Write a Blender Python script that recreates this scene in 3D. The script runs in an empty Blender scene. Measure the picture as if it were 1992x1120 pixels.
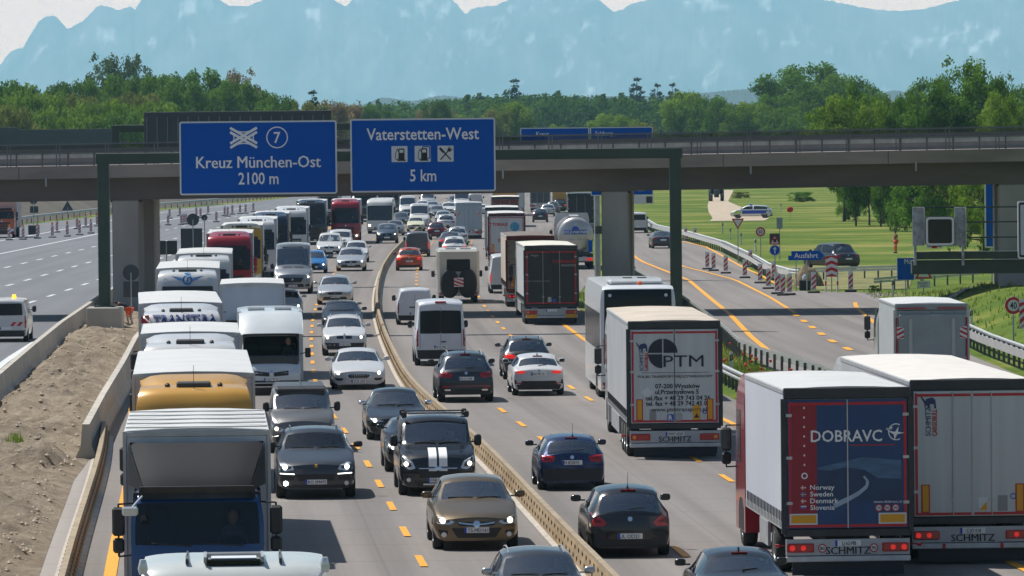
import bpy, bmesh, math, random
from mathutils import Vector, Matrix, noise
from mathutils.bvhtree import BVHTree
from mathutils.geometry import delaunay_2d_cdt
S = bpy.context.scene
COL = S.collection
random.seed(7)
# ------------------------------------------------------------------ camera
FPX, CAMH, PCX, PCY = 11100.0, 8.8, 996.0, 560.0
PITCH, ROLL = math.atan(284 / FPX), math.radians(0.57)
cam = bpy.data.cameras.new('camera')
camo = bpy.data.objects.new('camera', cam)
COL.objects.link(camo)
cam.sensor_width = 36.0
cam.lens = 36.0 * FPX / 1992.0
cam.clip_start, cam.clip_end = 1.0, 60000.0
FW = Vector((0, math.cos(PITCH), -math.sin(PITCH)))
U0 = Vector((0, math.sin(PITCH), math.cos(PITCH)))
R0 = Vector((1, 0, 0))
RV = R0 * math.cos(ROLL) - U0 * math.sin(ROLL)
UV = R0 * math.sin(ROLL) + U0 * math.cos(ROLL)
mw = Matrix((RV, UV, -FW)).transposed().to_4x4()
mw.translation = Vector((0, 0, CAMH))
camo.matrix_world = mw
S.camera = camo
def G(px, py, z=0.0):
 """world point at height z seen at pixel (px, py) of the 1992x1120 photograph"""
 d = FW * FPX + RV * (px - PCX) - UV * (py - PCY)
 t = (z - CAMH) / d.z
 return Vector((d.x * t, d.y * t, z))
def AT(px, py, D):
 """world point at distance D seen at a pixel"""
 d = FW * FPX + RV * (px - PCX) - UV * (py - PCY)
 t = D / d.y
 return Vector((d.x * t, D, CAMH + d.z * t))
# ------------------------------------------------------------------ sky, sun, exposure
SUNV = Vector((-0.50, 0.36, 1.0)).normalized()
W = bpy.data.worlds.new('World')
S.world = W
W.use_nodes = True
nt = W.node_tree
bg = nt.nodes['Background']
sky = nt.nodes.new('ShaderNodeTexSky')
sky.sky_type = 'NISHITA'
sky.sun_disc = False
sky.sun_elevation = math.asin(SUNV.z)
sky.sun_rotation = math.atan2(SUNV.x, SUNV.y)
sky.air_density, sky.dust_density, sky.ozone_density = 1.0, 1.0, 1.0
tc = nt.nodes.new('ShaderNodeTexCoord')
sp = nt.nodes.new('ShaderNodeSeparateXYZ')
nt.links.new(tc.outputs['Generated'], sp.inputs[0])
mr = nt.nodes.new('ShaderNodeMapRange')
mr.inputs['From Min'].default_value = 0.10
mr.inputs['From Max'].default_value = 0.03
mr.clamp = True
nt.links.new(sp.outputs['Z'], mr.inputs['Value'])
mx = nt.nodes.new('ShaderNodeMix')
mx.data_type = 'RGBA'
ma = nt.nodes.new('ShaderNodeMapRange')
ma.inputs['From Min'].default_value = 0.93
ma.inputs['From Max'].default_value = 0.985
nt.links.new(sp.outputs['Y'], ma.inputs['Value'])
mm_ = nt.nodes.new('ShaderNodeMath')
mm_.operation = 'MULTIPLY'
nt.links.new(mr.outputs[0], mm_.inputs[0])
nt.links.new(ma.outputs[0], mm_.inputs[1])
nt.links.new(mm_.outputs[0], mx.inputs['Factor'])
nt.links.new(sky.outputs[0], mx.inputs['A'])
mx.inputs['B'].default_value = (66.0, 37.0, 22.0, 1)      # low bank of cream cloud along the horizon
nt.links.new(mx.outputs['Result'], bg.inputs['Color'])
bg.inputs['Strength'].default_value = 0.07
sl = bpy.data.lights.new('sun', 'SUN')
sl.energy, sl.angle, sl.color = 4.9, math.radians(0.5), (1.0, 0.965, 0.90)
so = bpy.data.objects.new('sun', sl)
COL.objects.link(so)
so.rotation_euler = SUNV.to_track_quat('Z', 'Y').to_euler()
so.location = (-200, 300, 500)
S.view_settings.view_transform = 'Standard'
S.view_settings.look = 'None'
S.view_settings.exposure = 0.20
S.view_settings.gamma = 1.0
S.view_settings.use_curve_mapping = False
S.render.engine = 'CYCLES'
cy = S.cycles
cy.use_denoising = True
cy.max_bounces = 6
cy.diffuse_bounces = 3
cy.glossy_bounces = 3
cy.transmission_bounces = 4
cy.transparent_max_bounces = 12
cy.volume_bounces = 1
cy.use_adaptive_sampling = True
cy.adaptive_threshold = 0.015
cy.sample_clamp_indirect = 4.0
# ------------------------------------------------------------------ materials
_M = {}
def pm(name, col, rough=.6, metal=0.0, coat=0.0, var=0.0, vscale=3.0, bump=0.0, bscale=20.0, emit=0.0, spec=.5, stretch=(1, 1, 1)):
 if name in _M:
  return _M[name]
 m = bpy.data.materials.new(name)
 m.use_nodes = True
 n, l = m.node_tree.nodes, m.node_tree.links
 b = n['Principled BSDF']
 b.inputs['Base Color'].default_value = (*col, 1)
 b.inputs['Roughness'].default_value = rough
 b.inputs['Metallic'].default_value = metal
 b.inputs['Coat Weight'].default_value = coat
 b.inputs['Coat Roughness'].default_value = .08
 b.inputs['Specular IOR Level'].default_value = spec
 if emit:
  b.inputs['Emission Color'].default_value = (*col, 1)
  b.inputs['Emission Strength'].default_value = emit
 if var or bump:
  t = n.new('ShaderNodeTexCoord')
  mp = n.new('ShaderNodeMapping')
  mp.inputs['Scale'].default_value = stretch
  l.new(t.outputs['Object'], mp.inputs['Vector'])
 if var:
  z = n.new('ShaderNodeTexNoise')
  z.inputs['Scale'].default_value = vscale
  z.inputs['Detail'].default_value = 6
  l.new(mp.outputs[0], z.inputs['Vector'])
  r = n.new('ShaderNodeMapRange')
  r.inputs['From Min'].default_value = .3
  r.inputs['From Max'].default_value = .7
  r.inputs['To Min'].default_value = 1 - var
  r.inputs['To Max'].default_value = 1 + var
  l.new(z.outputs['Fac'], r.inputs['Value'])
  x = n.new('ShaderNodeMix')
  x.data_type = 'RGBA'
  x.blend_type = 'MULTIPLY'
  x.inputs['Factor'].default_value = 1
  x.inputs['A'].default_value = (*col, 1)
  l.new(r.outputs[0], x.inputs['B'])
  l.new(x.outputs['Result'], b.inputs['Base Color'])
 if bump:
  z2 = n.new('ShaderNodeTexNoise')
  z2.inputs['Scale'].default_value = bscale
  z2.inputs['Detail'].default_value = 5
  l.new(mp.outputs[0], z2.inputs['Vector'])
  bn = n.new('ShaderNodeBump')
  bn.inputs['Strength'].default_value = bump
  bn.inputs['Distance'].default_value = .05
  l.new(z2.outputs['Fac'], bn.inputs['Height'])
  l.new(bn.outputs[0], b.inputs['Normal'])
 _M[name] = m
 return m
def paint(name, col, metal=0.0, rough=.35):
 return pm('paint ' + name, col, rough=rough, metal=metal, coat=.6, var=.06, vscale=1.5)
def glass_mat(name, tint, mixf):
 if name in _M:
  return _M[name]
 m = bpy.data.materials.new(name)
 m.use_nodes = True
 n, l = m.node_tree.nodes, m.node_tree.links
 n.remove(n['Principled BSDF'])
 out = n['Material Output']
 t = n.new('ShaderNodeBsdfTransparent')
 t.inputs[0].default_value = (*tint, 1)
 g = n.new('ShaderNodeBsdfGlossy')
 g.inputs['Roughness'].default_value = .04
 g.inputs['Color'].default_value = (.9, .95, 1, 1)
 f = n.new('ShaderNodeFresnel')
 f.inputs['IOR'].default_value = 1.5
 a = n.new('ShaderNodeMath')
 a.operation = 'ADD'
 a.inputs[1].default_value = mixf
 l.new(f.outputs[0], a.inputs[0])
 x = n.new('ShaderNodeMixShader')
 l.new(a.outputs[0], x.inputs[0])
 l.new(t.outputs[0], x.inputs[1])
 l.new(g.outputs[0], x.inputs[2])
 l.new(x.outputs[0], out.inputs['Surface'])
 _M[name] = m
 return m
GLASS = glass_mat('window glass', (.74, .80, .79), .20)
GLASSD = glass_mat('tinted window glass', (.22, .26, .26), .03)
GLASST = glass_mat('lorry windscreen glass', (.62, .70, .72), .0)
DGLASS = pm('dark glass', (.010, .014, .017), rough=.16, spec=.25)
BLK = pm('black plastic', (.018, .019, .021), rough=.55)
DGREY = pm('dark grey plastic', (.05, .052, .055), rough=.6, var=.2)
RUB = pm('tyre rubber', (.022, .022, .023), rough=.85, var=.2)
RIM = pm('wheel rim metal', (.42, .43, .44), rough=.35, metal=.8)
STEEL = pm('dull steel', (.35, .36, .37), rough=.5, metal=.5, var=.15)
CHROME = pm('chrome', (.75, .76, .78), rough=.15, metal=1)
REDL = pm('red lamp', (.42, .008, .010), rough=.2, coat=.5)
REDON = pm('red lamp lit', (1, .03, .02), rough=.3, emit=.35)
AMBER = pm('amber lamp', (.8, .28, .02), rough=.3)
LAMPG = pm('lamp glass', (.62, .66, .70), rough=.12, metal=.35, coat=.6)
LAMPON = pm('headlamp lit', (1, .86, .6), rough=.3, emit=2.2)
LAMPW = pm('white lamp lit', (.95, 1, .9), rough=.3, emit=2.5)
LAMPS = pm('bright fog lamp lit', (.95, 1, .85), rough=.3, emit=30)
PLATE = pm('plate white', (.74, .75, .74), rough=.5)
PBLUE = pm('plate blue', (.01, .05, .45), rough=.5)
INK = pm('black lettering', (.012, .012, .014), rough=.6)
WTXT = pm('white lettering', (.78, .79, .80), rough=.5)
REDM = pm('red reflective marking', (.45, .012, .02), rough=.45)
WHITE = pm('white sheet', (.62, .63, .64), rough=.45, var=.05)
YEL = pm('yellow reflector', (.70, .33, .005), rough=.45)
SEATM = pm('seat fabric', (.05, .052, .056), rough=.9)
LINER = pm('pale headliner', (.20, .20, .195), rough=.9)
MGLASS = pm('mirror glass', (.05, .055, .06), rough=.15, metal=.6)
SKIN = pm('skin', (.42, .22, .15), rough=.6)
# ------------------------------------------------------------------ mesh builder
class MB:
 def __init__(s):
  s.v, s.f = [], []
 def add(s, vs, fs, M=None):
  o = len(s.v)
  s.v += [tuple(M @ Vector(v)) for v in vs] if M is not None else [tuple(v) for v in vs]
  s.f += [tuple(i + o for i in f) for f in fs]
  return s
 def box(s, x0, x1, y0, y1, z0, z1, b=0.0, M=None):
  if x0 > x1: x0, x1 = x1, x0
  if y0 > y1: y0, y1 = y1, y0
  if z0 > z1: z0, z1 = z1, z0
  if b <= 0:
   v = [(x, y, z) for z in (z0, z1) for y in (y0, y1) for x in (x0, x1)]
   f = [(0, 2, 3, 1), (4, 5, 7, 6), (0, 1, 5, 4), (2, 6, 7, 3), (0, 4, 6, 2), (1, 3, 7, 5)]
   return s.add(v, f, M)
  b = min(b, (x1 - x0) * .49, (y1 - y0) * .49, (z1 - z0) * .49)
  v, ix = [], {}
  X, Y, Z = (x0, x1), (y0, y1), (z0, z1)
  for i in (0, 1):
   for j in (0, 1):
    for k in (0, 1):
     for a in range(3):
      p = [X[i], Y[j], Z[k]]
      sg = (1 if i == 0 else -1, 1 if j == 0 else -1, 1 if k == 0 else -1)
      for c in range(3):
       if c != a:
        p[c] += sg[c] * b
      ix[(i, j, k, a)] = len(v)
      v.append(p)
  f = []
  for a in range(3):
   o = [c for c in range(3) if c != a]
   for e in (0, 1):
    q = []
    for (m_, n_) in ((0, 0), (1, 0), (1, 1), (0, 1)):
     t = [0, 0, 0]
     t[a], t[o[0]], t[o[1]] = e, m_, n_
     q.append(ix[(t[0], t[1], t[2], a)])
    flip = (e == 0) ^ (a == 1)
    f.append(tuple(q[::-1] if flip else q))
  for a in range(3):
   o = [c for c in range(3) if c != a]
   for m_ in (0, 1):
    for n_ in (0, 1):
     t0, t1 = [0, 0, 0], [0, 0, 0]
     t0[o[0]], t0[o[1]], t0[a] = m_, n_, 0
     t1[o[0]], t1[o[1]], t1[a] = m_, n_, 1
     f.append((ix[(*t0, o[0])], ix[(*t1, o[0])], ix[(*t1, o[1])], ix[(*t0, o[1])]))
  for i in (0, 1):
   for j in (0, 1):
    for k in (0, 1):
     f.append((ix[(i, j, k, 0)], ix[(i, j, k, 1)], ix[(i, j, k, 2)]))
  return s.add(v, f, M)
 def cyl(s, p0, p1, r0, r1=None, n=12, cap=True):
  p0, p1 = Vector(p0), Vector(p1)
  r1 = r0 if r1 is None else r1
  q = (p1 - p0).to_track_quat('Z', 'Y')
  v = []
  for p, r in ((p0, r0), (p1, r1)):
   for i in range(n):
    a = 2 * math.pi * i / n
    v.append(p + q @ Vector((r * math.cos(a), r * math.sin(a), 0)))
  f = [(i, (i + 1) % n, n + (i + 1) % n, n + i) for i in range(n)]
  if cap:
   f += [tuple(range(n))[::-1], tuple(range(n, 2 * n))]
  return s.add(v, f)
 def tube(s, pts, r, n=6):
  for a, b in zip(pts[:-1], pts[1:]):
   s.cyl(a, b, r, n=n)
  return s
 def lathe(s, prof, n=20, M=None, closed=False):
  """profile [(r, h)] turned about local Z"""
  v, f = [], []
  for r, h in prof:
   for i in range(n):
    a = 2 * math.pi * i / n
    v.append((r * math.cos(a), r * math.sin(a), h))
  k = len(prof)
  for j in range(k - 1):
   for i in range(n):
    f.append((j * n + i, j * n + (i + 1) % n, (j + 1) * n + (i + 1) % n, (j + 1) * n + i))
  if prof[0][0] > 1e-4:
   f.append(tuple(range(n))[::-1])
  if prof[-1][0] > 1e-4:
   f.append(tuple((k - 1) * n + i for i in range(n)))
  return s.add(v, f, M)
 def prism(s, poly, d0, d1, axis='y'):
  """2-D polygon extruded along an axis: axis y -> (x,z), axis x -> (y,z), axis z -> (x,y)"""
  def P(u, w, d):
   return (u, d, w) if axis == 'y' else ((d, u, w) if axis == 'x' else (u, w, d))
  n = len(poly)
  v = [P(u, w, d0) for u, w in poly] + [P(u, w, d1) for u, w in poly]
  f = [tuple(range(n)), tuple(range(n, 2 * n))[::-1]]
  f += [(i, n + i, n + (i + 1) % n, (i + 1) % n) for i in range(n)]
  return s.add(v, f)
 def text(s, body, x, y, z, h, mirror=False, align='c', wscale=1.0, M=None, bold=0.0):
  """lettering lying in the local x-z plane at depth y; reads from -y (mirror: from +y)"""
  dbl = bold > 0 and 'M' in body      # the built-in M folds over itself when thickened: strike it twice instead
  vs, fs, w = text_mesh(body, 0.0 if dbl else bold)
  k = h / .72
  off = {'c': -w / 2, 'l': 0, 'r': -w}[align]
  sg = -1 if mirror else 1
  if dbl:
   s.add([(x + sg * (vx + off + .03) * k * wscale, y - sg * .0015, z + vy * k) for vx, vy in vs], fs if not mirror else [f[::-1] for f in fs], M)
  vv = [(x + sg * (vx + off) * k * wscale, y, z + vy * k) for vx, vy in vs]
  return s.add(vv, fs if not mirror else [f[::-1] for f in fs], M)
 def obj(s, name, mat, parent=None, smooth=35, label=None):
  me = bpy.data.meshes.new(name)
  me.from_pydata(s.v, [], s.f)
  me.validate(clean_customdata=False)
  bm = bmesh.new()
  bm.from_mesh(me)
  bmesh.ops.recalc_face_normals(bm, faces=bm.faces)
  bm.to_mesh(me)
  bm.free()
  if smooth:
   me.shade_smooth()
   me.set_sharp_from_angle(angle=math.radians(smooth))
  return meobj(name, me, mat, parent, label)
_TXT = {}
def text_mesh(body, bold=0.0):
 k = (body, bold)
 if k not in _TXT:
  c = bpy.data.curves.new('lettering', 'FONT')
  c.body = body
  c.resolution_u = 2
  c.offset = bold
  o = bpy.data.objects.new('lettering', c)
  m = o.to_mesh()
  vs = [(v.co.x, v.co.y) for v in m.vertices]
  fs = [tuple(p.vertices) for p in m.polygons]
  o.to_mesh_clear()
  bpy.data.objects.remove(o)
  bpy.data.curves.remove(c)
  x0 = min(v[0] for v in vs)
  vs = [(a - x0, b) for a, b in vs]
  _TXT[k] = (vs, fs, max(v[0] for v in vs))
 return _TXT[k]
def meobj(name, me, mat, parent=None, label=None):
 o = bpy.data.objects.new(name, me)
 COL.objects.link(o)
 if mat is not None and not me.materials:
  me.materials.append(mat)
 if parent is not None:
  o.parent = parent
 if label:
  o['label'] = label
 return o
def tag(o, label=None, cat=None, group=None, kind=None):
 if label: o['label'] = label
 if cat: o['category'] = cat
 if group: o['group'] = group
 if kind: o['kind'] = kind
 return o
def thing(name, label, cat, loc=(0, 0, 0), rz=0.0, group=None):
 o = bpy.data.objects.new(name, None)
 COL.objects.link(o)
 o.empty_display_size = .3
 o.location = loc
 o.rotation_euler = (0, 0, rz)
 return tag(o, label, cat, group)
def copy_tree(o, parent=None):
 c = o.copy()
 COL.objects.link(c)
 if parent is not None:
  c.parent = parent
 for ch in list(o.children):
  copy_tree(ch, c)
 return c
def structure(o):
 o['kind'] = 'structure'
 return o
def pchip(K):
 """monotone cubic through knots [(x, y)] -> function"""
 xs, ys = [k[0] for k in K], [k[1] for k in K]
 n = len(xs)
 h = [xs[i + 1] - xs[i] for i in range(n - 1)]
 d = [(ys[i + 1] - ys[i]) / h[i] for i in range(n - 1)]
 m = [0.0] * n
 m[0], m[-1] = d[0], d[-1]
 for i in range(1, n - 1):
  m[i] = 0 if d[i - 1] * d[i] <= 0 else 2 * d[i - 1] * d[i] / (d[i - 1] + d[i])
 def fn(x):
  if x <= xs[0]: return ys[0] + m[0] * (x - xs[0])
  if x >= xs[-1]: return ys[-1] + m[-1] * (x - xs[-1])
  i = 0
  while x > xs[i + 1]: i += 1
  t = (x - xs[i]) / h[i]
  return ((2 * t**3 - 3 * t**2 + 1) * ys[i] + (t**3 - 2 * t**2 + t) * h[i] * m[i] + (-2 * t**3 + 3 * t**2) * ys[i + 1] + (t**3 - t**2) * h[i] * m[i + 1])
 return fn
def lin(K):
 def fn(x):
  if x <= K[0][0]: return K[0][1]
  for (a, p), (b, q) in zip(K[:-1], K[1:]):
   if x <= b:
    return p + (q - p) * (x - a) / (b - a)
  return K[-1][1]
 return fn
# ================================================================== SETTING
CURVE = pchip([(60, 4.2), (100, 2.15), (123.7, .81), (155.3, -.94), (204, -3.98), (236, -5.3), (270, -6.5), (302, -7.44), (341, -8.3), (367, -8.75), (395, -9.15), (443, -9.5), (520, -9.6), (650, -9.4), (800, -9.1), (1200, -8.0)])
def heading(y, sgn=1):
 """rotation about z of something that drives along the road at distance y (sgn 1: away, -1: towards the camera)"""
 dx = (CURVE(y + 4) - CURVE(y - 4)) / 8
 d = Vector((dx, 1, 0)).normalized() * sgn
 return math.atan2(-d.x, d.y)
def nodes_of(m):
 return m.node_tree.nodes, m.node_tree.links
def road_mat(name, col, streak=.12, joints=True, speck=.05):
 m = bpy.data.materials.new(name)
 m.use_nodes = True
 n, l = nodes_of(m)
 b = n['Principled BSDF']
 b.inputs['Roughness'].default_value = .8
 b.inputs['Specular IOR Level'].default_value = .3
 uv = n.new('ShaderNodeUVMap')
 uv.uv_map = 'uv'
 def noise_(scale, lo, hi, detail=4):
  mp = n.new('ShaderNodeMapping')
  mp.inputs['Scale'].default_value = scale
  l.new(uv.outputs[0], mp.inputs[0])
  z = n.new('ShaderNodeTexNoise')
  z.inputs['Scale'].default_value = 1
  z.inputs['Detail'].default_value = detail
  l.new(mp.outputs[0], z.inputs[0])
  r = n.new('ShaderNodeMapRange')
  r.inputs['From Min'].default_value, r.inputs['From Max'].default_value = .3, .7
  r.inputs['To Min'].default_value, r.inputs['To Max'].default_value = lo, hi
  l.new(z.outputs['Fac'], r.inputs[0])
  return r.outputs[0]
 def mul(a, c):
  x = n.new('ShaderNodeMath')
  x.operation = 'MULTIPLY'
  l.new(a, x.inputs[0])
  if isinstance(c, float): x.inputs[1].default_value = c
  else: l.new(c, x.inputs[1])
  return x.outputs[0]
 f = mul(noise_((1.1, .012, 1), 1 - streak, 1 + streak), noise_((.35, .03, 1), .93, 1.07))
 f = mul(f, noise_((6, 4, 1), 1 - speck, 1 + speck))
 if joints:
  s = n.new('ShaderNodeSeparateXYZ')
  l.new(uv.outputs[0], s.inputs[0])
  q = n.new('ShaderNodeMath')
  q.operation = 'PINGPONG'
  q.inputs[1].default_value = 2.5
  l.new(s.outputs['Y'], q.inputs[0])
  r = n.new('ShaderNodeMapRange')
  r.inputs['From Min'].default_value, r.inputs['From Max'].default_value = .02, .12
  r.inputs['To Min'].default_value, r.inputs['To Max'].default_value = .80, 1
  l.new(q.outputs[0], r.inputs[0])
  f = mul(f, r.outputs[0])
  q2 = n.new('ShaderNodeMath')
  q2.operation = 'PINGPONG'
  q2.inputs[1].default_value = 1.9
  l.new(s.outputs['X'], q2.inputs[0])
  r2 = n.new('ShaderNodeMapRange')
  r2.inputs['From Min'].default_value, r2.inputs['From Max'].default_value = .01, .05
  r2.inputs['To Min'].default_value, r2.inputs['To Max'].default_value = .85, 1
  l.new(q2.outputs[0], r2.inputs[0])
  f = mul(f, r2.outputs[0])
 x = n.new('ShaderNodeMix')
 x.data_type, x.blend_type = 'RGBA', 'MULTIPLY'
 x.inputs['Factor'].default_value = 1
 x.inputs['A'].default_value = (*col, 1)
 l.new(f, x.inputs['B'])
 l.new(x.outputs['Result'], b.inputs['Base Color'])
 return m
def ribbon(name, fl, fr, y0, y1, step, z, mat, nx=1, zf=None, parent=None):
 """sheet between two curves X = fl(y), fr(y)"""
 n = max(1, int(round((y1 - y0) / step)))
 v, f, uvs = [], [], []
 for i in range(n + 1):
  y = y0 + (y1 - y0) * i / n
  a, b = fl(y), fr(y)
  for j in range(nx + 1):
   x = a + (b - a) * j / nx
   v.append((x, y, z if zf is None else zf(x, y, j / nx)))
   uvs.append((x - CURVE(y), y))
 k = nx + 1
 for i in range(n):
  for j in range(nx):
   f.append((i * k + j, i * k + j + 1, (i + 1) * k + j + 1, (i + 1) * k + j))
 me = bpy.data.meshes.new(name)
 me.from_pydata(v, [], f)
 u = me.uv_layers.new(name='uv')
 for lp in me.loops:
  u.data[lp.index].uv = uvs[lp.vertex_index]
 me.shade_smooth()
 return meobj(name, me, mat, parent)
def cl(off):
 return lambda y: CURVE(y) + off
def ground_mat():
 m = bpy.data.materials.new('meadow ground')
 m.use_nodes = True
 n, l = nodes_of(m)
 b = n['Principled BSDF']
 b.inputs['Roughness'].default_value = .95
 b.inputs['Specular IOR Level'].default_value = .15
 t = n.new('ShaderNodeTexCoord')
 z = n.new('ShaderNodeTexNoise')
 z.inputs['Scale'].default_value, z.inputs['Detail'].default_value = .06, 9
 z.inputs['Roughness'].default_value = .62
 l.new(t.outputs['Object'], z.inputs[0])
 r = n.new('ShaderNodeValToRGB')
 e = r.color_ramp.elements
 e[0].position, e[0].color = .36, (.06, .110, .014, 1)
 e[1].position, e[1].color = .66, (.26, .235, .07, 1)
 x = e.new(.5)
 x.color = (.110, .158, .020, 1)
 l.new(z.outputs['Fac'], r.inputs[0])
 l.new(r.outputs[0], b.inputs['Base Color'])
 z2 = n.new('ShaderNodeTexNoise')
 z2.inputs['Scale'].default_value, z2.inputs['Detail'].default_value = 1.5, 6
 l.new(t.outputs['Object'], z2.inputs[0])
 bn = n.new('ShaderNodeBump')
 bn.inputs['Distance'].default_value = .4
 l.new(z2.outputs['Fac'], bn.inputs['Height'])
 l.new(bn.outputs[0], b.inputs['Normal'])
 return m
GRASSM = ground_mat()
CONC = road_mat('concrete carriageway', (.190, .171, .160), .21)
ASPH = road_mat('asphalt carriageway', (.150, .155, .167), .09, joints=False)
CONCB = pm('barrier concrete', (.43, .395, .34), rough=.85, var=.22, vscale=1.2, bump=.3, bscale=9, stretch=(1, 2.2, .25))
YLINE = pm('yellow road paint', (.74, .33, .012), rough=.6, var=.16, vscale=5)
WLINE = pm('white road paint', (.60, .61, .62), rough=.6, var=.15, vscale=3)
TAN = pm('tan steel', (.27, .19, .105), rough=.7, var=.22, vscale=1.5, stretch=(1, .6, 3))
GALV = pm('galvanised rail', (.46, .47, .48), rough=.45, metal=.4, var=.12)
GPOST = pm('weathered guardrail post', (.11, .115, .12), rough=.6, metal=.3, var=.2)
GREEN = pm('green steel', (.028, .052, .040), rough=.5, var=.18, vscale=1)
GRAVEL = None
# ground: one sheet to the horizon
structure(ribbon('ground', lambda y: -7300, lambda y: 7300, -250, 42800, 43050, -.03, GRASSM))
RIGHT = pchip([(60, 10.9), (300, 10.9), (340, 12.5), (380, 14.5), (480, 16), (1200, 16)])
structure(ribbon('road', cl(-10.5), lambda y: CURVE(y) + RIGHT(y), 60, 1200, 4, 0, CONC))
lc_r = lin([(60, -11.7), (100, -13.7), (191, -17.7), (254, -20.5), (300, -22), (360, -23.7), (450, -25.2), (600, -26), (800, -25), (1200, -20)])
lc_l = lin([(60, -56), (650, -55), (757, -49), (860, -41), (1000, -34), (1200, -24)])
structure(ribbon('left_carriageway', lc_l, lc_r, 60, 1150, 6, 0, ASPH))
rl = lin([(60, 17.5), (115, 14.2), (203, 11.1), (217, 9.9), (255, 9.35), (298, 9.0), (360, 7.9), (431, 8.9), (540, 9.6), (700, 11), (900, 13)])
rr = lin([(60, 23.5), (115, 21), (208, 18.7), (231, 18.5), (270, 18.9), (304, 21.6), (323, 22), (331, 16.4), (352, 15.6), (392, 16.2), (450, 16.4), (500, 15.2), (545, 13.4), (600, 13.3), (900, 16)])
structure(ribbon('exit_ramp', rl, rr, 60, 700, 2, .008, CONC))
# gravel median on the left, heaped and uneven
def gravel_mat():
 m = bpy.data.materials.new('gravel')
 m.use_nodes = True
 n, l = nodes_of(m)
 b = n['Principled BSDF']
 b.inputs['Roughness'].default_value = .95
 t = n.new('ShaderNodeTexCoord')
 z = n.new('ShaderNodeTexNoise')
 z.inputs['Scale'].default_value, z.inputs['Detail'].default_value = .9, 12
 z.inputs['Roughness'].default_value = .82
 l.new(t.outputs['Object'], z.inputs[0])
 r = n.new('ShaderNodeValToRGB')
 e = r.color_ramp.elements
 e[0].position, e[0].color = .34, (.165, .128, .092, 1)
 e[1].position, e[1].color = .66, (.60, .49, .36, 1)
 x = e.new(.5)
 x.color = (.39, .31, .22, 1)
 l.new(z.outputs['Fac'], r.inputs[0])
 l.new(r.outputs[0], b.inputs['Base Color'])
 z2 = n.new('ShaderNodeTexNoise')
 z2.inputs['Scale'].default_value, z2.inputs['Detail'].default_value = 5, 9
 z2.inputs['Roughness'].default_value = .8
 l.new(t.outputs['Object'], z2.inputs[0])
 bn = n.new('ShaderNodeBump')
 bn.inputs['Distance'].default_value = .25
 l.new(z2.outputs['Fac'], bn.inputs['Height'])
 l.new(bn.outputs[0], b.inputs['Normal'])
 return m
GRAVEL = gravel_mat()
def gr_z(x, y, t):
 e = min(1, 5 * t, 4.2 * (1 - t))
 q = noise.fractal(Vector((x * .35, y * .35, 3)), .9, 2.1, 5)
 q2 = noise.noise(Vector((x * 1.8, y * 1.8, 9)))
 return .02 + e * (.28 + .46 * q + .17 * q2)
gl = lambda y: lc_r(y) + .2
grr = lambda y: CURVE(y) - (10.95 if y < 150 else 10.95 - min(1.0, (y - 150) / 25) * .65)
structure(ribbon('gravel_median', gl, grr, 60, 286, .22, 0, GRAVEL, nx=30, zf=gr_z))
structure(ribbon('concrete_verge', lambda y: CURVE(y) - 11.05, lambda y: CURVE(y) - 10.3, 60, 172, 4, .012, road_mat('pale concrete verge', (.30, .27, .25), .12)))
rnd = random.Random(4)
mb = MB()
for i in range(2600):
 y = 108 + 150 * rnd.random() ** 1.5
 t = rnd.uniform(.06, .94)
 x = gl(y) + (grr(y) - gl(y)) * t
 r = .02 + .07 * rnd.random() ** 3
 o = [Vector((rnd.gauss(0, 1), rnd.gauss(0, 1), rnd.gauss(0, .7))).normalized() * r * rnd.uniform(.7, 1.2) for _ in range(6)]
 c = Vector((x, y, gr_z(x, y, t) + r * .3))
 mb.add([c + Vector((r, 0, 0)), c + Vector((0, r * 1.1, 0)), c + Vector((-r, 0, .01)), c + Vector((0, -r, 0)), c + Vector((0, .01, r * .8)), c - Vector((0, 0, r))],
           [(0, 1, 4), (1, 2, 4), (2, 3, 4), (3, 0, 4), (1, 0, 5), (2, 1, 5), (3, 2, 5), (0, 3, 5)])
tag(mb.obj('loose_stones', pm('pale stone', (.40, .33, .25), rough=.9, var=.35, vscale=.7), smooth=0), 'pale loose stones scattered over the gravel between the barriers', 'stones', kind='stuff')
# right bank under the bridge pier, and its concrete gutter
def bank_h(x, y):
 sx = max(0, min(1, (x - 19.2) / 6))
 sy = max(0, min(1, (y - 205) / 45)) * max(0, min(1, (322 - y) / 30))
 return 1.35 * sx * sx * (3 - 2 * sx) * sy
structure(ribbon('bank', lambda y: 18.9, lambda y: 60, 190, 330, 2, 0, GRASSM, nx=40, zf=lambda x, y, t: -.02 + bank_h(x, y)))
structure(ribbon('gutter', lambda y: 21.0 + (y - 285) * .25, lambda y: 21.7 + (y - 285) * .25, 285, 305, 1, 0, CONCB, zf=lambda x, y, t: .06 + bank_h(x, y)))
# dirt track across the meadow
structure(ribbon('dirt_track', lin([(620, 21.5), (640, 22.6), (700, 24.2), (764, 26.3), (815, 28.2), (1000, 36)]), lin([(620, 27.5), (640, 29), (700, 29.5), (764, 30.3), (815, 31), (1000, 39)]), 620, 1000, 8, .01,
                 pm('dry dirt', (.42, .34, .25), rough=.95, var=.2, vscale=.4)))
structure(ribbon('dry_verge', lin([(331, 16.9), (420, 17)]), lin([(331, 23), (420, 30)]), 333, 395, 5, .004, pm('dry mown grass', (.17, .165, .05), rough=.95, var=.45, vscale=.5)))
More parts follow.
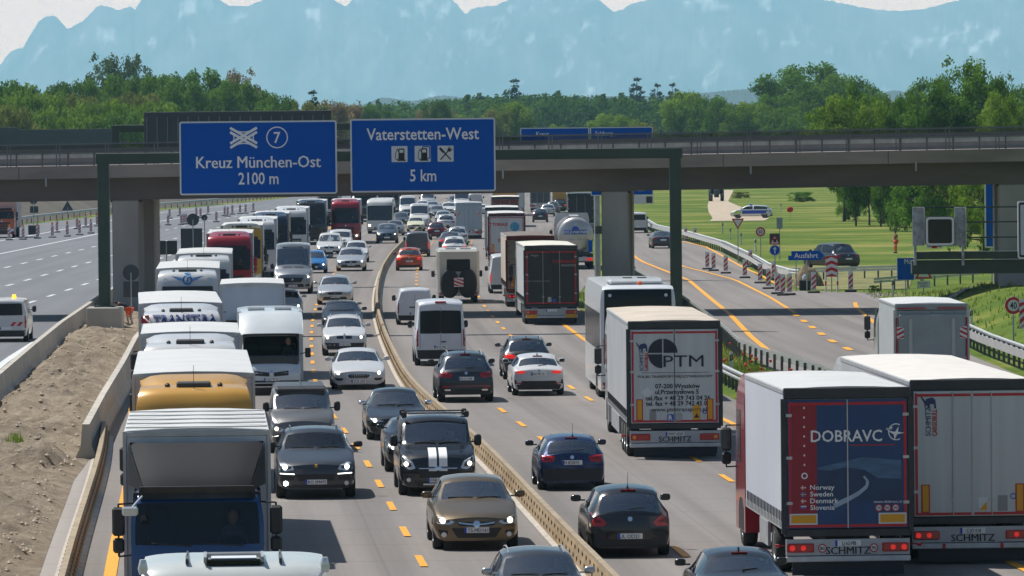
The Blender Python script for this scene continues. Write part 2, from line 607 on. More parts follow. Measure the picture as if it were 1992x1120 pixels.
# ---- painted lines
LINES = {'y': MB(), 'w': MB()}
def stripe(k, fx, y0, y1, w, z=.02, step=6):
 n = max(1, int(math.ceil((y1 - y0) / step)))
 for i in range(n):
  a, b = y0 + (y1 - y0) * i / n, y0 + (y1 - y0) * (i + 1) / n
  LINES[k].add([(fx(a) - w / 2, a, z), (fx(a) + w / 2, a, z), (fx(b) + w / 2, b, z), (fx(b) - w / 2, b, z)], [(0, 1, 2, 3)])
def dashes(k, fx, y0, y1, on, per, w, z=.02):
 y = y0
 while y < y1:
  stripe(k, fx, y, min(y + on, y1), w, z)
  y += per
dashes('y', cl(-3.0), 118.2, 640, 3.2, 9.15, .16)
dashes('y', cl(-6.55), 118, 640, 3.2, 9.15, .16)
stripe('y', cl(-9.5), 60, 640, .26)
dashes('y', cl(2.62), 120.2, 640, 3.2, 9.3, .16)
dashes('y', cl(6.05), 118.6, 640, 3.2, 9.3, .16)
stripe('y', cl(9.1), 60, 300, .22)
stripe('w', lin([(60, -13.1), (100, -15), (236, -20.9), (324, -23.4), (450, -26), (640, -26.8)]), 60, 640, .32)
stripe('w', lin([(60, -44), (470, -42.1), (605, -41.2), (650, -41), (690, -40.1), (800, -37)]), 60, 800, .3)
for (x0, x1) in ((-36.9, -36.4), (-32, -31.9), (-27.2, -27.8)):
 dashes('w', lin([(60, x0), (420, x0), (520, x1), (640, x1 + 1.0), (800, x1 + 5)]), 64, 800, 5, 13.5, .26)
stripe('w', lin([(400, -49.5), (560, -47.6), (680, -47.2), (757, -45.5), (860, -38.5)]), 400, 860, .3)
R_ = .028
stripe('y', lin([(254, 10.63), (287, 10.96), (317, 11.0), (358, 11.1), (413, 9.5), (432, 9.3), (560, 10.2)]), 238, 560, .26, R_)
stripe('y', lin([(296, 14.3), (316, 14.35), (357, 14.0), (379, 12.95), (397, 11.9), (432, 11.6)]), 288, 420, .22, R_)
dashes('y', lin([(205, 14.6), (220, 14.35), (232, 14.1), (250, 13.85), (296, 14.26)]), 200, 288, 3.4, 9.2, .3, R_)
stripe('y', lin([(330, 16.0), (372, 16.1), (393, 15.9), (470, 16.0), (500, 14.6)]), 345, 500, .2, R_)
stripe('y', lin([(219, 17.5), (270, 17.2), (297, 17.9), (306, 18.4)]), 200, 306, .22, R_)
for k, nm, m in (('y', 'yellow_lane_markings', YLINE), ('w', 'white_lane_markings', WLINE)):
 structure(LINES[k].obj(nm, m, smooth=0))
# ---- barriers ----------------------------------------------------------------
def sweep(mb, fx, prof, y0, y1, step, z=0.0, caps=True):
 n = max(1, int(round((y1 - y0) / step)))
 k = len(prof)
 v, f = [], []
 for i in range(n + 1):
  y = y0 + (y1 - y0) * i / n
  zz = z(y) if callable(z) else z
  v += [(fx(y) + a, y, zz + b) for a, b in prof]
 for i in range(n):
  for j in range(k - 1):
   f.append((i * k + j, i * k + j + 1, (i + 1) * k + j + 1, (i + 1) * k + j))
 if caps:
  f += [tuple(range(k)), tuple(n * k + j for j in range(k))[::-1]]
 return mb.add(v, f)
def steel_barrier(label, off, y0, y1):
 t = thing('steel_barrier', label, 'barrier', (CURVE(y0) + off, y0, 0))
 inv = Matrix.Translation((-(CURVE(y0) + off), -y0, 0))
 fx = cl(off)
 def mk(prof, name, mat, st=4, a=y0, b=y1):
  m = MB()
  sweep(m, fx, prof, a, b, st)
  m2 = MB().add(m.v, m.f, inv)
  return m2.obj(name, mat, t)
 mk([(-.17, .03), (-.15, .10), (-.062, .45), (-.05, .47), (-.05, .03)], 'side_plate', TAN)
 mk([(.17, .03), (.15, .10), (.062, .45), (.05, .47), (.05, .03)], 'side_plate', TAN)
 mk([(-.066, .445), (-.062, .50), (.062, .50), (.066, .445)], 'top_rail', pm('pale dusty steel', (.30, .235, .155), rough=.75, var=.2, vscale=1.5))
 mk([(-.28, .004), (-.28, .03), (-.16, .06), (.16, .06), (.28, .03), (.28, .004)], 'base_flange', pm('dusty base plate', (.40, .36, .31), rough=.8, var=.25))
 h = MB()
 y = y0
 i = 0
 while y < min(y1, 330):
  for z in (.17, .34):
   for sx in (-1, 1):
    x = fx(y) + sx * (.177 - .245 * z)
    h.box(x - .006, x + .006, y - .22, y + .22, z - .04, z + .04)
  y += 1.1
 h2 = MB().add(h.v, h.f, inv)
 tag(h2.obj('slot_holes', pm('rusty hole', (.09, .045, .018), rough=.9), t, smooth=0), kind='stuff')
 return t
steel_barrier('long tan steel barrier with two rows of holes dividing the two directions of traffic', .28, 96, 640)
steel_barrier('short rusty tan steel barrier between the gravel and the blue truck, lower left', -10.35, 96, 172)
NJ = [(-.30, 0), (-.29, .10), (-.16, .36), (-.10, 1.0), (.10, 1.0), (.16, .36), (.29, .10), (.30, 0)]
def conc_barrier(label, fx, y0, y1, unit=4.0):
 t = thing('concrete_barrier', label, 'barrier', (fx(y0), y0, 0))
 inv = Matrix.Translation((-fx(y0), -y0, 0))
 y = y0
 while y < y1 - .5:
  m = MB()
  sweep(m, fx, NJ, y + .012, min(y + unit, y1) - .012, unit / 2)
  MB().add(m.v, m.f, inv).obj('barrier_segment', CONCB, t, smooth=20)
  y += unit
 return t
conc_barrier('long pale concrete barrier beside the empty left carriageway', lin([(100, -13.45), (191, -17.5), (224, -18.9), (254, -20.1), (300, -21.6), (360, -23.2)]), 108, 340)
conc_barrier('concrete barrier with sloped end between gravel heap and queue of white trucks', lin([(159, -11.95), (180, -12.95), (208, -14.2), (233, -15.4), (285, -17.2)]), 160, 284)
# ---- guardrails
_gp = None
def guardrail(label, pts, y0, y1, post=2.0, double=False, h=.75, side=1, zf=lambda y: 0.0, mat=None):
 fx = lin(pts) if isinstance(pts, list) else pts
 global _gp
 t = thing('guardrail', label, 'guardrail', (fx(y0), y0, 0))
 o = Vector((-fx(y0), -y0, 0))
 W = [(-.02, -.16), (.05, -.12), (.05, -.06), (-.02, -.02), (-.02, .02), (.05, .06), (.05, .12), (-.02, .16), (-.03, .16), (-.03, -.16)]
 if side < 0: W = [(-a, b) for a, b in W]
 m = MB()
 sweep(m, fx, W, y0, y1, 3.0, z=lambda y: h - .16 + zf(y))
 MB().add(m.v, m.f, Matrix.Translation(o)).obj('rail', mat or GALV, t, smooth=60)
 if double:
  m = MB()
  sweep(m, lambda y: fx(y) + side * .55, [(a * -1, b) for a, b in W], y0, y1, 3.0, z=lambda y: h - .16 + zf(y))
  MB().add(m.v, m.f, Matrix.Translation(o)).obj('rail', mat or GALV, t, smooth=60)
 if _gp is None:
  p = MB().box(-.05, .05, -.03, .03, -.1, .72)
  _gp = p.obj('post', GPOST, t, smooth=0)
  COL.objects.unlink(_gp)
 n = min(98, int((y1 - y0) / post))
 for i in range(n):
  y = y0 + (y1 - y0) * (i + .5) / n
  c = _gp.copy()
  COL.objects.link(c)
  c.parent = t
  c.location = (fx(y) + side * (-.09 if not double else .27) + o.x, y + o.y, zf(y))
 return t
guardrail('steel guardrail on the right edge of the main road beside the poppy strip', lin([(110, 12.6), (140, 10.9), (170, 9.2), (200, 7.75), (245, 5.9)]), 112, 246, 1.6, side=-1)
guardrail('guardrail with close dark posts on the near side of the exit ramp', lin([(115, 14.0), (203, 10.9), (217, 9.75), (228, 9.1), (255, 9.15), (298, 8.8), (360, 7.7), (431, 8.6), (520, 9.2)]), 190, 400, 1.5, side=1, h=.82)
guardrail('white guardrail curving along the edge of the meadow behind the beacons', lin([(340, 19.5), (352, 17.2), (370, 16.7), (392, 16.9), (450, 16.9), (500, 15.7), (545, 13.9), (640, 14)]), 350, 640, 3.0, side=-1, h=.8, double=True, mat=pm('bright galvanised rail', (.62, .63, .64), rough=.4, metal=.3, var=.1))
guardrail('double guardrail at the foot of the grass bank, far right', lin([(110, 21.2), (208, 19.1), (231, 18.85), (262, 19.1), (276, 19.6)]), 120, 276, 2.0, side=1, double=True, zf=lambda y: .1)
guardrail('pale guardrail along the far edge of the left carriageway', lin([(420, -56), (661, -55.5), (746, -52), (828, -45), (873, -41.5), (1000, -35)]), 430, 1000, 6, h=.9)
def cross_rail(label, b0, b1, n_, mat):
 t = thing('guardrail', label, 'guardrail', b0)
 d = b1 - b0
 m = MB()
 for z0 in (.45, .62):
  m.add([(0, 0, z0), (0, .04, z0), (d.x, d.y + .04, z0), (d.x, d.y, z0), (0, 0, z0 + .14), (0, .04, z0 + .14), (d.x, d.y + .04, z0 + .14), (d.x, d.y, z0 + .14)], [(0, 1, 2, 3), (4, 5, 6, 7), (0, 3, 7, 4), (1, 2, 6, 5), (0, 1, 5, 4), (2, 3, 7, 6)])
 m.obj('rail', mat, t)
 for i in range(n_):
  q = MB().box(-.05, .05, -.03, .03, -.1, .6).obj('post', GPOST, t, 0)
  q.location = d * ((i + .5) / n_) + Vector((0, .08, 0))
cross_rail('dark guardrail behind the give way triangle and the white notice', G(1700, 566), G(1905, 548), 8, GALV)
cross_rail('bright guardrail running behind the parked SUV and the heap', G(1508, 546), G(1748, 539), 9, pm('bright galvanised rail', (.62, .63, .64), rough=.4, metal=.3, var=.1))
hp0 = G(1573, 556)
v, f = [], []
for i in range(25):
 for j in range(17):
  x, y = -1 + i / 12, -1 + j / 8
  r = min(1, math.hypot(x, y))
  v.append((x * .95, y * .8, -.05 + 1.25 * (1 - r * r) ** .8 * (1 + .3 * noise.noise(Vector((x * 3, y * 3, 1)))) + .06 * noise.noise(Vector((x * 11, y * 11, 4)))))
for i in range(24):
 for j in range(16): f.append((i * 17 + j, (i + 1) * 17 + j, (i + 1) * 17 + j + 1, i * 17 + j + 1))
hp_ = MB().add(v, f).obj('earth_heap', pm('dry clippings', (.17, .13, .075), rough=.95, var=.5, vscale=3, bump=.6, bscale=9))
hp_.location = hp0
tag(hp_, 'brown heap of dry clippings beside the chevron board', 'heap')
# ---- mountains, hills ---------------------------------------------------------
RIDGE = [(-700, 330), (-500, 300), (-250, 250), (-90, 190), (-40, 150), (0, 124), (18, 100), (30, 92), (44, 90), (60, 62), (76, 38), (88, 30), (100, 27), (108, 29), (118, 38), (130, 52), (146, 45), (160, 38), (176, 20), (188, 7), (205, 6), (228, 16), (240, 11), (255, 9), (262, 15), (276, -6), (330, -16), (425, -9), (446, 5), (462, 7), (480, 9), (500, 0), (520, -7), (640, -9), (662, 2), (672, 9), (685, -4), (780, -13), (875, -7), (892, 6), (905, 26), (918, 13), (945, 9), (970, 5), (990, -4), (1080, -16), (1165, -6), (1180, 9), (1195, 18), (1215, 12), (1230, 3), (1260, -5), (1400, -16), (1600, -7), (1640, 3), (1700, 13), (1750, 18), (1790, 12), (1850, 0), (1900, -11), (2000, -16), (2150, -30), (2400, 10), (2800, 60)]
MD = 40000.0
rf = lin(RIDGE)
def mountain_mat():
 m = bpy.data.materials.new('mountain rock')
 m.use_nodes = True
 n, l = nodes_of(m)
 b = n['Principled BSDF']
 b.inputs['Roughness'].default_value = .95
 b.inputs['Specular IOR Level'].default_value = .1
 at = n.new('ShaderNodeAttribute')
 at.attribute_name = 'snow'
 x = n.new('ShaderNodeMix')
 x.data_type = 'RGBA'
 l.new(at.outputs['Fac'], x.inputs['Factor'])
 tcx = n.new('ShaderNodeTexCoord')
 zz = n.new('ShaderNodeTexNoise')
 zz.inputs['Scale'].default_value, zz.inputs['Detail'].default_value = .0032, 10
 zz.inputs['Roughness'].default_value = .65
 mpx = n.new('ShaderNodeMapping')
 mpx.inputs['Scale'].default_value = (1.0, .08, .56)
 l.new(tcx.outputs['Object'], mpx.inputs[0])
 l.new(mpx.outputs[0], zz.inputs[0])
 cr = n.new('ShaderNodeValToRGB')
 e = cr.color_ramp.elements
 e[0].position, e[0].color = .40, (.03, .045, .04, 1)
 e[1].position, e[1].color = .66, (.26, .255, .25, 1)
 l.new(zz.outputs['Fac'], cr.inputs[0])
 l.new(cr.outputs[0], x.inputs['A'])
 x.inputs['B'].default_value = (.95, .95, .95, 1)
 l.new(x.outputs['Result'], b.inputs['Base Color'])
 return m
nx, nd = 1000, 46
v, f, snow = [], [], []
for i in range(nx + 1):
 px = -700 + 3500 * i / nx
 top = AT(px, rf(px) + 2.2 * noise.noise(Vector((px * .12, 0, 0))) + 1.6 * noise.noise(Vector((px * .4, 4, 0))), MD)
 for j in range(nd + 1):
  t = j / nd          # 0 = foot, .75 = ridge, 1 = back foot
  if t <= .75:
   s = t / .75
   y = MD - 7000 * (1 - s)
   hz = top.z * (s ** .85)
   r = noise.fractal(Vector((top.x * .0022, y * .0008, 5)), .8, 2.1, 5)
   hz += (-abs(r) * 245 * s + 40 * r) * (1 - s) ** .6
   hz = min(hz, top.z * (.02 + .98 * (y / MD) ** 1.2 if s < 1 else 1))
  else:
   s = (1 - t) / .25
   y = MD + 2000 * (1 - s)
   hz = top.z * s
  v.append((top.x * y / MD, y, max(hz, -.5) if t not in (0, 1) else -.5))
  q = noise.fractal(Vector((top.x * .0062, y * .0008, hz * .0038)), .6, 2.2, 6)
  q3 = noise.noise(Vector((top.x * .0013, y * .0006, 8)))
  hfrac = hz / 1130
  snow.append(max(0, min(1, (q + .5 * q3 - .74 + .50 * hfrac) * 1.5)) if t <= .78 else 0)
for i in range(nx):
 for j in range(nd):
  k = nd + 1
  f.append((i * k + j, (i + 1) * k + j, (i + 1) * k + j + 1, i * k + j + 1))
me = bpy.data.meshes.new('mountains')
me.from_pydata(v, [], f)
a = me.attributes.new('snow', 'FLOAT', 'POINT')
a.data.foreach_set('value', snow)
me.shade_smooth()
structure(meobj('mountains', me, mountain_mat()))
HD = 11000.0
hp = pchip([(-300, 215), (300, 214), (560, 213), (700, 205), (745, 190), (800, 196), (860, 186), (930, 192), (1100, 188), (1300, 186), (1420, 176), (1480, 172), (1560, 184), (1700, 184), (1740, 176), (1800, 188), (2300, 200)])
v, f = [], []
N = 900
for i in range(N + 1):
 px = -300 + 2600 * i / N
 t = AT(px, hp(px) + 2.2 * noise.noise(Vector((px * .35, 0, 0))) - 1.6 * abs(noise.noise(Vector((px * 1.3, 3, 0)))), HD)
 v += [(t.x * .93, HD - 550, -.5), (t.x * .97, HD - 250, t.z * .72), (t.x, HD, t.z), (t.x * 1.05, HD + 600, -.5)]
for i in range(N):
 for j in range(3):
  f.append((i * 4 + j, (i + 1) * 4 + j, (i + 1) * 4 + j + 1, i * 4 + j + 1))
me = bpy.data.meshes.new('hills')
me.from_pydata(v, [], f)
structure(meobj('hills', me, pm('wooded hills', (.014, .026, .020), rough=.95, var=.3, vscale=.02)))
# ---- haze: one closed box of even air round the camera and the whole scene
hz = MB().box(-7500, 7500, -300, 43000, -2, 1320).obj('haze', None, smooth=0)
hz['kind'] = 'stuff'
hm = bpy.data.materials.new('haze air')
hm.use_nodes = True
n, l = nodes_of(hm)
n.remove(n['Principled BSDF'])
pv = n.new('ShaderNodeVolumePrincipled')
pv.inputs['Color'].default_value = (.435, .75, 1.0, 1)
pv.inputs['Density'].default_value = 5.5e-5
pv.inputs['Anisotropy'].default_value = .15
l.new(pv.outputs[0], n['Material Output'].inputs['Volume'])
hz.data.materials.append(hm)
# ================================================================== BRIDGE
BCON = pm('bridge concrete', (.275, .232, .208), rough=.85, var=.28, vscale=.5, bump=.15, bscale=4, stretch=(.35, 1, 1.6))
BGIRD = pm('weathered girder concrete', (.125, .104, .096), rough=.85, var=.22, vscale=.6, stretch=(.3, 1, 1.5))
PIERM = pm('pier concrete', (.34, .315, .30), rough=.85, var=.18, vscale=.7, bump=.15, bscale=5, stretch=(1, 1, .3))
BRAIL = pm('bridge railing steel', (.13, .14, .155), rough=.5, metal=.3, var=.15)
bri = thing('road_bridge', 'grey concrete road bridge with steel railing crossing over the whole motorway', 'bridge', (2.5, 288, 0), math.radians(-3.0))
SL = .0085      # the deck rises gently to the right
def bz(x, z): return z + SL * x
def beam(mb, x0, x1, y0, y1, z0, z1):
 v = []
 for x in (x0, x1):
  for (y, z) in ((y0, z0), (y1, z0), (y1, z1), (y0, z1)):
   v.append((x, y, bz(x, z)))
 return mb.add(v, [(0, 1, 2, 3), (7, 6, 5, 4), (0, 4, 5, 1), (1, 5, 6, 2), (2, 6, 7, 3), (3, 7, 4, 0)])
BX0, BX1 = -95, 85
beam(MB(), BX0, BX1, 0, 11.5, 7.38, 8.03).obj('deck', BCON, bri)
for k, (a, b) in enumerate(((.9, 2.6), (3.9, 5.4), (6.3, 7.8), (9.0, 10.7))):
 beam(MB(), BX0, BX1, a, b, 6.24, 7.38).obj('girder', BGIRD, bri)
for yy in (.18, 11.3):
 m = MB()
 beam(m, BX0, BX1, yy - .035, yy + .035, 9.10, 9.16)
 beam(m, BX0, BX1, yy - .02, yy + .02, 8.16, 8.19)
 m.obj('handrail', BRAIL, bri)
mesh_m = glass_mat('railing mesh infill', (.62, .63, .64), .0)
for yy in (.2,):
 m = MB()
 beam(m, BX0, BX1, yy, yy + .012, 8.62, 9.08)
 m.obj('mesh_screen', mesh_m, bri)
pp = MB().box(-.11, -.06, -.03, .03, 0, 1.1).box(.06, .11, -.03, .03, 0, 1.1).obj('railing_post', BRAIL, bri, 0)
COL.objects.unlink(pp)
x = -33
while x < 33:
 c = pp.copy(); COL.objects.link(c); c.parent = bri
 c.location = (x, .18, bz(x, 8.02))
 x += 2.5
for yy in (.95, 10.5):
 m = MB()
 beam(m, BX0, BX1, yy, yy + .05, 8.42, 8.70)
 beam(m, BX0, BX1, yy + .02, yy + .06, 8.53, 8.58)
 m.obj('crash_rail', pm('bridge crash rail', (.50, .51, .53), rough=.5, metal=.3, var=.15), bri)
cp = MB().box(-.04, .04, 0, .06, 0, .66).obj('crash_rail_post', BRAIL, bri, 0)
COL.objects.unlink(cp)
x = -33
while x < 33:
 c = cp.copy(); COL.objects.link(c); c.parent = bri
 c.location = (x, .85, bz(x, 8.02))
 x += 1.32
beam(MB(), BX0, BX1, 10.9, 11.05, 8.03, 8.9).obj('parapet', pm('far parapet', (.22, .22, .225), rough=.7, var=.1), bri)
for xx in (-22.2, 2.7, 22.75, -46, 45):
 w = .68
 zt = bz(xx, 6.24)
 zb = .0 if xx < 15 else .6
 for (a, b) in ((.9, 3.3), (7.6, 10.4)):
  MB().box(xx - w, xx + w, a, b, zb - .6, zt, .06).obj('pier', PIERM, bri)
 MB().box(xx - w - .1, xx + w + .1, 1.2, 1.8, zt - .12, zt - .003).obj('bearing', DGREY, bri)
for xx in (-27.5, -14, -4.3, 8.2, 16.5, 27):
 m = MB()
 beam(m, xx, xx + .03, -.004, 0, 7.40, 8.01)
 m.obj('fascia_joint', BLK, bri, 0)
 m = MB().cyl((xx + 1.4, -.05, bz(xx, 7.0)), (xx + 1.4, -.05, bz(xx, 7.45)), .05, n=8)
 m.obj('drain_spout', STEEL, bri)
# ================================================================== SIGNS
SBLUE = pm('sign blue', (.0, .085, .44), rough=.6, spec=.12)
SWHITE = pm('sign white', (.62, .65, .68), rough=.45)
SBACK = pm('sign back', (.045, .055, .068), rough=.6, var=.1, vscale=.6)
def rrect(x0, x1, z0, z1, r, n=5):
 p = []
 for cx, cz, a0 in ((x1 - r, z1 - r, 0), (x0 + r, z1 - r, 90), (x0 + r, z0 + r, 180), (x1 - r, z0 + r, 270)):
  for i in range(n + 1):
   a = math.radians(a0 + 90 * i / n)
   p.append((cx + r * math.cos(a), cz + r * math.sin(a)))
 return p
def circ(cx, cz, r, n=28):
 return [(cx + r * math.cos(2 * math.pi * i / n), cz + r * math.sin(2 * math.pi * i / n)) for i in range(n)]
def ring(mb, cx, cz, r0, r1, d0, d1, n=32):
 v, f = [], []
 for i in range(n):
  a = 2 * math.pi * i / n
  c, s = math.cos(a), math.sin(a)
  v += [(cx + r0 * c, d0, cz + r0 * s), (cx + r1 * c, d0, cz + r1 * s), (cx + r1 * c, d1, cz + r1 * s), (cx + r0 * c, d1, cz + r0 * s)]
 for i in range(n):
  a, b = 4 * i, 4 * ((i + 1) % n)
  for k in range(4):
   f.append((a + k, a + (k + 1) % 4, b + (k + 1) % 4, b + k))
 return mb.add(v, f)
def bar(mb, x0, z0, x1, z1, w, d0, d1):
 dx, dz = x1 - x0, z1 - z0
 L = math.hypot(dx, dz)
 nx_, nz_ = -dz / L * w / 2, dx / L * w / 2
 return mb.prism([(x0 + nx_, z0 + nz_), (x1 + nx_, z1 + nz_), (x1 - nx_, z1 - nz_), (x0 - nx_, z0 - nz_)], d0, d1)
def panel(root, name, x0, x1, z0, z1, y=0.0, r=.12, bw=.075, face=SBLUE, back=SBACK):
 """sign board: white border plate, coloured face set 6 mm proud of it, dark back"""
 b = MB().prism(rrect(x0, x1, z0, z1, r), y, y + .05).obj(name, SWHITE, root, 0)
 MB().prism(rrect(x0 + bw, x1 - bw, z0 + bw, z1 - bw, max(.02, r - bw)), y - .008, y + .01).obj('face', face, b, 0)
 MB().prism(rrect(x0 + .01, x1 - .01, z0 + .01, z1 - .01, r), y + .05, y + .09).obj('back', back, b, 0)
 return b
GD = 264.0
KS = FPX / GD
gan = thing('sign_gantry', 'green steel portal gantry carrying the two big blue direction signs', 'gantry', (0, GD, 0))
PL_, PR_ = AT(203, 500, GD).x, AT(1315, 500, GD).x
MB().box(PL_ - .27, PL_ + .27, -.25, .25, 1.35, 8.44, .03).obj('column', GREEN, gan)
MB().box(PR_ - .27, PR_ + .27, -.25, .25, .1, 8.44, .03).obj('column', GREEN, gan)
MB().box(PL_ - .34, PR_ + .34, -.24, .24, 7.98, 8.47, .03).obj('beam', GREEN, gan)
for xx in (PL_, PR_):
 m = MB().box(xx - .46, xx + .46, -.46, .46, (1.36 if xx < 0 else .1), (1.42 if xx < 0 else .16))
 for a in range(10):
  m.cyl((xx - .40 + .089 * a, -.40, 1.42 if xx < 0 else .16), (xx - .40 + .089 * a, -.40, 1.58 if xx < 0 else .32), .018, n=6)
 m.obj('base_plate', GREEN, gan)
MB().box(PR_ - .8, PR_ + .8, -.7, .7, -.3, .1, .03).obj('footing', CONCB, gan)
blk = MB().box(-.82, .82, -.85, .9, -.2, 1.36, .05).obj('concrete_block', pm('pale footing concrete', (.42, .39, .345), rough=.85, var=.12, vscale=.8, bump=.2, bscale=6))
blk.location = (PL_ + .02, GD - .1, 0)
tag(blk, 'pale concrete block carrying the left column of the blue sign gantry', 'concrete block')
def direction_sign(name, label, px0, px1, pz0, pz1):
 a, b = AT(px0, (pz0 + pz1) / 2, GD), AT(px1, (pz0 + pz1) / 2, GD)
 cx = (px0 + px1) / 2
 top, bot = AT(cx, pz0, GD).z, AT(cx, pz1, GD).z
 t = thing(name, label, 'road sign', ((a.x + b.x) / 2, GD - .34, (top + bot) / 2))
 w, h = b.x - a.x, top - bot
 panel(t, 'board', -w / 2, w / 2, -h / 2, h / 2)
 for s in (-.35, .35):
  MB().box(s * w - .06, s * w + .06, .09, .16, -h / 2 + .1, h / 2 - .1).obj('bracket', GREEN, t, 0)
 return t, w, h
t, w, h = direction_sign('direction_sign', 'left blue motorway sign reading Kreuz München-Ost 2100 m with interchange symbol', 350, 656, 235, 378)
u = 1 / KS
for a in (('Kreuz München-Ost', 0, -.02, -.46, .56, False, 'c', .90), ('2100 m', 0, -.02, -1.22, .56, False, 'c', .80), ('7', 37 * u, -.02, .68, .52, False, 'c', .9)):
 MB().text(*a, bold=.012).obj('lettering', WTXT, t, 0)
m = MB()
ring(m, 37 * u, .93, .45, .50, -.02, -.008)
m.obj('number_ring', WTXT, t, 0)
m = MB()
cx0 = -28 * u
for s in (1, -1):
 for o in (-.10, .10):
  bar(m, cx0 - .62, .93 - s * .36 + o, cx0 + .62, .93 + s * .36 + o, .115, -.02 - .004 * (s + 1), -.008)
for s in (1, -1):
 prev = None
 for i in range(9):
  a = -1 + 2 * i / 8
  for (p, q) in (((cx0 + a * .5, .93 + s * (.40 - .14 * (1 - a * a))), 'h'), ((cx0 + s * (.60 - .16 * (1 - a * a)), .93 + a * .30), 'v')):
   if prev and q in prev:
    bar(m, *prev[q], *p, .05, -.018, -.008)
   prev = dict(prev or {}); prev[q] = p
m.obj('interchange_symbol', WTXT, t, 0)
t, w, h = direction_sign('direction_sign', 'right blue motorway sign reading Vaterstetten-West 5 km with three service pictograms', 682, 964, 230, 373)
for a in (('Vaterstetten-West', 0, -.02, .72, .56, False, 'c', .87), ('5 km', 0, -.02, -1.20, .56, False, 'c', .80)):
 MB().text(*a, bold=.012).obj('lettering', WTXT, t, 0)
SQ = .37
for k, xx in enumerate((-45.5 * u, -.5 * u, 44 * u)):
 pg = MB().prism(rrect(xx - SQ, xx + SQ, .06 - SQ, .06 + SQ, .04), -.022, -.008).obj('pictogram', SWHITE, t, 0)
 z0 = .06
 s = MB()
 if k < 2:
  o = .10 if k == 0 else .08
  s.prism(rrect(xx + o - .15, xx + o + .13, z0 - .30, z0 + .26, .05), -.03, -.022)
  s.prism(rrect(xx + o - .20, xx + o + .18, z0 - .32, z0 - .26, .01), -.03, -.0215)
  pts = [(-.15, .1), (-.2, .24), (-.28, .05), (-.29, -.2), (-.22, -.27), (-.16, -.2)]
  for p, q in zip(pts[:-1], pts[1:]):
   bar(s, xx + o + p[0], z0 + p[1], xx + o + q[0], z0 + q[1], .03, -.03, -.0212)
  wd = MB().prism(rrect(xx + o - .10, xx + o + .08, z0 + .06, z0 + .2, .02), -.036, -.03)
  wd.obj('pump_window', SWHITE, pg, 0)
  if k == 1:
   q = MB()
   for (a, b, c, d) in ((.0, .33, .33, .33), (.33, .33, .33, -.2), (.33, -.2, .22, -.2), (0, .33, 0, .26)):
    bar(q, xx + a, z0 + b, xx + c, z0 + d, .05, -.027, -.0205)
   q.obj('card_outline', SBLUE, pg, 0)
 else:
  bar(s, xx - .26, z0 + .27, xx + .24, z0 - .28, .06, -.03, -.022)
  bar(s, xx - .24, z0 - .28, xx + .17, z0 + .18, .055, -.034, -.0225)
  for a in (-.07, 0, .07):
   bar(s, xx + .17 + a * .8, z0 + .16 - a * .8, xx + .26 + a * .9, z0 + .28 - a * .9, .03, -.034, -.0228)
  s.prism(circ(xx + .17, z0 + .17, .085, 12), -.033, -.0229)
  bar(s, xx - .27, z0 + .26, xx - .08, z0 + .06, .11, -.0325, -.0226)
 s.obj('symbol', INK, pg, 0)
# backs of the signs of the other carriageway, behind the bridge
D2 = 352.0
a, b = AT(280, 218, D2), AT(644, 216, D2)
gb = thing('sign_gantry', 'dark gantry with the ribbed backs of big signs rising behind the bridge, upper left', 'gantry', (0, D2, 0))
MB().box(a.x, b.x, 0, .12, 6.4, a.z, .02).obj('sign_back', SBACK, gb)
rb = MB().box(-.03, .03, -.06, 0, 0, a.z - .3 - 6.4).obj('rib', pm('grey rib', (.16, .18, .20), rough=.5, metal=.3), gb, 0)
COL.objects.unlink(rb)
for i in range(18):
 c = rb.copy(); COL.objects.link(c); c.parent = gb
 c.location = (a.x + (b.x - a.x) * (i + .25) / 18, 0, 6.4)
xb = AT(285, 500, D2).x
MB().box(xb - .28, xb + .28, .15, .7, 0, 8.3, .03).obj('column', GREEN, gb)
a0 = AT(224, 243, D2)
MB().box(a0.x, b.x + 6, .2, .65, a0.z - .45, a0.z, .03).obj('beam', GREEN, gb)
MB().box(a0.x - .25, a0.x + .25, .15, .7, 0, a0.z, .03).obj('column', GREEN, gb)
# blue T-post sign behind the bridge
D3 = 360.0
a, b, c_ = AT(1012, 250, D3), AT(1270, 248, D3), AT(1147, 250, D3)
ts = thing('overhead_sign', 'large blue overhead sign in two panels, seen above and below the bridge deck', 'road sign', (0, D3, 0))
for (x0, x1) in ((a.x, c_.x - .03), (c_.x + .03, b.x)):
 panel(ts, 'board', x0, x1, 5.35 if x0 > a.x + 1 else 6.4, 9.68, 0, .08, .06)
zb3 = AT(1248, 384, D3).z
x0 = AT(1170, 384, D3).x
MB().prism(rrect(x0, b.x, 4.82, 5.33, .03), 0, .05).obj('board', SWHITE, ts, 0)
for s_, xx, z_, h_ in (('Kreuz', a.x + 1.4, 9.15, .3), ('München-Ost', a.x + 2.2, 8.62, .3), ('Salzburg', c_.x + .9, 9.15, .3), ('Innsbruck', c_.x + 1.3, 8.62, .3), ('5 km', b.x - .95, 5.62, .34)):
 MB().text(s_, xx, -.02, z_, h_, wscale=.8).obj('lettering', WTXT, ts, 0)
m = MB().prism(rrect(b.x - .46, b.x - .08, 4.87, 5.28, .03), -.012, .0)
m.obj('pictogram', DGREY, ts, 0)
xp = AT(1162, 450, D3).x
MB().cyl((xp, .35, 0), (xp, .35, 9.0), .19, .17, 14).obj('column', STEEL, ts)
MB().box(xp - .14, xp + .3, .1, .3, 2.95, 3.45, .02).obj('control_box', DGREY, ts)
MB().box(a.x + .5, b.x - .5, .12, .3, 7.3, 7.6).obj('beam', STEEL, ts)
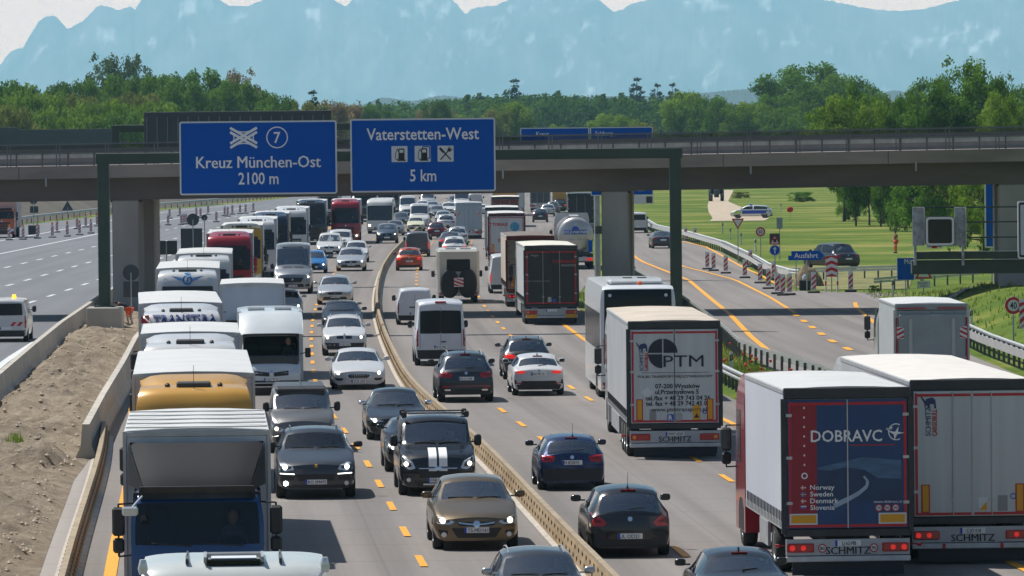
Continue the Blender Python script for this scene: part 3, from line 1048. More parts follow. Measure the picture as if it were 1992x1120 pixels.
# cantilever gantry with the square variable sign at the right edge
D4 = 154.0
def q4(px, py): return AT(px, py, D4)
vg = thing('sign_gantry', 'dark green cantilever gantry reaching in from the right edge with a square black display', 'gantry', (0, D4, 0))
p0, p1 = q4(1775, 487), q4(2060, 533)
MB().box(p0.x, 22.0, .25, .75, q4(1860, 533).z, q4(1860, 506).z, .015).obj('beam', GREEN, vg)
MB().box(p0.x + .08, 22.0, .1, .45, q4(1860, 504).z, q4(1860, 489).z, .015).obj('beam', GREEN, vg)
for yy in (402, 431, 461):
 MB().box(p0.x + .05, 22.0, .42, .48, q4(1860, yy + 3).z, q4(1860, yy).z).obj('rail', GREEN, vg)
GSP = pm('spangled zinc', (.30, .33, .36), rough=.55, metal=.2, var=.3, vscale=9)
for (xa, xc) in ((1775, 1799), (1857, 1880)):
 a_, c2 = q4(xa, 403), q4(xc, 478)
 MB().box(a_.x, c2.x, .05, .1, q4(xa, 478).z, a_.z, .008).obj('side_plate', GSP, vg)
 MB().box(c2.x - .02, c2.x, -.05, .05, q4(xa, 478).z, a_.z).obj('edge_flange', GALV, vg, 0)
for xa in (1778, 1871):
 a_ = q4(xa, 478)
 MB().box(a_.x, a_.x + .07, .02, .16, q4(xa, 516).z, a_.z).obj('hanger', GSP, vg, 0)
MB().cyl((21.5, .5, -.1), (21.5, .5, q4(1860, 506).z), .3, .26, 16).obj('column', GREEN, vg)
a_, c2 = q4(1799, 421), q4(1857, 478)
vs_ = thing('variable_sign', 'square black variable message sign with a light rounded frame on the cantilever gantry', 'display sign', ((a_.x + c2.x) / 2, D4 - .02, (a_.z + c2.z) / 2))
w, h = (c2.x - a_.x) / 2, (a_.z - c2.z) / 2
MB().prism(rrect(-w, w, -h, h, .12), -.08, .2).obj('housing', BLK, vs_, 0)
m = MB()
o_, i_ = rrect(-w + .015, w - .015, -h + .015, h - .015, .10), rrect(-w + .075, w - .075, -h + .075, h - .075, .06)
k = len(o_)
m.add([(x, -.095, z) for x, z in o_] + [(x, -.095, z) for x, z in i_], [(i, (i + 1) % k, k + (i + 1) % k, k + i) for i in range(k)])
m.obj('frame', SWHITE, vs_, 0)
MB().prism(i_, -.088, -.07).obj('display', pm('display black', (.006, .007, .010), rough=.25), vs_, 0)
wb = thing('warning_light', 'small red and white lamp bar under the square display', 'lamp bar', q4(1806, 481))
for i, mm in enumerate((SWHITE, REDM, SWHITE)):
 MB().cyl((-.05 + .14 * i, 0, 0), (.09 + .14 * i, 0, 0), .03, n=8).obj('lens', mm, wb)
a_ = q4(1979, 391)
pn = thing('display_sign', 'pale display board with dark border on the gantry, cut by the right edge', 'display sign', (a_.x, D4 - .1, 0))
MB().prism(rrect(0, 1.7, q4(1979, 503).z, a_.z, .06), 0, .1).obj('board', SWHITE, pn, 0)
MB().prism(rrect(.035, 1.66, q4(1979, 500).z, q4(1979, 394).z, .05), -.01, .02).obj('border', INK, pn, 0)
MB().prism(rrect(.07, 1.62, q4(1979, 496).z, q4(1979, 398).z, .03), -.016, .0).obj('face', pm('pale grey display', (.45, .50, .55), rough=.4), pn, 0)
MB().box(.1, 1.6, .1, .5, a_.z - .5, a_.z - .4).obj('bracket', GREEN, pn, 0)
# ---------------------------------------------------------------- roadside signs
POLE = pm('sign pole', (.33, .35, .36), rough=.5, metal=.4)
def pole_sign(name, label, px, py_base, py_top, z_lo=0.0, D=None):
 """thing standing at the ground pixel, with a pole up to the top pixel; returns root and px-per-metre"""
 g = G(px, py_base) if D is None else AT(px, py_base, D)
 if D is not None: g.z = 0
 t = thing(name, label, 'road sign', g)
 zt = AT(px, py_top, g.y).z
 MB().cyl((0, .05, -.2), (0, .05, zt), .035, n=8).obj('pole', POLE, t)
 return t, FPX / g.y, zt
def zat(t, py, px=None): return AT(px if px is not None else PCX, py, t.location.y).z
def round_sign(t, z, r, text=None, back=False, blue=False, th=.42, ring_w=.17, dx=0.0):
 d = MB().prism(circ(dx, z, r), -.03, .0).obj('disc', SBACK if back else (SWHITE if not blue else SBLUE), t, 0)
 if back: return d
 m = MB()
 ring(m, dx, z, r * (1 - 2 * ring_w) if not blue else r * .9, r * (1 - .03), -.04, -.03)
 m.obj('rim', REDM if not blue else SWHITE, d, 0)
 if text:
  MB().text(text, dx, -.042, z - th * r * .9, th * r * 1.9, wscale=.72, bold=.012).obj('lettering', INK, d, 0)
 return d
def tri_sign(t, z, r, down=False):
 s = -1 if down else 1
 P_ = lambda k: [(k * r * math.sin(a), z + s * k * r * math.cos(a)) for a in (0, 2.0944, 4.1888)]
 d = MB().prism(P_(1), -.03, 0).obj('triangle', REDM, t, 0)
 MB().prism(P_(.66), -.04, -.03).obj('face', SWHITE, d, 0)
 return d
t, k, zt = pole_sign('speed_limit_sign', 'round 40 speed limit sign on a pole at the right edge', 1972, 690, 575)
round_sign(t, zat(t, 594, 1974), .5 * 34 / k, '40')
t2 = thing('hazard_board', 'red and white striped hazard board cut by the right edge below the 40 sign', 'hazard board', G(1999, 690))
kk = t2.location.y / FPX
HB = MB().box(-.32, .32, 0, .04, 1.05, 2.25).obj('board', SWHITE, t2, 0)
m = MB()
for i in range(4):
 z0 = 1.0 + i * .34
 m.prism([(-.32, max(1.05, z0 - .1)), (.32, min(2.25, z0 + .45)), (.32, min(2.25, z0 + .62)), (-.32, z0 + .07)], -.006, 0)
m.obj('stripes', REDM, t2, 0)
MB().cyl((.1, .06, -.1), (.1, .06, 2.2), .03, n=8).obj('pole', POLE, t2)
t, k, zt = pole_sign('yield_sign', 'red and white give way triangle pointing down, in front of the police car', 1436, 512, 424)
tri_sign(t, zat(t, 432, 1436), .5 * 28 / k, True)
t, k, zt = pole_sign('speed_limit_sign', 'round 60 speed limit sign on a pole in the meadow', 1480, 520, 441)
round_sign(t, zat(t, 450.5, 1480), .5 * 19 / k, '60')
t, k, zt = pole_sign('roadworks_sign', 'roadworks warning triangle above a round blue arrow sign among the beacons', 1508, 565, 455)
tri_sign(t, zat(t, 469, 1508), .5 * 25 / k)
m = MB().prism(rrect(-.30, .30, zat(t, 474, 1508) - .02, zat(t, 454, 1508), .04), -.0, .02)
m.obj('backing_board', DGREY, t, 0)
zz = zat(t, 466, 1508)
MB().prism(circ(0, zz - .02, .09, 10), -.05, -.04).prism([(-.12, zz - .16), (.12, zz - .16), (.02, zz + .06)], -.049, -.04).obj('symbol', INK, t, 0)
zb_ = zat(t, 486.5, 1508)
d = round_sign(t, zb_, .5 * 21 / k, blue=True)
m = MB()
bar(m, 0, zb_ - .18, 0, zb_ + .12, .07, -.046, -.03)
m.prism([(-.12, zb_ + .06), (.12, zb_ + .06), (0, zb_ + .22)], -.047, -.03)
m.obj('arrow', SWHITE, d, 0)
t, k, zt = pole_sign('notice_back', 'plain grey notice board on a pole in the meadow above the 60 sign', 1517, 505, 428)
MB().box(-.22, .22, -.03, 0, zat(t, 450), zat(t, 428), .01).obj('board', pm('grey board', (.27, .30, .34), rough=.5), t, 0)
t, k, zt = pole_sign('exit_sign', 'blue arrow shaped Ausfahrt exit sign pointing right', 1570, 566, 490)
z1, z0 = zat(t, 488, 1570), zat(t, 506, 1570)
zc = (z0 + z1) / 2
xw = 30 / k
MB().prism([(-xw, z0), (xw * .85, z0), (xw * 1.12, zc), (xw * .85, z1), (-xw, z1)], -.04, 0).obj('board', SBLUE, t, 0)
MB().text('Ausfahrt', -.04, -.05, zc - .13, .30, wscale=.95, bold=.01).obj('lettering', WTXT, t, 0)
MB().cyl((-xw * .7, .05, -.1), (-xw * .7, .05, z1), .03, n=8).obj('pole', POLE, t)
MB().box(-xw * 1.2, -xw * 1.0, -.02, .02, z0, zc).obj('side_board', SBLUE, t, 0)
t, k, zt = pole_sign('chevron_board', 'tall red and white chevron board marking the fork of the exit', 1618, 568, 496)
w = 11.5 / k
z0, z1 = zat(t, 538, 1618), zat(t, 497, 1618)
MB().box(-w, w, -.04, -.01, z0, z1).obj('board', SWHITE, t, 0)
m = MB()
n_ = 4
hh = (z1 - z0) / 3.2
for i in range(n_):
 zc = z0 - hh * .25 + i * hh
 for s in (1, -1):
  P4 = [(0, zc + hh * .25), (s * w, zc - hh * .12), (s * w, zc + hh * .36), (0, zc + hh * .72)]
  P4 = [(a, min(z1, max(z0, b))) for a, b in P4]
  if len(set(P4)) == 4 and P4[1][1] != P4[2][1]:
   m.prism(P4 if s > 0 else P4[::-1], -.048, -.04)
m.obj('chevrons', REDM, t, 0)
for s in (-1, 1):
 lg = MB().cyl((s * w, .03, -.1), (s * w, .03, z0 + .1), .05, n=8).obj('leg', SWHITE, t)
 MB().cyl((s * w, .03, z0 * .45), (s * w, .03, z0 * .7), .054, n=8).obj('band', REDM, lg)
t, k, zt = pole_sign('direction_sign', 'blue direction sign half hidden by the cantilever gantry, right', 1762, 578, 502)
panel(t, 'board', -17 / k, 17 / k, zat(t, 545, 1762), zat(t, 501, 1762), -.06, .05, .03)
MB().text('Mü', .12, -.08, zat(t, 513, 1762), .28, wscale=.8).obj('lettering', WTXT, t, 0)
t, k, zt = pole_sign('warning_sign', 'white triangle sign with a small white notice below, under the gantry beam', 1797, 578, 515)
tri_sign(t, zat(t, 532, 1797), .5 * 40 / k)
MB().prism(rrect(-13 / k, 13 / k, zat(t, 560, 1797), zat(t, 546, 1797), .03), -.045, -.02).obj('notice', SWHITE, t, 0)
for s_, yy in (('Baustellen-', 552), ('ausfahrt', 557)):
 MB().text(s_, 0, -.05, zat(t, yy, 1797), .12, wscale=.8).obj('lettering', INK, t, 0)
t, k, zt = pole_sign('direction_sign', 'tall blue sign with white edge among the trees, far right', 1930, 560, 360, D=330)
panel(t, 'board', -.40, .55, zat(t, 491), zat(t, 345), -.06, .05, .08)
t, k, zt = pole_sign('no_stopping_sign', 'round red rimmed sign on the grass strip just above the black coach', 1272, 590, 538, D=335)
round_sign(t, zat(t, 551, 1272), .5 * 27 / k)
# dark sign backs on the left
for (nm, lb, px, pb, parts_) in (
 ('traffic_sign', 'dark round sign back above a square one, standing in front of the left pier', 256, 640, (('c', 256, 530, 16), ('r', 241, 271, 547, 578))),
 ('traffic_sign', 'wide dark rectangular sign back beside the left pier, behind the white lorry', 325, 590, (('r', 303, 346, 468, 495),)),
 ('traffic_sign', 'dark disc above a tall square sign back, left of the red lorry', 377, 580, (('c', 377, 427, 12), ('r', 353, 395, 444, 485))),
 ('traffic_sign', 'small dark disc sign back beside the larger disc, near the red lorry', 399, 540, (('c', 399, 423, 6),)),
 ('traffic_sign', 'dark triangular sign back standing in front of the grey wall, upper left', 132, 452, (('t', 132, 403, 13),)),
 ('traffic_sign', 'dark disc and square sign back behind the orange lorry', 66, 455, (('c', 66, 389, 8), ('r', 59, 75, 401, 414)))):
 t, k, zt = pole_sign(nm, lb, px, pb, parts_[0][2] if parts_[0][0] != 'r' else parts_[0][3])
 for q in parts_:
  if q[0] == 'c':
   round_sign(t, zat(t, q[2], q[1]), q[3] / k, back=True)
  elif q[0] == 'r':
   MB().box((q[1] - px) / k, (q[2] - px) / k, -.03, 0, zat(t, q[4], px), zat(t, q[3], px)).obj('board', SBACK, t, 0)
  else:
   MB().prism([(q[3] / k * math.sin(a), zat(t, q[2], px) + q[3] / k * math.cos(a)) for a in (0, 2.0944, 4.1888)], -.03, 0).obj('triangle', SBACK, t, 0)
 for c in t.children:
  if c.name.startswith('pole'):
   c.location.y = -.09
bx = thing('ballast_block', 'black ballast box at the foot of the sign post behind the orange lorry', 'ballast box', G(66, 456))
MB().box(-.55, .55, -.3, .3, 0, .95, .06).obj('body', BLK, bx)
bx = thing('warning_light', 'black box with white lamp on top, at the end of the exit beacon row', 'warning lamp', G(1566, 565))
MB().box(-.33, .33, -.25, .25, 0, .62, .05).obj('body', BLK, bx)
MB().lathe([(.02, .62), (.15, .64), (.16, .78), (.10, .9), (.02, .94)], 12).obj('lamp', LAMPG, bx)
# ---------------------------------------------------------------- red and white beacons
def beacon(lamp, lbl, grp):
 t = thing('warning_beacon', lbl, 'beacon', (0, 0, 0), 0, grp)
 MB().prism(rrect(-.14, .14, .18, 1.2, .03), -.03, .03).obj('panel', SWHITE, t, 0)
 m = MB()
 for i in range(4):
  z0 = .10 + i * .30
  P4 = [(-.125, z0), (.125, z0 + .25), (.125, z0 + .40), (-.125, z0 + .15)]
  P4 = [(a, min(1.17, max(.2, b))) for a, b in P4]
  if P4[1][1] - P4[0][1] > -1 and P4[2][1] > P4[1][1]:
   m.prism(P4, -.036, -.03)
 m.obj('stripes', REDM, t, 0)
 MB().box(-.34, .34, -.22, .22, 0, .12, .03).obj('foot', BLK, t)
 if lamp:
  lp = MB().cyl((0, -.05, 1.38), (0, .06, 1.38), .11, n=12).box(-.07, .07, -.05, .05, 1.2, 1.3).obj('lamp', AMBER, t)
 return t
def place_all(proto, pts):
 for i, p in enumerate(pts):
  o = proto if i == 0 else copy_tree(proto)
  o.location = p
  o.rotation_euler.z = random.uniform(-.25, .25)
place_all(beacon(True, 'red and white striped beacon with amber lamp on the empty left carriageway', 'beacons with amber lamps along the left carriageway'),
          [G(x, y) for x, y in ((18, 467), (45, 466), (73, 464), (102, 462), (111, 452), (131, 460), (155, 457), (150, 445), (167, 442), (177, 454), (189, 440))])
place_all(beacon(False, 'small red and white striped beacon far off on the left carriageway', 'distant beacons on the left carriageway'),
          [G(x, y) for x, y in ((291, 434), (306, 442), (327, 438), (353, 437), (358, 436), (362, 436), (390, 424), (405, 417), (421, 432), (437, 420), (443, 421), (452, 417), (467, 416), (478, 415), (493, 412), (350, 420), (382, 422), (330, 425))])
place_all(beacon(False, 'red and white striped beacon on a black foot beside the exit ramp', 'beacons beside the exit ramp'),
          [G(x, y) for x, y in ((1376, 524), (1388, 527), (1412, 532), (1449, 541), (1460, 519), (1479, 551), (1495, 562), (1512, 572), (1523, 575), (1536, 574), (1583, 570), (1655, 568), (1334, 468), (1352, 470), (1505, 545))])
# white delineator posts
def delineator(lbl, grp):
 t = thing('delineator_post', lbl, 'road post', (0, 0, 0), 0, grp)
 MB().prism(rrect(-.06, .06, -.1, 1.05, .03), -.05, .05).obj('post', SWHITE, t, 0)
 b = MB().prism([(-.062, .70), (.062, .76), (.062, .98), (-.062, .92)], -.053, .053).obj('black_band', INK, t, 0)
 MB().box(-.025, .025, -.058, -.05, .78, .92).obj('reflector', STEEL, b, 0)
 return t
place_all(delineator('white road post with black band, far along the edge of the meadow', 'road posts along the meadow'),
          [G(x, y) for x, y in ((1406, 454), (1421, 466), (1442, 476), (1470, 490), (1519, 412))])
for lb, x, y in (('white road post with black band beside the poppies', 1423, 740), ('white road post with black band behind the far right double guardrail', 1890, 645), ('white road post with black band by the bend of the exit ramp', 1737, 580)):
 o = delineator(lb, None)
 o.location = G(x, y)
# walls and bank on the far left
BANKM = pm('bare earth bank', (.10, .085, .065), rough=.95, var=.3, vscale=.15)
structure(ribbon('earth_bank', lin([(600, -75), (860, -58), (1000, -47)]), lin([(600, -58), (757, -53), (860, -44), (1000, -37)]), 560, 1000, 8, 0, BANKM, nx=8, zf=lambda x, y, t: 3.3 * math.sin(min(1, 1.25 * (1 - t)) * 1.5708) - .02))
nw = thing('noise_wall', 'long pale grey noise barrier wall beyond the left carriageway under the bridge', 'wall', (0, 0, 0))
fx = lin([(600, -68), (860, -53), (940, -46)])
y = 600
while y < 930:
 sg = MB()
 sweep(sg, fx, [(-.1, 0), (-.1, 7), (.1, 7), (.1, 0)], y, y + 29.6, 29.6)
 sg.obj('wall_panel', pm('pale wall', (.30, .32, .36), rough=.8, var=.1, vscale=.3), nw, 0)
 y += 30
D5 = 850.0
nb = thing('noise_wall', 'dark noise barrier with uneven top standing left behind the bridge railing', 'wall', (0, D5, 0))
for (xa, xc, yt) in ((-220, 35, 250), (35, 120, 252), (120, 222, 251)):
 a, b = AT(xa, yt, D5), AT(xc, yt, D5)
 MB().box(a.x, b.x, 0, .3, 2, a.z, .02).obj('wall_panel', SBACK, nb)
xx = AT(105, 214, 900)
x2 = AT(197, 216, 900)
wl = thing('noise_wall', 'short dark wall half hidden by the pale green bushes, upper left', 'wall', (0, 900, 0))
MB().box(xx.x, x2.x, 0, .3, 9.2, xx.z, .02).obj('wall_panel', SBACK, wl)
for p in (xx.x + .3, x2.x - .3, (xx.x + x2.x) / 2):
 MB().box(p - .12, p + .12, .3, .5, 0, xx.z - .2).obj('post', BLK, wl, 0)
# ================================================================== TREES
def leaf_mat(name, c1, c2, trans=.38):
 m = bpy.data.materials.new(name)
 m.use_nodes = True
 n, l = nodes_of(m)
 n.remove(n['Principled BSDF'])
 t = n.new('ShaderNodeTexCoord')
 z = n.new('ShaderNodeTexNoise')
 z.inputs['Scale'].default_value, z.inputs['Detail'].default_value = .55, 5
 l.new(t.outputs['Object'], z.inputs[0])
 at = n.new('ShaderNodeAttribute')
 at.attribute_name = 'tone'
 ad = n.new('ShaderNodeMath')
 ad.operation = 'ADD'
 l.new(z.outputs['Fac'], ad.inputs[0])
 l.new(at.outputs['Fac'], ad.inputs[1])
 r = n.new('ShaderNodeValToRGB')
 e = r.color_ramp.elements
 e[0].position, e[0].color = .34, (*c1, 1)
 e[1].position, e[1].color = .74, (*c2, 1)
 l.new(ad.outputs[0], r.inputs[0])
 d = n.new('ShaderNodeBsdfDiffuse')
 tr = n.new('ShaderNodeBsdfTranslucent')
 l.new(r.outputs[0], d.inputs[0])
 l.new(r.outputs[0], tr.inputs[0])
 x = n.new('ShaderNodeMixShader')
 x.inputs[0].default_value = trans
 l.new(d.outputs[0], x.inputs[1])
 l.new(tr.outputs[0], x.inputs[2])
 l.new(x.outputs[0], n['Material Output'].inputs['Surface'])
 return m
LEAF = {'dark': leaf_mat('dark leaves', (0.045, 0.105, 0.016), (0.115, 0.22, 0.036)),
  'mid': leaf_mat('mid green leaves', (0.08, 0.165, 0.02), (0.195, 0.345, 0.046)),
  'bright': leaf_mat('bright leaves', (0.135, 0.235, 0.02), (0.31, 0.43, 0.06)),
  'olive': leaf_mat('olive leaves', (0.135, 0.17, 0.032), (0.31, 0.32, 0.078)),
  'grey': leaf_mat('grey green leaves', (0.065, 0.115, 0.055), (0.165, 0.235, 0.105)),
  'tan': leaf_mat('tan blossom', (0.2, 0.16, 0.075), (0.46, 0.34, 0.19)),
  'blue': leaf_mat('blue green needles', (0.018, 0.042, 0.03), (0.05, 0.092, 0.06))}
BARK = pm('bark', (.085, .065, .048), rough=.95, var=.3, vscale=2)
def crown_mesh(name, seed, blobs, leaf, per, mat):
 """leaf clumps: blobs = [(x, y, z, r)] unit tree height 1; each clump a ragged cloud of small leaf faces"""
 rn = random.Random(seed)
 v, f, tone = [], [], []
 for (bx, by, bz_, br) in blobs:
  tn = rn.uniform(-.13, .13)
  for _ in range(max(6, int(per * (br / .1) ** 2))):
   d = Vector((rn.gauss(0, 1), rn.gauss(0, 1), rn.gauss(0, 1))).normalized()
   rr_ = br * (rn.random() ** .42) * (1 + .35 * noise.noise(d * 2.3 + Vector((bx * 9, by * 9, bz_ * 9))))
   c = Vector((bx, by, bz_)) + Vector((d.x, d.y, d.z * .85)) * rr_
   nn = (d + Vector((rn.gauss(0, .7), rn.gauss(0, .7), rn.gauss(0, .7)))).normalized()
   a = nn.orthogonal().normalized()
   b = nn.cross(a)
   ang = rn.uniform(0, 6.28)
   a, b = a * math.cos(ang) + b * math.sin(ang), b * math.cos(ang) - a * math.sin(ang)
   s = leaf * rn.uniform(.6, 1.35)
   k = len(v)
   v += [c - a * s, c - b * s * .55, c + a * s, c + b * s * .55]
   f.append((k, k + 1, k + 2, k + 3))
   tone += [tn + rn.uniform(-.05, .05)] * 4
 me = bpy.data.meshes.new(name)
 me.from_pydata([tuple(p) for p in v], [], f)
 at = me.attributes.new('tone', 'FLOAT', 'POINT')
 at.data.foreach_set('value', tone)
 me.materials.append(mat)
 return me
def broad_blobs(seed, n=46, w=.34, zlo=.22, zhi=.97, r=(.055, .12), lobes=5, sparse=0):
 rn = random.Random(seed)
 L = [(rn.uniform(-.5, .5) * w * 1.15, rn.uniform(-.5, .5) * w * 1.15, rn.uniform(zlo + .12, zhi - .16), rn.uniform(.5, .8) * w) for _ in range(lobes)]
 L.append((rn.uniform(-.06, .06), 0, zhi - .2, w * .5))
 B = []
 for _ in range(n):
  lx, ly, lz, lr = rn.choice(L)
  d = Vector((rn.gauss(0, 1), rn.gauss(0, 1), rn.gauss(0, 1))).normalized()
  q = lr * rn.uniform(.55, 1.0)
  z = lz + d.z * q * .8
  rr_ = rn.uniform(*r)
  if z + rr_ > zhi: z = zhi - rr_ * rn.uniform(1, 1.5)
  if z < zlo: z = zlo + rn.uniform(0, .1)
  B.append((lx + d.x * q, ly + d.y * q, z, rr_))
 return B
def conifer_blobs(seed, w=.17):
 rn = random.Random(seed)
 B = []
 for i in range(30):
  t = i / 29
  z = .14 + .84 * t
  q = w * (1 - t) ** .7 + .012
  m_ = max(1, int(8 * (1 - t)) + 1)
  for k in range(m_):
   a = 6.28 * (k + rn.random() * .6) / m_
   B.append((math.cos(a) * q * .7, math.sin(a) * q * .7, z + rn.uniform(-.015, .015) - .02, max(.03, q * .42)))
 return B
def trunk_mesh(name, seed, blobs, r=.022):
 rn = random.Random(seed)
 m = MB()
 top = max(b[2] for b in blobs)
 pts = [Vector((0, 0, -.01))]
 for i in range(1, 6):
  pts.append(Vector((rn.uniform(-.012, .012), rn.uniform(-.012, .012), top * .82 * i / 5)))
 for i in range(5):
  m.cyl(pts[i], pts[i + 1], r * (1 - .17 * i), r * (1 - .17 * (i + 1)), n=8, cap=False)
 for b in rn.sample(blobs, min(10, len(blobs))):
  z0 = max(.12, b[2] * rn.uniform(.45, .7))
  m.cyl((0, 0, z0), (b[0], b[1], b[2]), r * .42, r * .12, n=5, cap=False)
 me = bpy.data.meshes.new(name)
 me.from_pydata(m.v, [], m.f)
 me.shade_smooth()
 me.materials.append(BARK)
 return me
KIND = {}
def kind(key, mats, blobs, seed, leaf=.015, per=230, tr=.022):
 me = crown_mesh('crown', seed, blobs, leaf, per, LEAF[mats[0]])
 tk = trunk_mesh('trunk', seed, blobs, tr)
 for c in mats:
  q = me if c == mats[0] else me.copy()
  q.materials[0] = LEAF[c]
  KIND[(key, c)] = (q, tk, max(abs(b[0]) + b[3] for b in blobs) * 2)
kind('round', ('dark', 'mid', 'bright', 'olive', 'tan'), broad_blobs(11, 84, .36), 11)
kind('wide', ('dark', 'mid', 'bright', 'olive'), broad_blobs(23, 96, .46, .14, .97, (.055, .12), 7), 23)
kind('tall', ('dark', 'mid', 'bright', 'olive', 'grey'), broad_blobs(37, 84, .26, .16, .98, (.045, .09), 7), 37)
kind('loose', ('grey', 'mid', 'olive', 'tan'), broad_blobs(51, 80, .33, .18, .98, (.035, .085), 8), 51, leaf=.013, per=190)
kind('bush', ('bright', 'olive', 'mid', 'tan', 'dark'), broad_blobs(67, 80, .55, .04, .97, (.07, .16), 8), 67, leaf=.022, per=95, tr=.02)
kind('fir', ('blue', 'dark'), conifer_blobs(71), 71, leaf=.013, per=330, tr=.016)
kind('poor', ('grey',), broad_blobs(83, 16, .30, .45, .98, (.02, .05), 5), 83, leaf=.013, per=120, tr=.012)
_used = set()
def tree(key, c, px, ytop, wpx, D, label, cat='tree', group=None, sink=0.0):
 """tree standing on the ground at distance D whose top shows at pixel (px, ytop) and whose crown is wpx pixels wide"""
 top = AT(px, ytop, D)
 crown, trunk, ww = KIND[(key, c)]
 t = thing({'bush': 'bush', 'fir': 'conifer_tree'}.get(key, 'broadleaf_tree'), label, cat, (top.x, D, sink), random.uniform(0, 6.28), group)
 h = (top.z - sink) / .985
 wm = wpx * D / FPX
 sx = max(.5 * h, min(2.2 * h, 1.28 * wm / ww))
 for nm, me in (('crown', crown), ('trunk', trunk)):
  o = meobj(nm, me, None, t)
  o.scale = (sx, sx, h)
 return t
GB = 'pale green bushes on the left skyline'
for (px, yt, w, D, c) in ((10, 156, 150, 960, 'mid'), (60, 176, 110, 940, 'bright'), (150, 182, 120, 950, 'olive'), (205, 192, 110, 900, 'bright'), (262, 178, 110, 960, 'olive'), (20, 205, 120, 880, 'olive'), (105, 208, 120, 890, 'bright'),
                          (175, 222, 110, 870, 'bright'), (240, 215, 100, 870, 'mid'), (300, 196, 100, 910, 'bright'), (-60, 165, 140, 960, 'bright')):
 tree('bush', c, px, yt - 8, w * 1.1, D, 'bushy pale green shrub on the left skyline above the dark noise wall', 'bush', GB)
tree('round', 'dark', 118, 146, 105, 1030, 'small dark round tree standing out among pale bushes at far left')
tree('loose', 'grey', 202, 97, 130, 1055, 'tall grey green tree with feathery top, left one of the pair on the left skyline')
tree('loose', 'grey', 256, 99, 120, 1060, 'tall grey green tree with feathery top, right one of the pair on the left skyline')
tree('poor', 'grey', 283, 108, 34, 1055, 'thin straggly treetop just right of the tall grey green pair')
tree('tall', 'mid', 318, 126, 110, 1050, 'upright green tree right of the tall feathery pair, left skyline')
tree('wide', 'mid', 392, 121, 165, 1035, 'broad dark green tree with bumpy crown left of the tan blossoming tree')
tree('loose', 'tan', 470, 127, 120, 1055, 'tan blossoming tree above the left blue direction sign')
tree('round', 'mid', 432, 158, 140, 1020, 'green rounded tree in front of the tan blossoming tree')
tree('wide', 'mid', 505, 168, 120, 1025, 'low green tree just right of the tan blossoming tree')
tree('poor', 'grey', 553, 154, 60, 1050, 'thin open branched tree showing sky, above the left direction sign')
tree('fir', 'blue', 611, 174, 78, 1090, 'small bluish conifer above the right end of the left direction sign')
tree('wide', 'dark', 360, 190, 160, 1010, 'dark shadowy tree low behind the ribbed sign backs')
tree('wide', 'olive', 570, 186, 90, 1090, 'low olive tree between thin tree and small conifer')
tree('bush', 'tan', 650, 188, 80, 1100, 'tan blossoming bush right of the small bluish conifer')
tree('round', 'mid', 715, 194, 80, 1440, 'green tree above the left corner of the right direction sign')
tree('round', 'mid', 762, 206, 62, 1440, 'small green tree above the word Vaterstetten')
tree('round', 'dark', 857, 186, 34, 1300, 'small dark round tree alone on the skyline above the right sign')
tree('bush', 'tan', 838, 203, 76, 1440, 'tan bush above the middle of the right direction sign')
tree('round', 'bright', 898, 214, 60, 1390, 'pale green tree above the right corner of the right direction sign')
tree('round', 'bright', 998, 188, 92, 1340, 'bright green round tree right of the right direction sign')
tree('wide', 'olive', 955, 205, 100, 1320, 'olive green tree against the right edge of the right direction sign')
tree('wide', 'bright', 1078, 236, 70, 1360, 'low pale bush peeping over the left panel of the far blue sign')
tree('wide', 'bright', 1180, 214, 120, 1340, 'low bright green tree above the far two panel blue sign')
tree('round', 'olive', 1240, 232, 80, 1320, 'low olive tree right above the far two panel blue sign')
tree('fir', 'blue', 1003, 152, 92, 1900, 'tall bushy pine rising from the middle of the distant wood')
tree('fir', 'blue', 1238, 149, 78, 1900, 'pointed spruce rising highest from right part of the distant wood')
tree('fir', 'blue', 1276, 161, 59, 1900, 'pointed spruce, first right of the highest spruce of the distant wood')
tree('fir', 'blue', 1311, 160, 59, 1900, 'pointed spruce beside the bright round tree, second right of the highest spruce')
tree('round', 'bright', 1345, 166, 118, 1320, 'bright green round tree at the left end of the right hand trees')
tree('wide', 'olive', 1432, 192, 120, 1320, 'low olive tree between bright round tree and the biggest tree')
tree('wide', 'mid', 1590, 110, 210, 1320, 'biggest broad green tree of the right hand skyline')
tree('round', 'dark', 1508, 150, 90, 1340, 'dark green tree leaning against the left flank of the biggest tree')
tree('tall', 'mid', 1668, 140, 90, 650, 'green tree merging with the right flank of the biggest tree')
tree('wide', 'bright', 1640, 170, 150, 610, 'yellowish green tree in front of the biggest tree')
tree('wide', 'mid', 1530, 200, 120, 1280, 'low dark green tree in front of the biggest tree')
tree('wide', 'mid', 1760, 170, 120, 630, 'middle height green tree left of the tall airy tree, right skyline')
tree('loose', 'mid', 1868, 103, 165, 620, 'tall airy tree with open top near the right edge')
tree('tall', 'dark', 1840, 150, 110, 600, 'dark green tree below the tall airy tree')
tree('loose', 'mid', 1955, 134, 90, 620, 'open branched green tree in the right corner of the skyline')
tree('wide', 'bright', 1935, 165, 120, 590, 'bright green tree in front of the corner tree, right skyline')
tree('wide', 'mid', 2040, 150, 130, 600, 'green tree cut by the right edge')
tree('bush', 'bright', 2005, 248, 70, 340, 'yellow green bush peeping over the bridge railing at the right edge', 'bush')
UB = 'young trees with bare trunks in a row at the edge of the meadow'
for (px, yt, w, D) in ((1664, 292, 80, 575), (1690, 286, 80, 580), (1712, 290, 80, 570), (1742, 285, 100, 565)):
 tree('round', 'mid', px, yt, w, D, 'young green tree with a bare trunk in a row under the bridge', 'tree', UB)
tree('bush', 'mid', 1790, 250, 170, 540, 'dense green bush under the bridge right of the young trees', 'bush')
tree('bush', 'olive', 1860, 255, 150, 525, 'yellowish bush under the bridge behind the square display', 'bush')
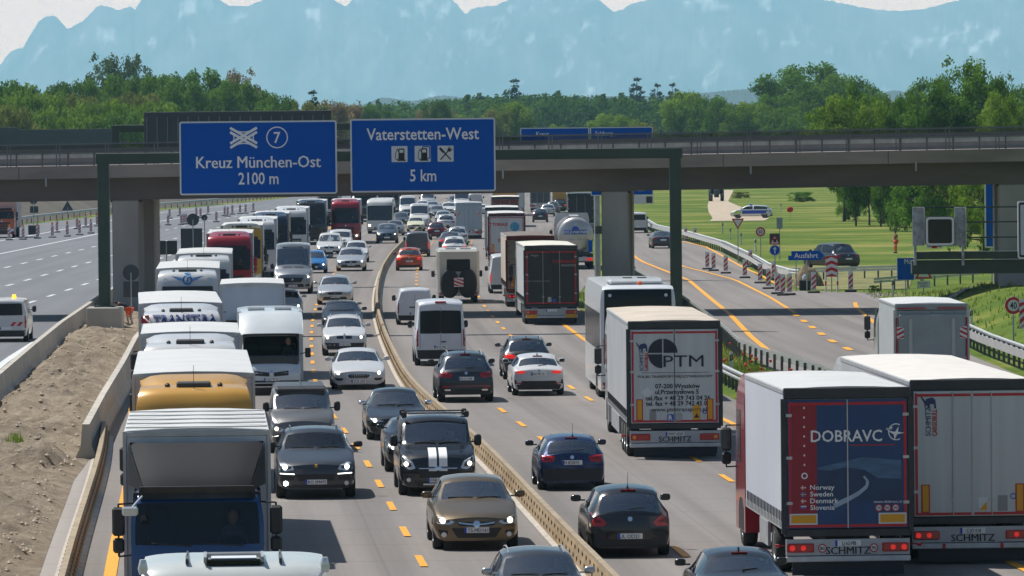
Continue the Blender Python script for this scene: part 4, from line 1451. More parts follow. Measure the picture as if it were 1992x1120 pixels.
tree('bush', 'bright', 1912, 270, 90, 430, 'bright bush beside the tall narrow blue sign', 'bush')
tree('bush', 'mid', 1815, 300, 140, 505, 'dark bush left of the square display, under the bridge', 'bush')
tree('bush', 'dark', 1745, 300, 120, 590, 'dark leafy bush closing the gap right of the young trees with bare trunks', 'bush')
tree('bush', 'mid', 1650, 330, 70, 620, 'leafy bush left of the young trees with bare trunks', 'bush')
tree('bush', 'mid', 1590, 408, 16, 1300, 'single small round shrub in the meadow below the young trees', 'bush')
for (px, yt, w, D, c, lb) in ((350, 376, 60, 960, 'bright', 'bright shrub under the bridge behind the far barrier, left of three'), (400, 372, 60, 980, 'dark', 'dark shrub under the bridge behind the far barrier, middle of three'), (455, 372, 70, 980, 'mid', 'green shrub under the bridge behind the far barrier, right of three')):
 tree('bush', c, px, yt, w, D, lb, 'bush')
tree('bush', 'olive', 1440, 372, 90, 860, 'low olive shrub row behind the tractor track', 'bush')
tree('bush', 'mid', 1560, 372, 120, 800, 'low green shrub row at the back of the meadow', 'bush')
for (px, yt, lb) in ((1700, 554, 'small dark shrub on the verge left of the white road post'), ):
 tree('bush', 'dark', px, yt, 24, G(px, 568).y, lb, 'bush')
GL = 'trees filling the belt on the left skyline'
for (px, yt, w, D, c, kd) in ((-40, 140, 150, 1010, 'mid', 'wide'), (40, 160, 140, 1000, 'bright', 'wide'), (160, 150, 120, 1020, 'mid', 'wide'), (225, 140, 130, 1030, 'mid', 'wide'), (290, 138, 120, 1010, 'mid', 'round'), (345, 150, 130, 1000, 'mid', 'wide'), (450, 150, 120, 1000, 'mid', 'wide'), (530, 180, 110, 990, 'mid', 'wide'), (600, 196, 100, 1010, 'olive', 'wide')):
 tree(kd, c, px, yt - 8, w * 1.1, D, 'leafy green tree in the dense belt on the left skyline behind the dark walls', 'tree', GL)
GR = 'trees filling the belt on the right skyline'
for (px, yt, w, D, c, kd) in ((1385, 184, 120, 1290, 'mid', 'wide'), (1455, 196, 110, 1290, 'bright', 'wide'), (1500, 180, 120, 1300, 'mid', 'wide'), (1560, 150, 150, 1310, 'mid', 'wide'), (1625, 140, 150, 1310, 'mid', 'wide'), (1700, 175, 130, 900, 'mid', 'wide'), (1735, 190, 130, 900, 'olive', 'wide'), (1800, 180, 130, 900, 'mid', 'wide'), (1830, 140, 130, 900, 'mid', 'wide'), (1900, 140, 140, 900, 'mid', 'wide'), (1985, 160, 120, 900, 'mid', 'wide')):
 tree(kd, c, px, yt - 6, w * 1.1, D, 'leafy green tree in the dense belt on the right skyline above the bridge railing', 'tree', GR)
# the distant wood: one mass nobody could count
rn = random.Random(99)
v, f, tone = [], [], []
base = broad_blobs(91, 26, .36, .15, .97, (.07, .14), 5)
fb = conifer_blobs(5)
for i in range(270):
 px = rn.uniform(560, 1420) if i < 230 else rn.uniform(-200, 2200)
 D = rn.uniform(1750, 2300)
 yt = lin([(-200, 215), (560, 205), (640, 200), (700, 198), (790, 190), (870, 183), (960, 176), (1060, 176), (1150, 176), (1250, 182), (1330, 182), (1420, 196), (2200, 200)])(px) + rn.uniform(-3, 26)
 top = AT(px, yt, D)
 h = top.z
 if h < 5: continue
 fir = rn.random() < .25
 bl = fb if fir else base
 ca, sa = math.cos(i * 2.4), math.sin(i * 2.4)
 w = h * rn.uniform(.8, 1.25)
 tr_ = rn.uniform(-.15, .12)
 for (bx, by, bzz, br) in bl:
  for _ in range(int(26 * br / .1) + 6):
   d = Vector((rn.gauss(0, 1), rn.gauss(0, 1), rn.gauss(0, 1))).normalized()
   c = Vector((bx, by, bzz)) + d * br * rn.uniform(.6, 1.1)
   c = Vector(((c.x * ca - c.y * sa) * w + top.x, (c.x * sa + c.y * ca) * w + D, c.z * h))
   nn = (d + Vector((rn.gauss(0, .5), rn.gauss(0, .5), rn.gauss(0, .5)))).normalized()
   a = nn.orthogonal().normalized()
   b = nn.cross(a)
   s = h * .026 * rn.uniform(.7, 1.3)
   k = len(v)
   v += [tuple(c - a * s), tuple(c - b * s * .6), tuple(c + a * s), tuple(c + b * s * .6)]
   f.append((k, k + 1, k + 2, k + 3))
   tone += [tr_] * 4
me = bpy.data.meshes.new('distant_wood')
me.from_pydata(v, [], f)
at = me.attributes.new('tone', 'FLOAT', 'POINT')
at.data.foreach_set('value', tone)
tag(meobj('distant_wood', me, LEAF['dark']), 'far off dark wood along the skyline between the two groups of nearer trees', 'wood', kind='stuff')
# ---------------------------------------------------------------- grass and poppies
GRB = leaf_mat('grass blades', (.10, .165, .024), (.28, .305, .08), .5)
rn = random.Random(31)
def grass(name, label, regions, size, matl):
 v, f, tone = [], [], []
 for (fn, n_) in regions:
  for _ in range(n_):
   x, y, z = fn()
   tn = .35 * noise.noise(Vector((x * .12, y * .05, 0))) + rn.uniform(-.08, .08)
   for _b in range(3):
    a = rn.uniform(0, 6.28)
    s = size * rn.uniform(.6, 1.3)
    dx, dy = math.cos(a) * s * .12, math.sin(a) * s * .12
    lx, ly = rn.gauss(0, .25) * s, rn.gauss(0, .25) * s
    ox, oy = rn.uniform(-.12, .12), rn.uniform(-.12, .12)
    k = len(v)
    v += [(x + ox - dx, y + oy - dy, z), (x + ox + dx, y + oy + dy, z), (x + ox + lx, y + oy + ly, z + s)]
    f.append((k, k + 1, k + 2))
    tone += [tn] * 3
 me = bpy.data.meshes.new(name)
 me.from_pydata(v, [], f)
 at = me.attributes.new('tone', 'FLOAT', 'POINT')
 at.data.foreach_set('value', tone)
 return tag(meobj(name, me, matl), label, 'grass', kind='stuff')
def reg_strip():
 y = rn.uniform(150, 330)
 a = lin([(110, 12.9), (140, 11.2), (170, 9.5), (200, 8.0), (245, 6.2), (290, 4.6), (330, 3.5)])(y)
 b = rl(y) - .4
 return rn.uniform(a, max(a + .2, b)), y, -.05
def reg_bank():
 y = rn.uniform(205, 326)
 x = rn.uniform(19.9, 34)
 return x, y, bank_h(x, y) - .05
grass('long_grass', 'long green grass on the strip by the ramp and on the bank', [(reg_strip, 5500), (reg_bank, 2200)], .24, GRB)
def reg_left():
 y = rn.uniform(300, 640)
 a, b = lc_r(y) + .4, CURVE(y) - 11
 return rn.uniform(a, b), y, -.05
grass('dry_grass', 'dry thin grass between the two carriageways beyond the bridge', [(reg_left, 3000)], .3, leaf_mat('dry blades', (.10, .09, .045), (.24, .21, .11), .2))
m = MB()
for _ in range(150):
 x, y, z = reg_strip()
 if y < 195 or y > 262: continue
 r = rn.uniform(.035, .065)
 m.lathe([(.01, z + .46), (r, z + .50), (r * 1.15, z + .56), (r * .8, z + .57)], 6, Matrix.Translation((x, y, 0)))
tag(m.obj('poppy_flowers', pm('poppy petals', (.55, .03, .012), rough=.6), smooth=0), 'scattered red poppies in the grass strip beside the exit ramp', 'poppies', kind='stuff')
m = MB()
rn2 = random.Random(5)
for (px, py, s) in ((28, 876, .3), (155, 688, .25)):
 g = G(px, py)
 for _ in range(60):
  a = rn2.uniform(0, 6.28); q = rn2.uniform(0, s)
  x, y = g.x + math.cos(a) * q, g.y + math.sin(a) * q * 2
  m.add([(x - .02, y, .25), (x + .02, y, .25), (x + rn2.gauss(0, .06), y, .25 + rn2.uniform(.12, .34))], [(0, 1, 2)])
tag(m.obj('weeds', LEAF['bright'], smooth=0), 'two small green weed tufts growing in the gravel heap', 'weeds', kind='stuff')
# ================================================================== VEHICLE TOOLS
def dense(poly, s):
 out = []
 n = len(poly)
 for i in range(n):
  a, b = Vector(poly[i]), Vector(poly[(i + 1) % n])
  k = max(1, int((b - a).length / s))
  out += [a + (b - a) * j / k for j in range(k)]
 return out
def rpoly(pts, r=.03, n=3):
 """polygon with rounded corners"""
 out = []
 m = len(pts)
 for i in range(m):
  p, a, b = Vector(pts[i]), Vector(pts[i - 1]), Vector(pts[(i + 1) % m])
  ra = min(r, (a - p).length * .45)
  rb = min(r, (b - p).length * .45)
  A, B = p + (a - p).normalized() * ra, p + (b - p).normalized() * rb
  for j in range(n + 1):
   t = j / n
   out.append(tuple((1 - t) ** 2 * A + 2 * t * (1 - t) * p + t * t * B))
 return out
def inside(p, poly):
 c = False
 n = len(poly)
 for i in range(n):
  a, b = poly[i], poly[i - 1]
  if (a[1] > p[1]) != (b[1] > p[1]) and p[0] < (b[0] - a[0]) * (p[1] - a[1]) / (b[1] - a[1]) + a[0]:
   c = not c
 return c
def decal(bvh, poly, side, off=.006, s=.09, mb=None):
 """thin shell of the given outline laid on the body: side f/r project along y, l/R along x (outline in (y,z)), t from above"""
 mb = mb or MB()
 b = dense(poly, s)
 xs, zs = [p[0] for p in b], [p[1] for p in b]
 pts = [Vector((p[0], p[1])) for p in b]
 x = min(xs) + s * .6
 while x < max(xs) - s * .3:
  z = min(zs) + s * .6
  while z < max(zs) - s * .3:
   if inside((x, z), b) and min((Vector((x, z)) - q).length for q in b) > s * .45:
    pts.append(Vector((x, z)))
   z += s
  x += s
 nb_ = len(b)
 try:
  ov, oe, of, *_r = delaunay_2d_cdt(pts, [], [list(range(nb_))], 1, 1e-5)
 except Exception:
  return mb
 D = {'f': Vector((0, -1, 0)), 'r': Vector((0, 1, 0)), 'l': Vector((1, 0, 0)), 'R': Vector((-1, 0, 0)), 't': Vector((0, 0, -1))}[side]
 top, low = [], []
 for p in ov:
  if side in 'fr': o = Vector((p.x, 0, p.y)) - D * 20
  elif side == 't': o = Vector((p.x, p.y, 20))
  else: o = Vector((0, p.x, p.y)) - D * 20
  h = bvh.ray_cast(o, D)
  q = h[0]
  if q is None:
   nr = bvh.find_nearest(o + D * 18)
   q = nr[0]
   q = Vector((p.x, q.y, p.y)) if side in 'fr' else (Vector((q.x, p.x, p.y)) if side != 't' else Vector((p.x, p.y, q.z)))
  top.append(q - D * off)
  low.append(q + D * .02)
 cnt = {}
 for f in of:
  for i in range(len(f)):
   e = (f[i], f[(i + 1) % len(f)])
   cnt[e] = cnt.get(e, 0) + 1
 k = len(top)
 fs = [tuple(f) for f in of]
 for (a, c) in list(cnt):
  if (c, a) not in cnt:
   fs.append((a, c, c + k, a + k))
 return mb.add(top + low, fs)
def mir(poly): return [(-a, b) for a, b in poly][::-1]
_WH = {}
def wheel(parent, x, y, r, w=.22, truck=False):
 key = (round(r, 3), round(w, 2), truck)
 if key not in _WH:
  T = Matrix.Rotation(math.pi / 2, 4, 'Y')
  m = MB().lathe([(r * .62, -w * .42), (r * .9, -w * .5), (r * .97, -w * .42), (r, -w * .2), (r, w * .2), (r * .97, w * .42), (r * .9, w * .5), (r * .62, w * .42)], 24, T)
  k = MB().lathe([(r * .60, -w * .40), (r * .63, -w * .47), (r * .56, -w * .44), (r * .5, -w * .25), (r * .15, -w * .32), (.01, -w * .34)], 20, T)
  k.lathe([(r * .60, w * .40), (r * .63, w * .47), (r * .56, w * .44), (r * .5, w * .25), (r * .15, w * .32), (.01, w * .34)], 20, T)
  for sg in (-1, 1):
   for i in range(5 if not truck else 8):
    a = 6.283 * i / (5 if not truck else 8)
    k.box(-.012, .012, -r * .07, r * .07, r * .12, r * .58, 0, Matrix.Rotation(a, 4, 'X') @ Matrix.Translation((sg * w * .36, 0, 0)))
  a, b = m.obj('wheel', RUB, smooth=50), k.obj('rim', RIM, smooth=40)
  _WH[key] = (a.data, b.data)
  bpy.data.objects.remove(a)
  bpy.data.objects.remove(b)
 me, rm = _WH[key]
 o = meobj('wheel', me, None, parent)
 o.location = (x, y, r)
 o.rotation_euler.x = random.uniform(0, 6)
 meobj('rim', rm, None, o)
 return o
def plate(parent, bvh, side, z, text, w=.52, h=.115, x=0.0, yel=False):
 ys = []
 D = -1 if side == 'f' else 1
 for dx in (-w / 2, 0, w / 2):
  for dz in (-h / 2, h / 2):
   q = bvh.ray_cast(Vector((x + dx, -D * 20, z + dz)), Vector((0, D, 0)))[0]
   if q: ys.append(q.y)
 y = (max(ys) if side == 'f' else min(ys)) if ys else 0
 sg = 1 if side == 'f' else -1
 y += sg * .006
 o = MB().box(x - w / 2, x + w / 2, y - sg * .02, y + sg * .01, z - h / 2, z + h / 2).obj('number_plate', PLATE, parent, 0)
 lx = x - sg * -1 * (w / 2) if side == 'f' else x - w / 2
 a, b = (x + w / 2 - .045, x + w / 2) if side == 'f' else (x - w / 2, x - w / 2 + .045)
 MB().box(a, b, y, y + sg * .013, z - h / 2, z + h / 2).obj('blue_band', PBLUE, o, 0)
 if text:
  tm = text_mesh(text)
  hh = h * .68
  ws = min(1.0, (w - .09) / (tm[2] * hh / .72))
  MB().text(text, x - sg * .022 * (1 if side == 'f' else -1) * 1, y + sg * .014, z - hh / 2, hh, mirror=(side == 'f'), wscale=ws, bold=.01).obj('plate_lettering', INK, o, 0)
 return o
def superell(cx, cy, cz, a, b, c, n=10, m=6, p=.6):
 v, f = [], []
 sp_ = lambda t, e: math.copysign(abs(t) ** e, t)
 for j in range(m + 1):
  ph = -math.pi / 2 + math.pi * j / m
  for i in range(n):
   th = 2 * math.pi * i / n
   v.append((cx + a * sp_(math.cos(ph), p) * sp_(math.cos(th), p), cy + b * sp_(math.cos(ph), p) * sp_(math.sin(th), p), cz + c * sp_(math.sin(ph), p)))
 for j in range(m):
  for i in range(n):
   f.append((j * n + i, j * n + (i + 1) % n, (j + 1) * n + (i + 1) % n, (j + 1) * n + i))
 return v, f
CARS = {
 'hatch': dict(L=4.15, W=1.77, H=1.48, hf=.76, cy=1.02, cz=1.00, rf=1.86, rr=3.45, ty=3.98, tz=.98, zb=.21, wr=.70, R=.315),
 'sedan': dict(L=4.75, W=1.84, H=1.43, hf=.72, cy=1.30, cz=.95, rf=2.15, rr=3.40, ty=4.12, tz=1.02, zb=.20, wr=.68, R=.33, trunk=1),
 'suv': dict(L=4.60, W=1.88, H=1.68, hf=.92, cy=1.15, cz=1.14, rf=1.98, rr=3.95, ty=4.46, tz=1.10, zb=.26, wr=.71, R=.37),
 'minivan': dict(L=4.40, W=1.84, H=1.82, hf=.94, cy=.85, cz=1.20, rf=1.70, rr=4.22, ty=4.34, tz=1.12, zb=.22, wr=.80, R=.33),
 'midvan': dict(L=5.00, W=1.97, H=1.98, hf=1.03, cy=.80, cz=1.28, rf=1.62, rr=4.84, ty=4.94, tz=1.20, zb=.23, wr=.83, R=.34, flat=1),
 'bigvan': dict(L=5.60, W=2.05, H=2.62, hf=1.10, cy=.80, cz=1.42, rf=1.72, rr=5.45, ty=5.55, tz=1.50, zb=.26, wr=.86, R=.35, flat=1),
}
def smooth_lin(K, r=.05):
 g = lin(K)
 return lambda y: (g(y - r) + 2 * g(y) + g(y + r)) / 4
class Car:
 """body lofted from cross-sections; front at local +y, origin on the ground under the middle"""
 def __init__(s, label, cat, kind_, pnt, name='car', group=None, **kw):
  d = dict(CARS[kind_])
  d.update({k: v for k, v in kw.items() if k in ('L', 'W', 'H', 'hf', 'cy', 'cz', 'rf', 'rr', 'ty', 'tz', 'zb', 'wr', 'R', 'trunk', 'flat')})
  s.d, s.kind = d, kind_
  L, W, H, hf, cy, cz, rf, rr_, ty, tz, zb = (d[k] for k in ('L', 'W', 'H', 'hf', 'cy', 'cz', 'rf', 'rr', 'ty', 'tz', 'zb'))
  s.L, s.W, s.H, s.hf, s.tz, s.zb = L, W, H, hf, tz, zb
  s.root = thing(name, label, cat, group=group)
  hw = W / 2
  flat = d.get('flat')
  if flat:
   topk = [(0, hf - .05), (.10, hf + .03), (cy, cz), (rf, H - .06), (rf + .5, H - .01), (rr_ - .5, H), (rr_, H - .03), (L - .02, H - .12), (L, H - .2)]
  elif d.get('trunk'):
   topk = [(0, hf - .06), (.10, hf), (cy, cz), (rf, H - .04), ((rf + rr_) / 2, H), (rr_, H - .07), (ty, tz), (L - .08, tz - .02), (L, tz - .10)]
  else:
   topk = [(0, hf - .06), (.10, hf), (cy, cz), (rf, H - .04), ((rf + rr_) / 2, H), (rr_, H - .07), (ty, tz + .02), (L - .05, tz - .02), (L, tz - .10)]
  top = smooth_lin(topk, .04)
  bz_ = cz - .05
  belt = smooth_lin([(0, hf - .14), (.12, hf - .07), (cy, bz_), (L * .6, bz_ + .02), (L - .3, tz - .04), (L, tz - .14)] if not flat else
                          [(0, hf - .14), (.12, hf - .05), (cy, bz_), (L * .5, bz_ + .05), (L, bz_ + .05)], .05)
  wr = d['wr']
  wrf = pchip([(0, .70), (.3, .78), (cy, .88), (rf, wr), ((rf + rr_) / 2, wr + .01), (rr_, wr - .02), (ty, .84 if not flat else wr - .02), (L + .01, .84 if not flat else wr - .03)])
  plan = pchip([(0, .90), (.12, .945), (.40, .985), (.9, 1), (L - .8, 1), (L - .25, .985), (L, .945)])
  ys = [0, .03, .08, .16, .3, .5, .75, cy - .12, cy]
  ys += [cy + (rf - cy) * i / 6 for i in range(1, 7)]
  bp = rf + (rr_ - rf) * .36
  ys += [rf + (rr_ - rf) * i / 6 for i in range(1, 7)] + [bp - .045, bp + .045]
  ys += [rr_ + (ty - rr_) * i / 5 for i in range(1, 6)]
  ys += [L - .16, L - .06, L - .03, L]
  ys = sorted(set(round(y, 3) for y in ys))
  ys = [y for i, y in enumerate(ys) if i == 0 or y - ys[i - 1] > .012]
  NV = 13
  rings = []
  for y in ys:
   w, zt, zs = hw * plan(y), top(y), belt(y)
   zs = min(zs, zt - .02)
   c = zt - zs
   g = max(0, min(1, (c - .06) / .30))
   wtop = w * wrf(y) if g > 0 else w * .80
   wtop = w * .80 * (1 - g) + w * wrf(y) * g
   cr = .05 * g + .5 * c * (1 - g)
   P_ = [(0.0, zb), (.84 * w, zb), (.95 * w, zb + .06), (w, zb + .38 * (zs - zb)), (.995 * w, zb + .72 * (zs - zb)), (.965 * w, zs),
                  (.965 * w - .03 * w * (1 if g > 0 else 1), zs + min(.035, .3 * c)),
                  (wtop + .02, zt - cr - .055 * g - .15 * c * (1 - g)), (wtop - .05, zt - cr - .008 * g)]
   for t in (.72, .45, .2, 0):
    P_.append(((wtop - .05) * t, zt - (cr + .008) * t ** 2.2))
   rings.append(P_)
  s.NV = NV
  V, F, GF, lin_f = [], [], [], []
  n = 2 * NV - 2
  def warp(x, yf, z):
   xn = abs(x) / hw
   y = yf
   if yf < 1.0:
    e = (1 - yf) ** 1.5
    y += (.20 if not flat else .16) * xn ** 2.2 * e
    e2 = max(0, 1 - yf / .35)
    y += e2 * ((max(0, zb + .22 - z)) * .30 + max(0, z - (zb + .62 * (hf - zb))) * .35)
   q = L - yf
   if q < .8:
    e = (1 - q / .8) ** 1.5
    y -= (.13 if not flat else .05) * xn ** 2.4 * e
    e2 = max(0, 1 - q / .3)
    y -= e2 * (max(0, zb + .2 - z) * .25 + (0 if flat else max(0, z - (zb + .55 * (tz - zb))) * .22))
   return (x, L / 2 - y, z)
  for i, (y, P_) in enumerate(zip(ys, rings)):
   for k in range(n):
    if k < NV: x, z = P_[k]
    else:
     x, z = P_[n - k]
     x = -x
    V.append(warp(x, y, z))
  def seg(a, b, y0, y1): return y0 - .004 <= a and b <= y1 + .004
  for i in range(len(ys) - 1):
   a, b = ys[i], ys[i + 1]
   ws_ = seg(a, b, cy + .02, rf - .02)
   rw_ = (not flat) and seg(a, b, rr_ + .02, ty - .02)
   sd = seg(a, b, cy + (rf - cy) * .30, (rr_ + ty) / 2 if not flat else rf + .35) and not seg(a, b, bp - .05, bp + .05)
   for k in range(n):
    kk = k if k < NV - 1 else n - 1 - k       # mirrored strip index
    q = (i * n + k, i * n + (k + 1) % n, (i + 1) * n + (k + 1) % n, (i + 1) * n + k)
    if kk >= 8 and (ws_ or rw_): GF.append((q, 'w' if ws_ else 'r'))
    elif kk == 6 and sd: GF.append((q, 's'))
    else:
     F.append(q)
     if kk >= 6 and cy < a < ty: lin_f.append(q)
  for (i, y) in ((0, ys[0]), (len(ys) - 1, ys[-1])):       # end caps as grids
   P_ = rings[i]
   NXC = 9
   idx = []
   for k in range(NV):
    x, z = P_[k]
    row = []
    for c in range(NXC):
     if c == 0: row.append(i * n + k)
     elif c == NXC - 1: row.append(i * n + ((n - k) % n))
     elif x == 0: row.append(i * n + k)
     else:
      row.append(len(V))
      V.append(warp(x * (1 - 2 * c / (NXC - 1)), y, z))
    idx.append(row)
   for k in range(NV - 1):
    for c in range(NXC - 1):
     q = []
     for t in (idx[k][c], idx[k][c + 1], idx[k + 1][c + 1], idx[k + 1][c]):
      if t not in q: q.append(t)
     if len(q) > 2: F.append(tuple(q))
  s.bvh = BVHTree.FromPolygons([Vector(v) for v in V], F + [q for q, _ in GF])
  s.paint = pnt
  def sub(faces, fn=None):
   m = MB()
   ix = {}
   out = []
   for q in faces:
    r_ = []
    for t in q:
     if t not in ix:
      ix[t] = len(m.v)
      m.v.append(V[t] if fn is None else fn(V[t]))
     r_.append(ix[t])
    out.append(tuple(r_))
   m.f = out
   return m
  s.body = sub(F).obj('body', pnt, s.root, smooth=42)
  tint = kw.get('glass', GLASS)
  for key, nm in (('w', 'windscreen'), ('r', 'rear_window'), ('s', 'side_windows')):
   fs = [q for q, t in GF if t == key]
   if not fs: continue
   if key == 's':
    for sg in (-1, 1):
     sub([q for q in fs if V[q[0]][0] * sg > 0]).obj('side_window', tint if key != 's' else GLASSD, s.root, smooth=42)
   else:
    sub(fs).obj(nm, tint, s.root, smooth=42)
  sub(lin_f, lambda p: (p[0] * .96, p[1], p[2] - .025)).obj('headliner', LINER, s.root, smooth=0)
  # cabin
  yd = L / 2 - cy - .28
  MB().box(-hw * .8, hw * .8, yd - .3, yd + .1, zb + .2, cz - .04, .06).obj('dashboard', BLK, s.root)
  MB().box(-hw * .86, hw * .86, L / 2 - (ty if not flat else rf + 1.3), yd - .05, zb + .06, zb + .36).obj('floor', BLK, s.root, 0)
  if flat:
   yb = L / 2 - rf - 1.0
   MB().box(-hw * .84, hw * .84, yb - .03, yb, zb + .2, H - .12).obj('bulkhead', BLK, s.root, 0)
  for sg in (-1, 1):
   x = sg * hw * .42
   yy = L / 2 - rf - .10
   m = MB().box(x - .23, x + .23, yy - .12, yy + .02, zb + .3, cz + .16, .05).box(x - .13, x + .13, yy - .10, yy - .01, cz + .18, cz + .38, .04)
   m.box(x - .24, x + .24, yy - .1, yy + .42, zb + .3, zb + .46, .04)
   m.obj('seat', SEATM, s.root)
  if not flat:
   yy = L / 2 - rr_ - (.10 if d.get('trunk') else -.25)
   MB().box(-hw * .68, hw * .68, yy - .1, yy + .04, zb + .3, cz + .08, .05).obj('rear_bench', SEATM, s.root)
  if kw.get('driver', True):
   x = hw * .42 * -1     # left hand drive: driver sits on the car's left (-x)
   yy = L / 2 - rf + .10
   m = MB()
   v, f = superell(x, yy, cz + .22, .085, .10, .125, 10, 8, .9)
   m.add(v, f)
   m.obj('driver_head', SKIN, s.root, smooth=80)
   m = MB()
   v, f = superell(x, yy - .02, cz - .10, .21, .12, .26, 12, 8, .8)
   m.add(v, f)
   m.obj('driver_torso', kw.get('shirt', pm('dark shirt', (.05, .06, .08), rough=.9)), s.root, smooth=80)
  R = d['R']
  s.R = R
  s.ya, s.yb = L / 2 - .86 - (.06 if W > 1.9 else 0), -(L / 2 - .80)
  ww = .225 if R < .36 else .25
  for sg in (-1, 1):
   for yw in (s.ya, s.yb):
    wheel(s.root, sg * (hw - ww / 2 - .005), yw, R, ww)
    a = [(yw + (R + .055) * math.cos(t), max(zb + .012, R + (R + .055) * math.sin(t))) for t in [math.pi * i / 12 for i in range(13)]]
    a = [(yw + R + .055, zb + .012)] + a + [(yw - R - .055, zb + .012)]
    decal(s.bvh, a, 'l' if sg < 0 else 'R', .002, .12).obj('wheel_arch', BLK, s.root, 0)
  for sg in (-1, 1):
   big = .075 if flat else .06
   zc = cz + (.12 if not flat else .10)
   xm = sg * (hw * plan(cy + .35) * 1.0 + .09)
   ym = L / 2 - cy - .34
   m = MB().add(*superell(xm, ym, zc, .115 if not flat else .10, .06, .075 if not flat else .15))
   m.box(min(xm - sg * .2, xm), max(xm - sg * .2, xm), ym - .02, ym + .02, zc - .06, zc - .025)
   o = m.obj('door_mirror', kw.get('mirror_mat', pnt if not flat else BLK), s.root, smooth=80)
   MB().prism(rpoly([(xm - .09, zc - .055), (xm + .09, zc - .055), (xm + .09, zc + .055), (xm - .09, zc + .055)], .02), ym - .067, ym - .055).obj('mirror_glass', MGLASS, o, 0)
 # outlines are given as (fraction of half width, fraction of face height)
 def fr(s, side, P_, top=None):
  t = (s.hf if side == 'f' else s.tz) if top is None else top
  return [(a * s.W / 2, s.zb + b * (t - s.zb)) for a, b in P_]
 def put(s, name, mat, side, P_, both=True, off=.007, r=.03, parent=None, res=.09, absz=False):
  pl = [(a * s.W / 2, b) for a, b in P_] if absz else s.fr(side, P_)
  pl = rpoly(pl, r) if r else pl
  o = decal(s.bvh, pl, side, off, res).obj(name, mat, parent or s.root, smooth=60)
  out = [o]
  if both:
   out.append(decal(s.bvh, mir(pl), side, off, res).obj(name, mat, parent or s.root, smooth=60))
  return out
 def spot(s, name, mat, side, u, q, rad, both=True, off=.012, parent=None):
  z = s.zb + q * ((s.hf if side == 'f' else s.tz) - s.zb)
  return s.put(name, mat, side, [((u * s.W / 2 + a) / (s.W / 2), b) for a, b in circ(0, z, rad, 12)], both, off, 0, parent, .05, True)
 def emblem(s, side, q, rad, mat=CHROME, rx=1.0):
  z = s.zb + q * ((s.hf if side == 'f' else s.tz) - s.zb)
  P_ = [(a * rx / (s.W / 2), b) for a, b in circ(0, z, rad, 14)]
  return s.put('emblem', mat, side, P_, False, .02, 0, None, .05, True)
 def wipers(s, rear=False):
  m = MB()
  H_, cz = s.H, s.d['cz']
  if rear:
   if s.d.get('flat'): return
   pts = [(0, s.tz + .06), (.30, s.tz + .09)]
   dr = ('r',)
  else:
   dr = ('f',)
   pts = None
  if pts:
   q = [s.bvh.ray_cast(Vector((a, -20, b)), Vector((0, 1, 0)))[0] + Vector((0, -.02, .0)) for a, b in pts]
   m.cyl(q[0], q[1], .010, n=5)
  else:
   for x0, x1 in ((.55, .02), (-.05, -.58)):
    q = []
    for a, b in ((x0, cz + .06), (x1, cz + .07)):
     h_ = s.bvh.ray_cast(Vector((a, 20, b)), Vector((0, -1, 0)))[0]
     if h_: q.append(h_ + Vector((0, .02, .01)))
    if len(q) == 2: m.cyl(q[0], q[1], .010, n=5)
  if m.v: m.obj('wiper', BLK, s.root, 0)
 def rails(s, mat=BLK, x=.60):
  for sg in (-1, 1):
   xx = sg * s.W / 2 * x
   ys_ = [s.L / 2 - s.d['rf'] - .1 - (s.d['rr'] - s.d['rf'] - .1) * i / 6 for i in range(7)]
   P_ = []
   for y in ys_:
    h_ = s.bvh.ray_cast(Vector((xx, y, 10)), Vector((0, 0, -1)))[0]
    P_.append((h_ if h_ else Vector((xx, y, s.H))) + Vector((0, 0, .05)))
   P_[0].z -= .05
   P_[-1].z -= .05
   MB().tube(P_, .018).obj('roof_rail', mat, s.root)
 def antenna(s, x=0, back=.25, h=.35, lean=.12):
  y = s.L / 2 - s.d['rr'] + back
  h_ = s.bvh.ray_cast(Vector((x, y, 10)), Vector((0, 0, -1)))[0]
  MB().cyl(h_ - Vector((0, 0, .01)), h_ + Vector((0, -lean, h)), .008, .004, 5).lathe([(.035, 0), (.015, .05), (.005, .07)], 8, Matrix.Translation(h_)).obj('antenna', BLK, s.root, 0)
 def fin(s):
  y = s.L / 2 - s.d['rr'] + .15
  h_ = s.bvh.ray_cast(Vector((0, y, 10)), Vector((0, 0, -1)))[0]
  MB().prism([(y + .09, h_.z - .01), (y - .07, h_.z - .01), (y - .05, h_.z + .07), (y - .01, h_.z + .07)], -.016, .016, 'x').obj('antenna_fin', BLK, s.root, 0)
 def lines(s, side, polylines, w=.012, mat=None):
  """panel gaps drawn as thin dark strips set in the surface"""
  m = MB()
  for P_ in polylines:
   for (a, b), (c, d_) in zip(P_[:-1], P_[1:]):
    dx, dz = c - a, d_ - b
    L_ = math.hypot(dx, dz) or 1
    nx_, nz_ = -dz / L_ * w / 2, dx / L_ * w / 2
    decal(s.bvh, [(a + nx_, b + nz_), (a - nx_, b - nz_), (c - nx_, d_ - nz_), (c + nx_, d_ + nz_)], side, .002, .2, m)
  m.obj('panel_gap', mat or BLK, s.root, 0)
 def place(s, px, py, sgn, wpx=None, rz=None, x_at=None):
  """nearest wheels touch the ground at the pixel; sgn -1 faces the camera, 1 drives away"""
  g = G(px, py)
  th = heading(g.y, sgn) if rz is None else rz
  k = 1.0
  if wpx:
   k = (wpx * g.y / FPX) / s.W
   k = max(.9, min(1.12, k))
  hd = Vector((-math.sin(th), math.cos(th), 0))
  near = s.ya if sgn < 0 else s.yb
  s.root.location = g - hd * near * k
  s.root.rotation_euler.z = th
  s.root.scale = (k, k, k)
  return s
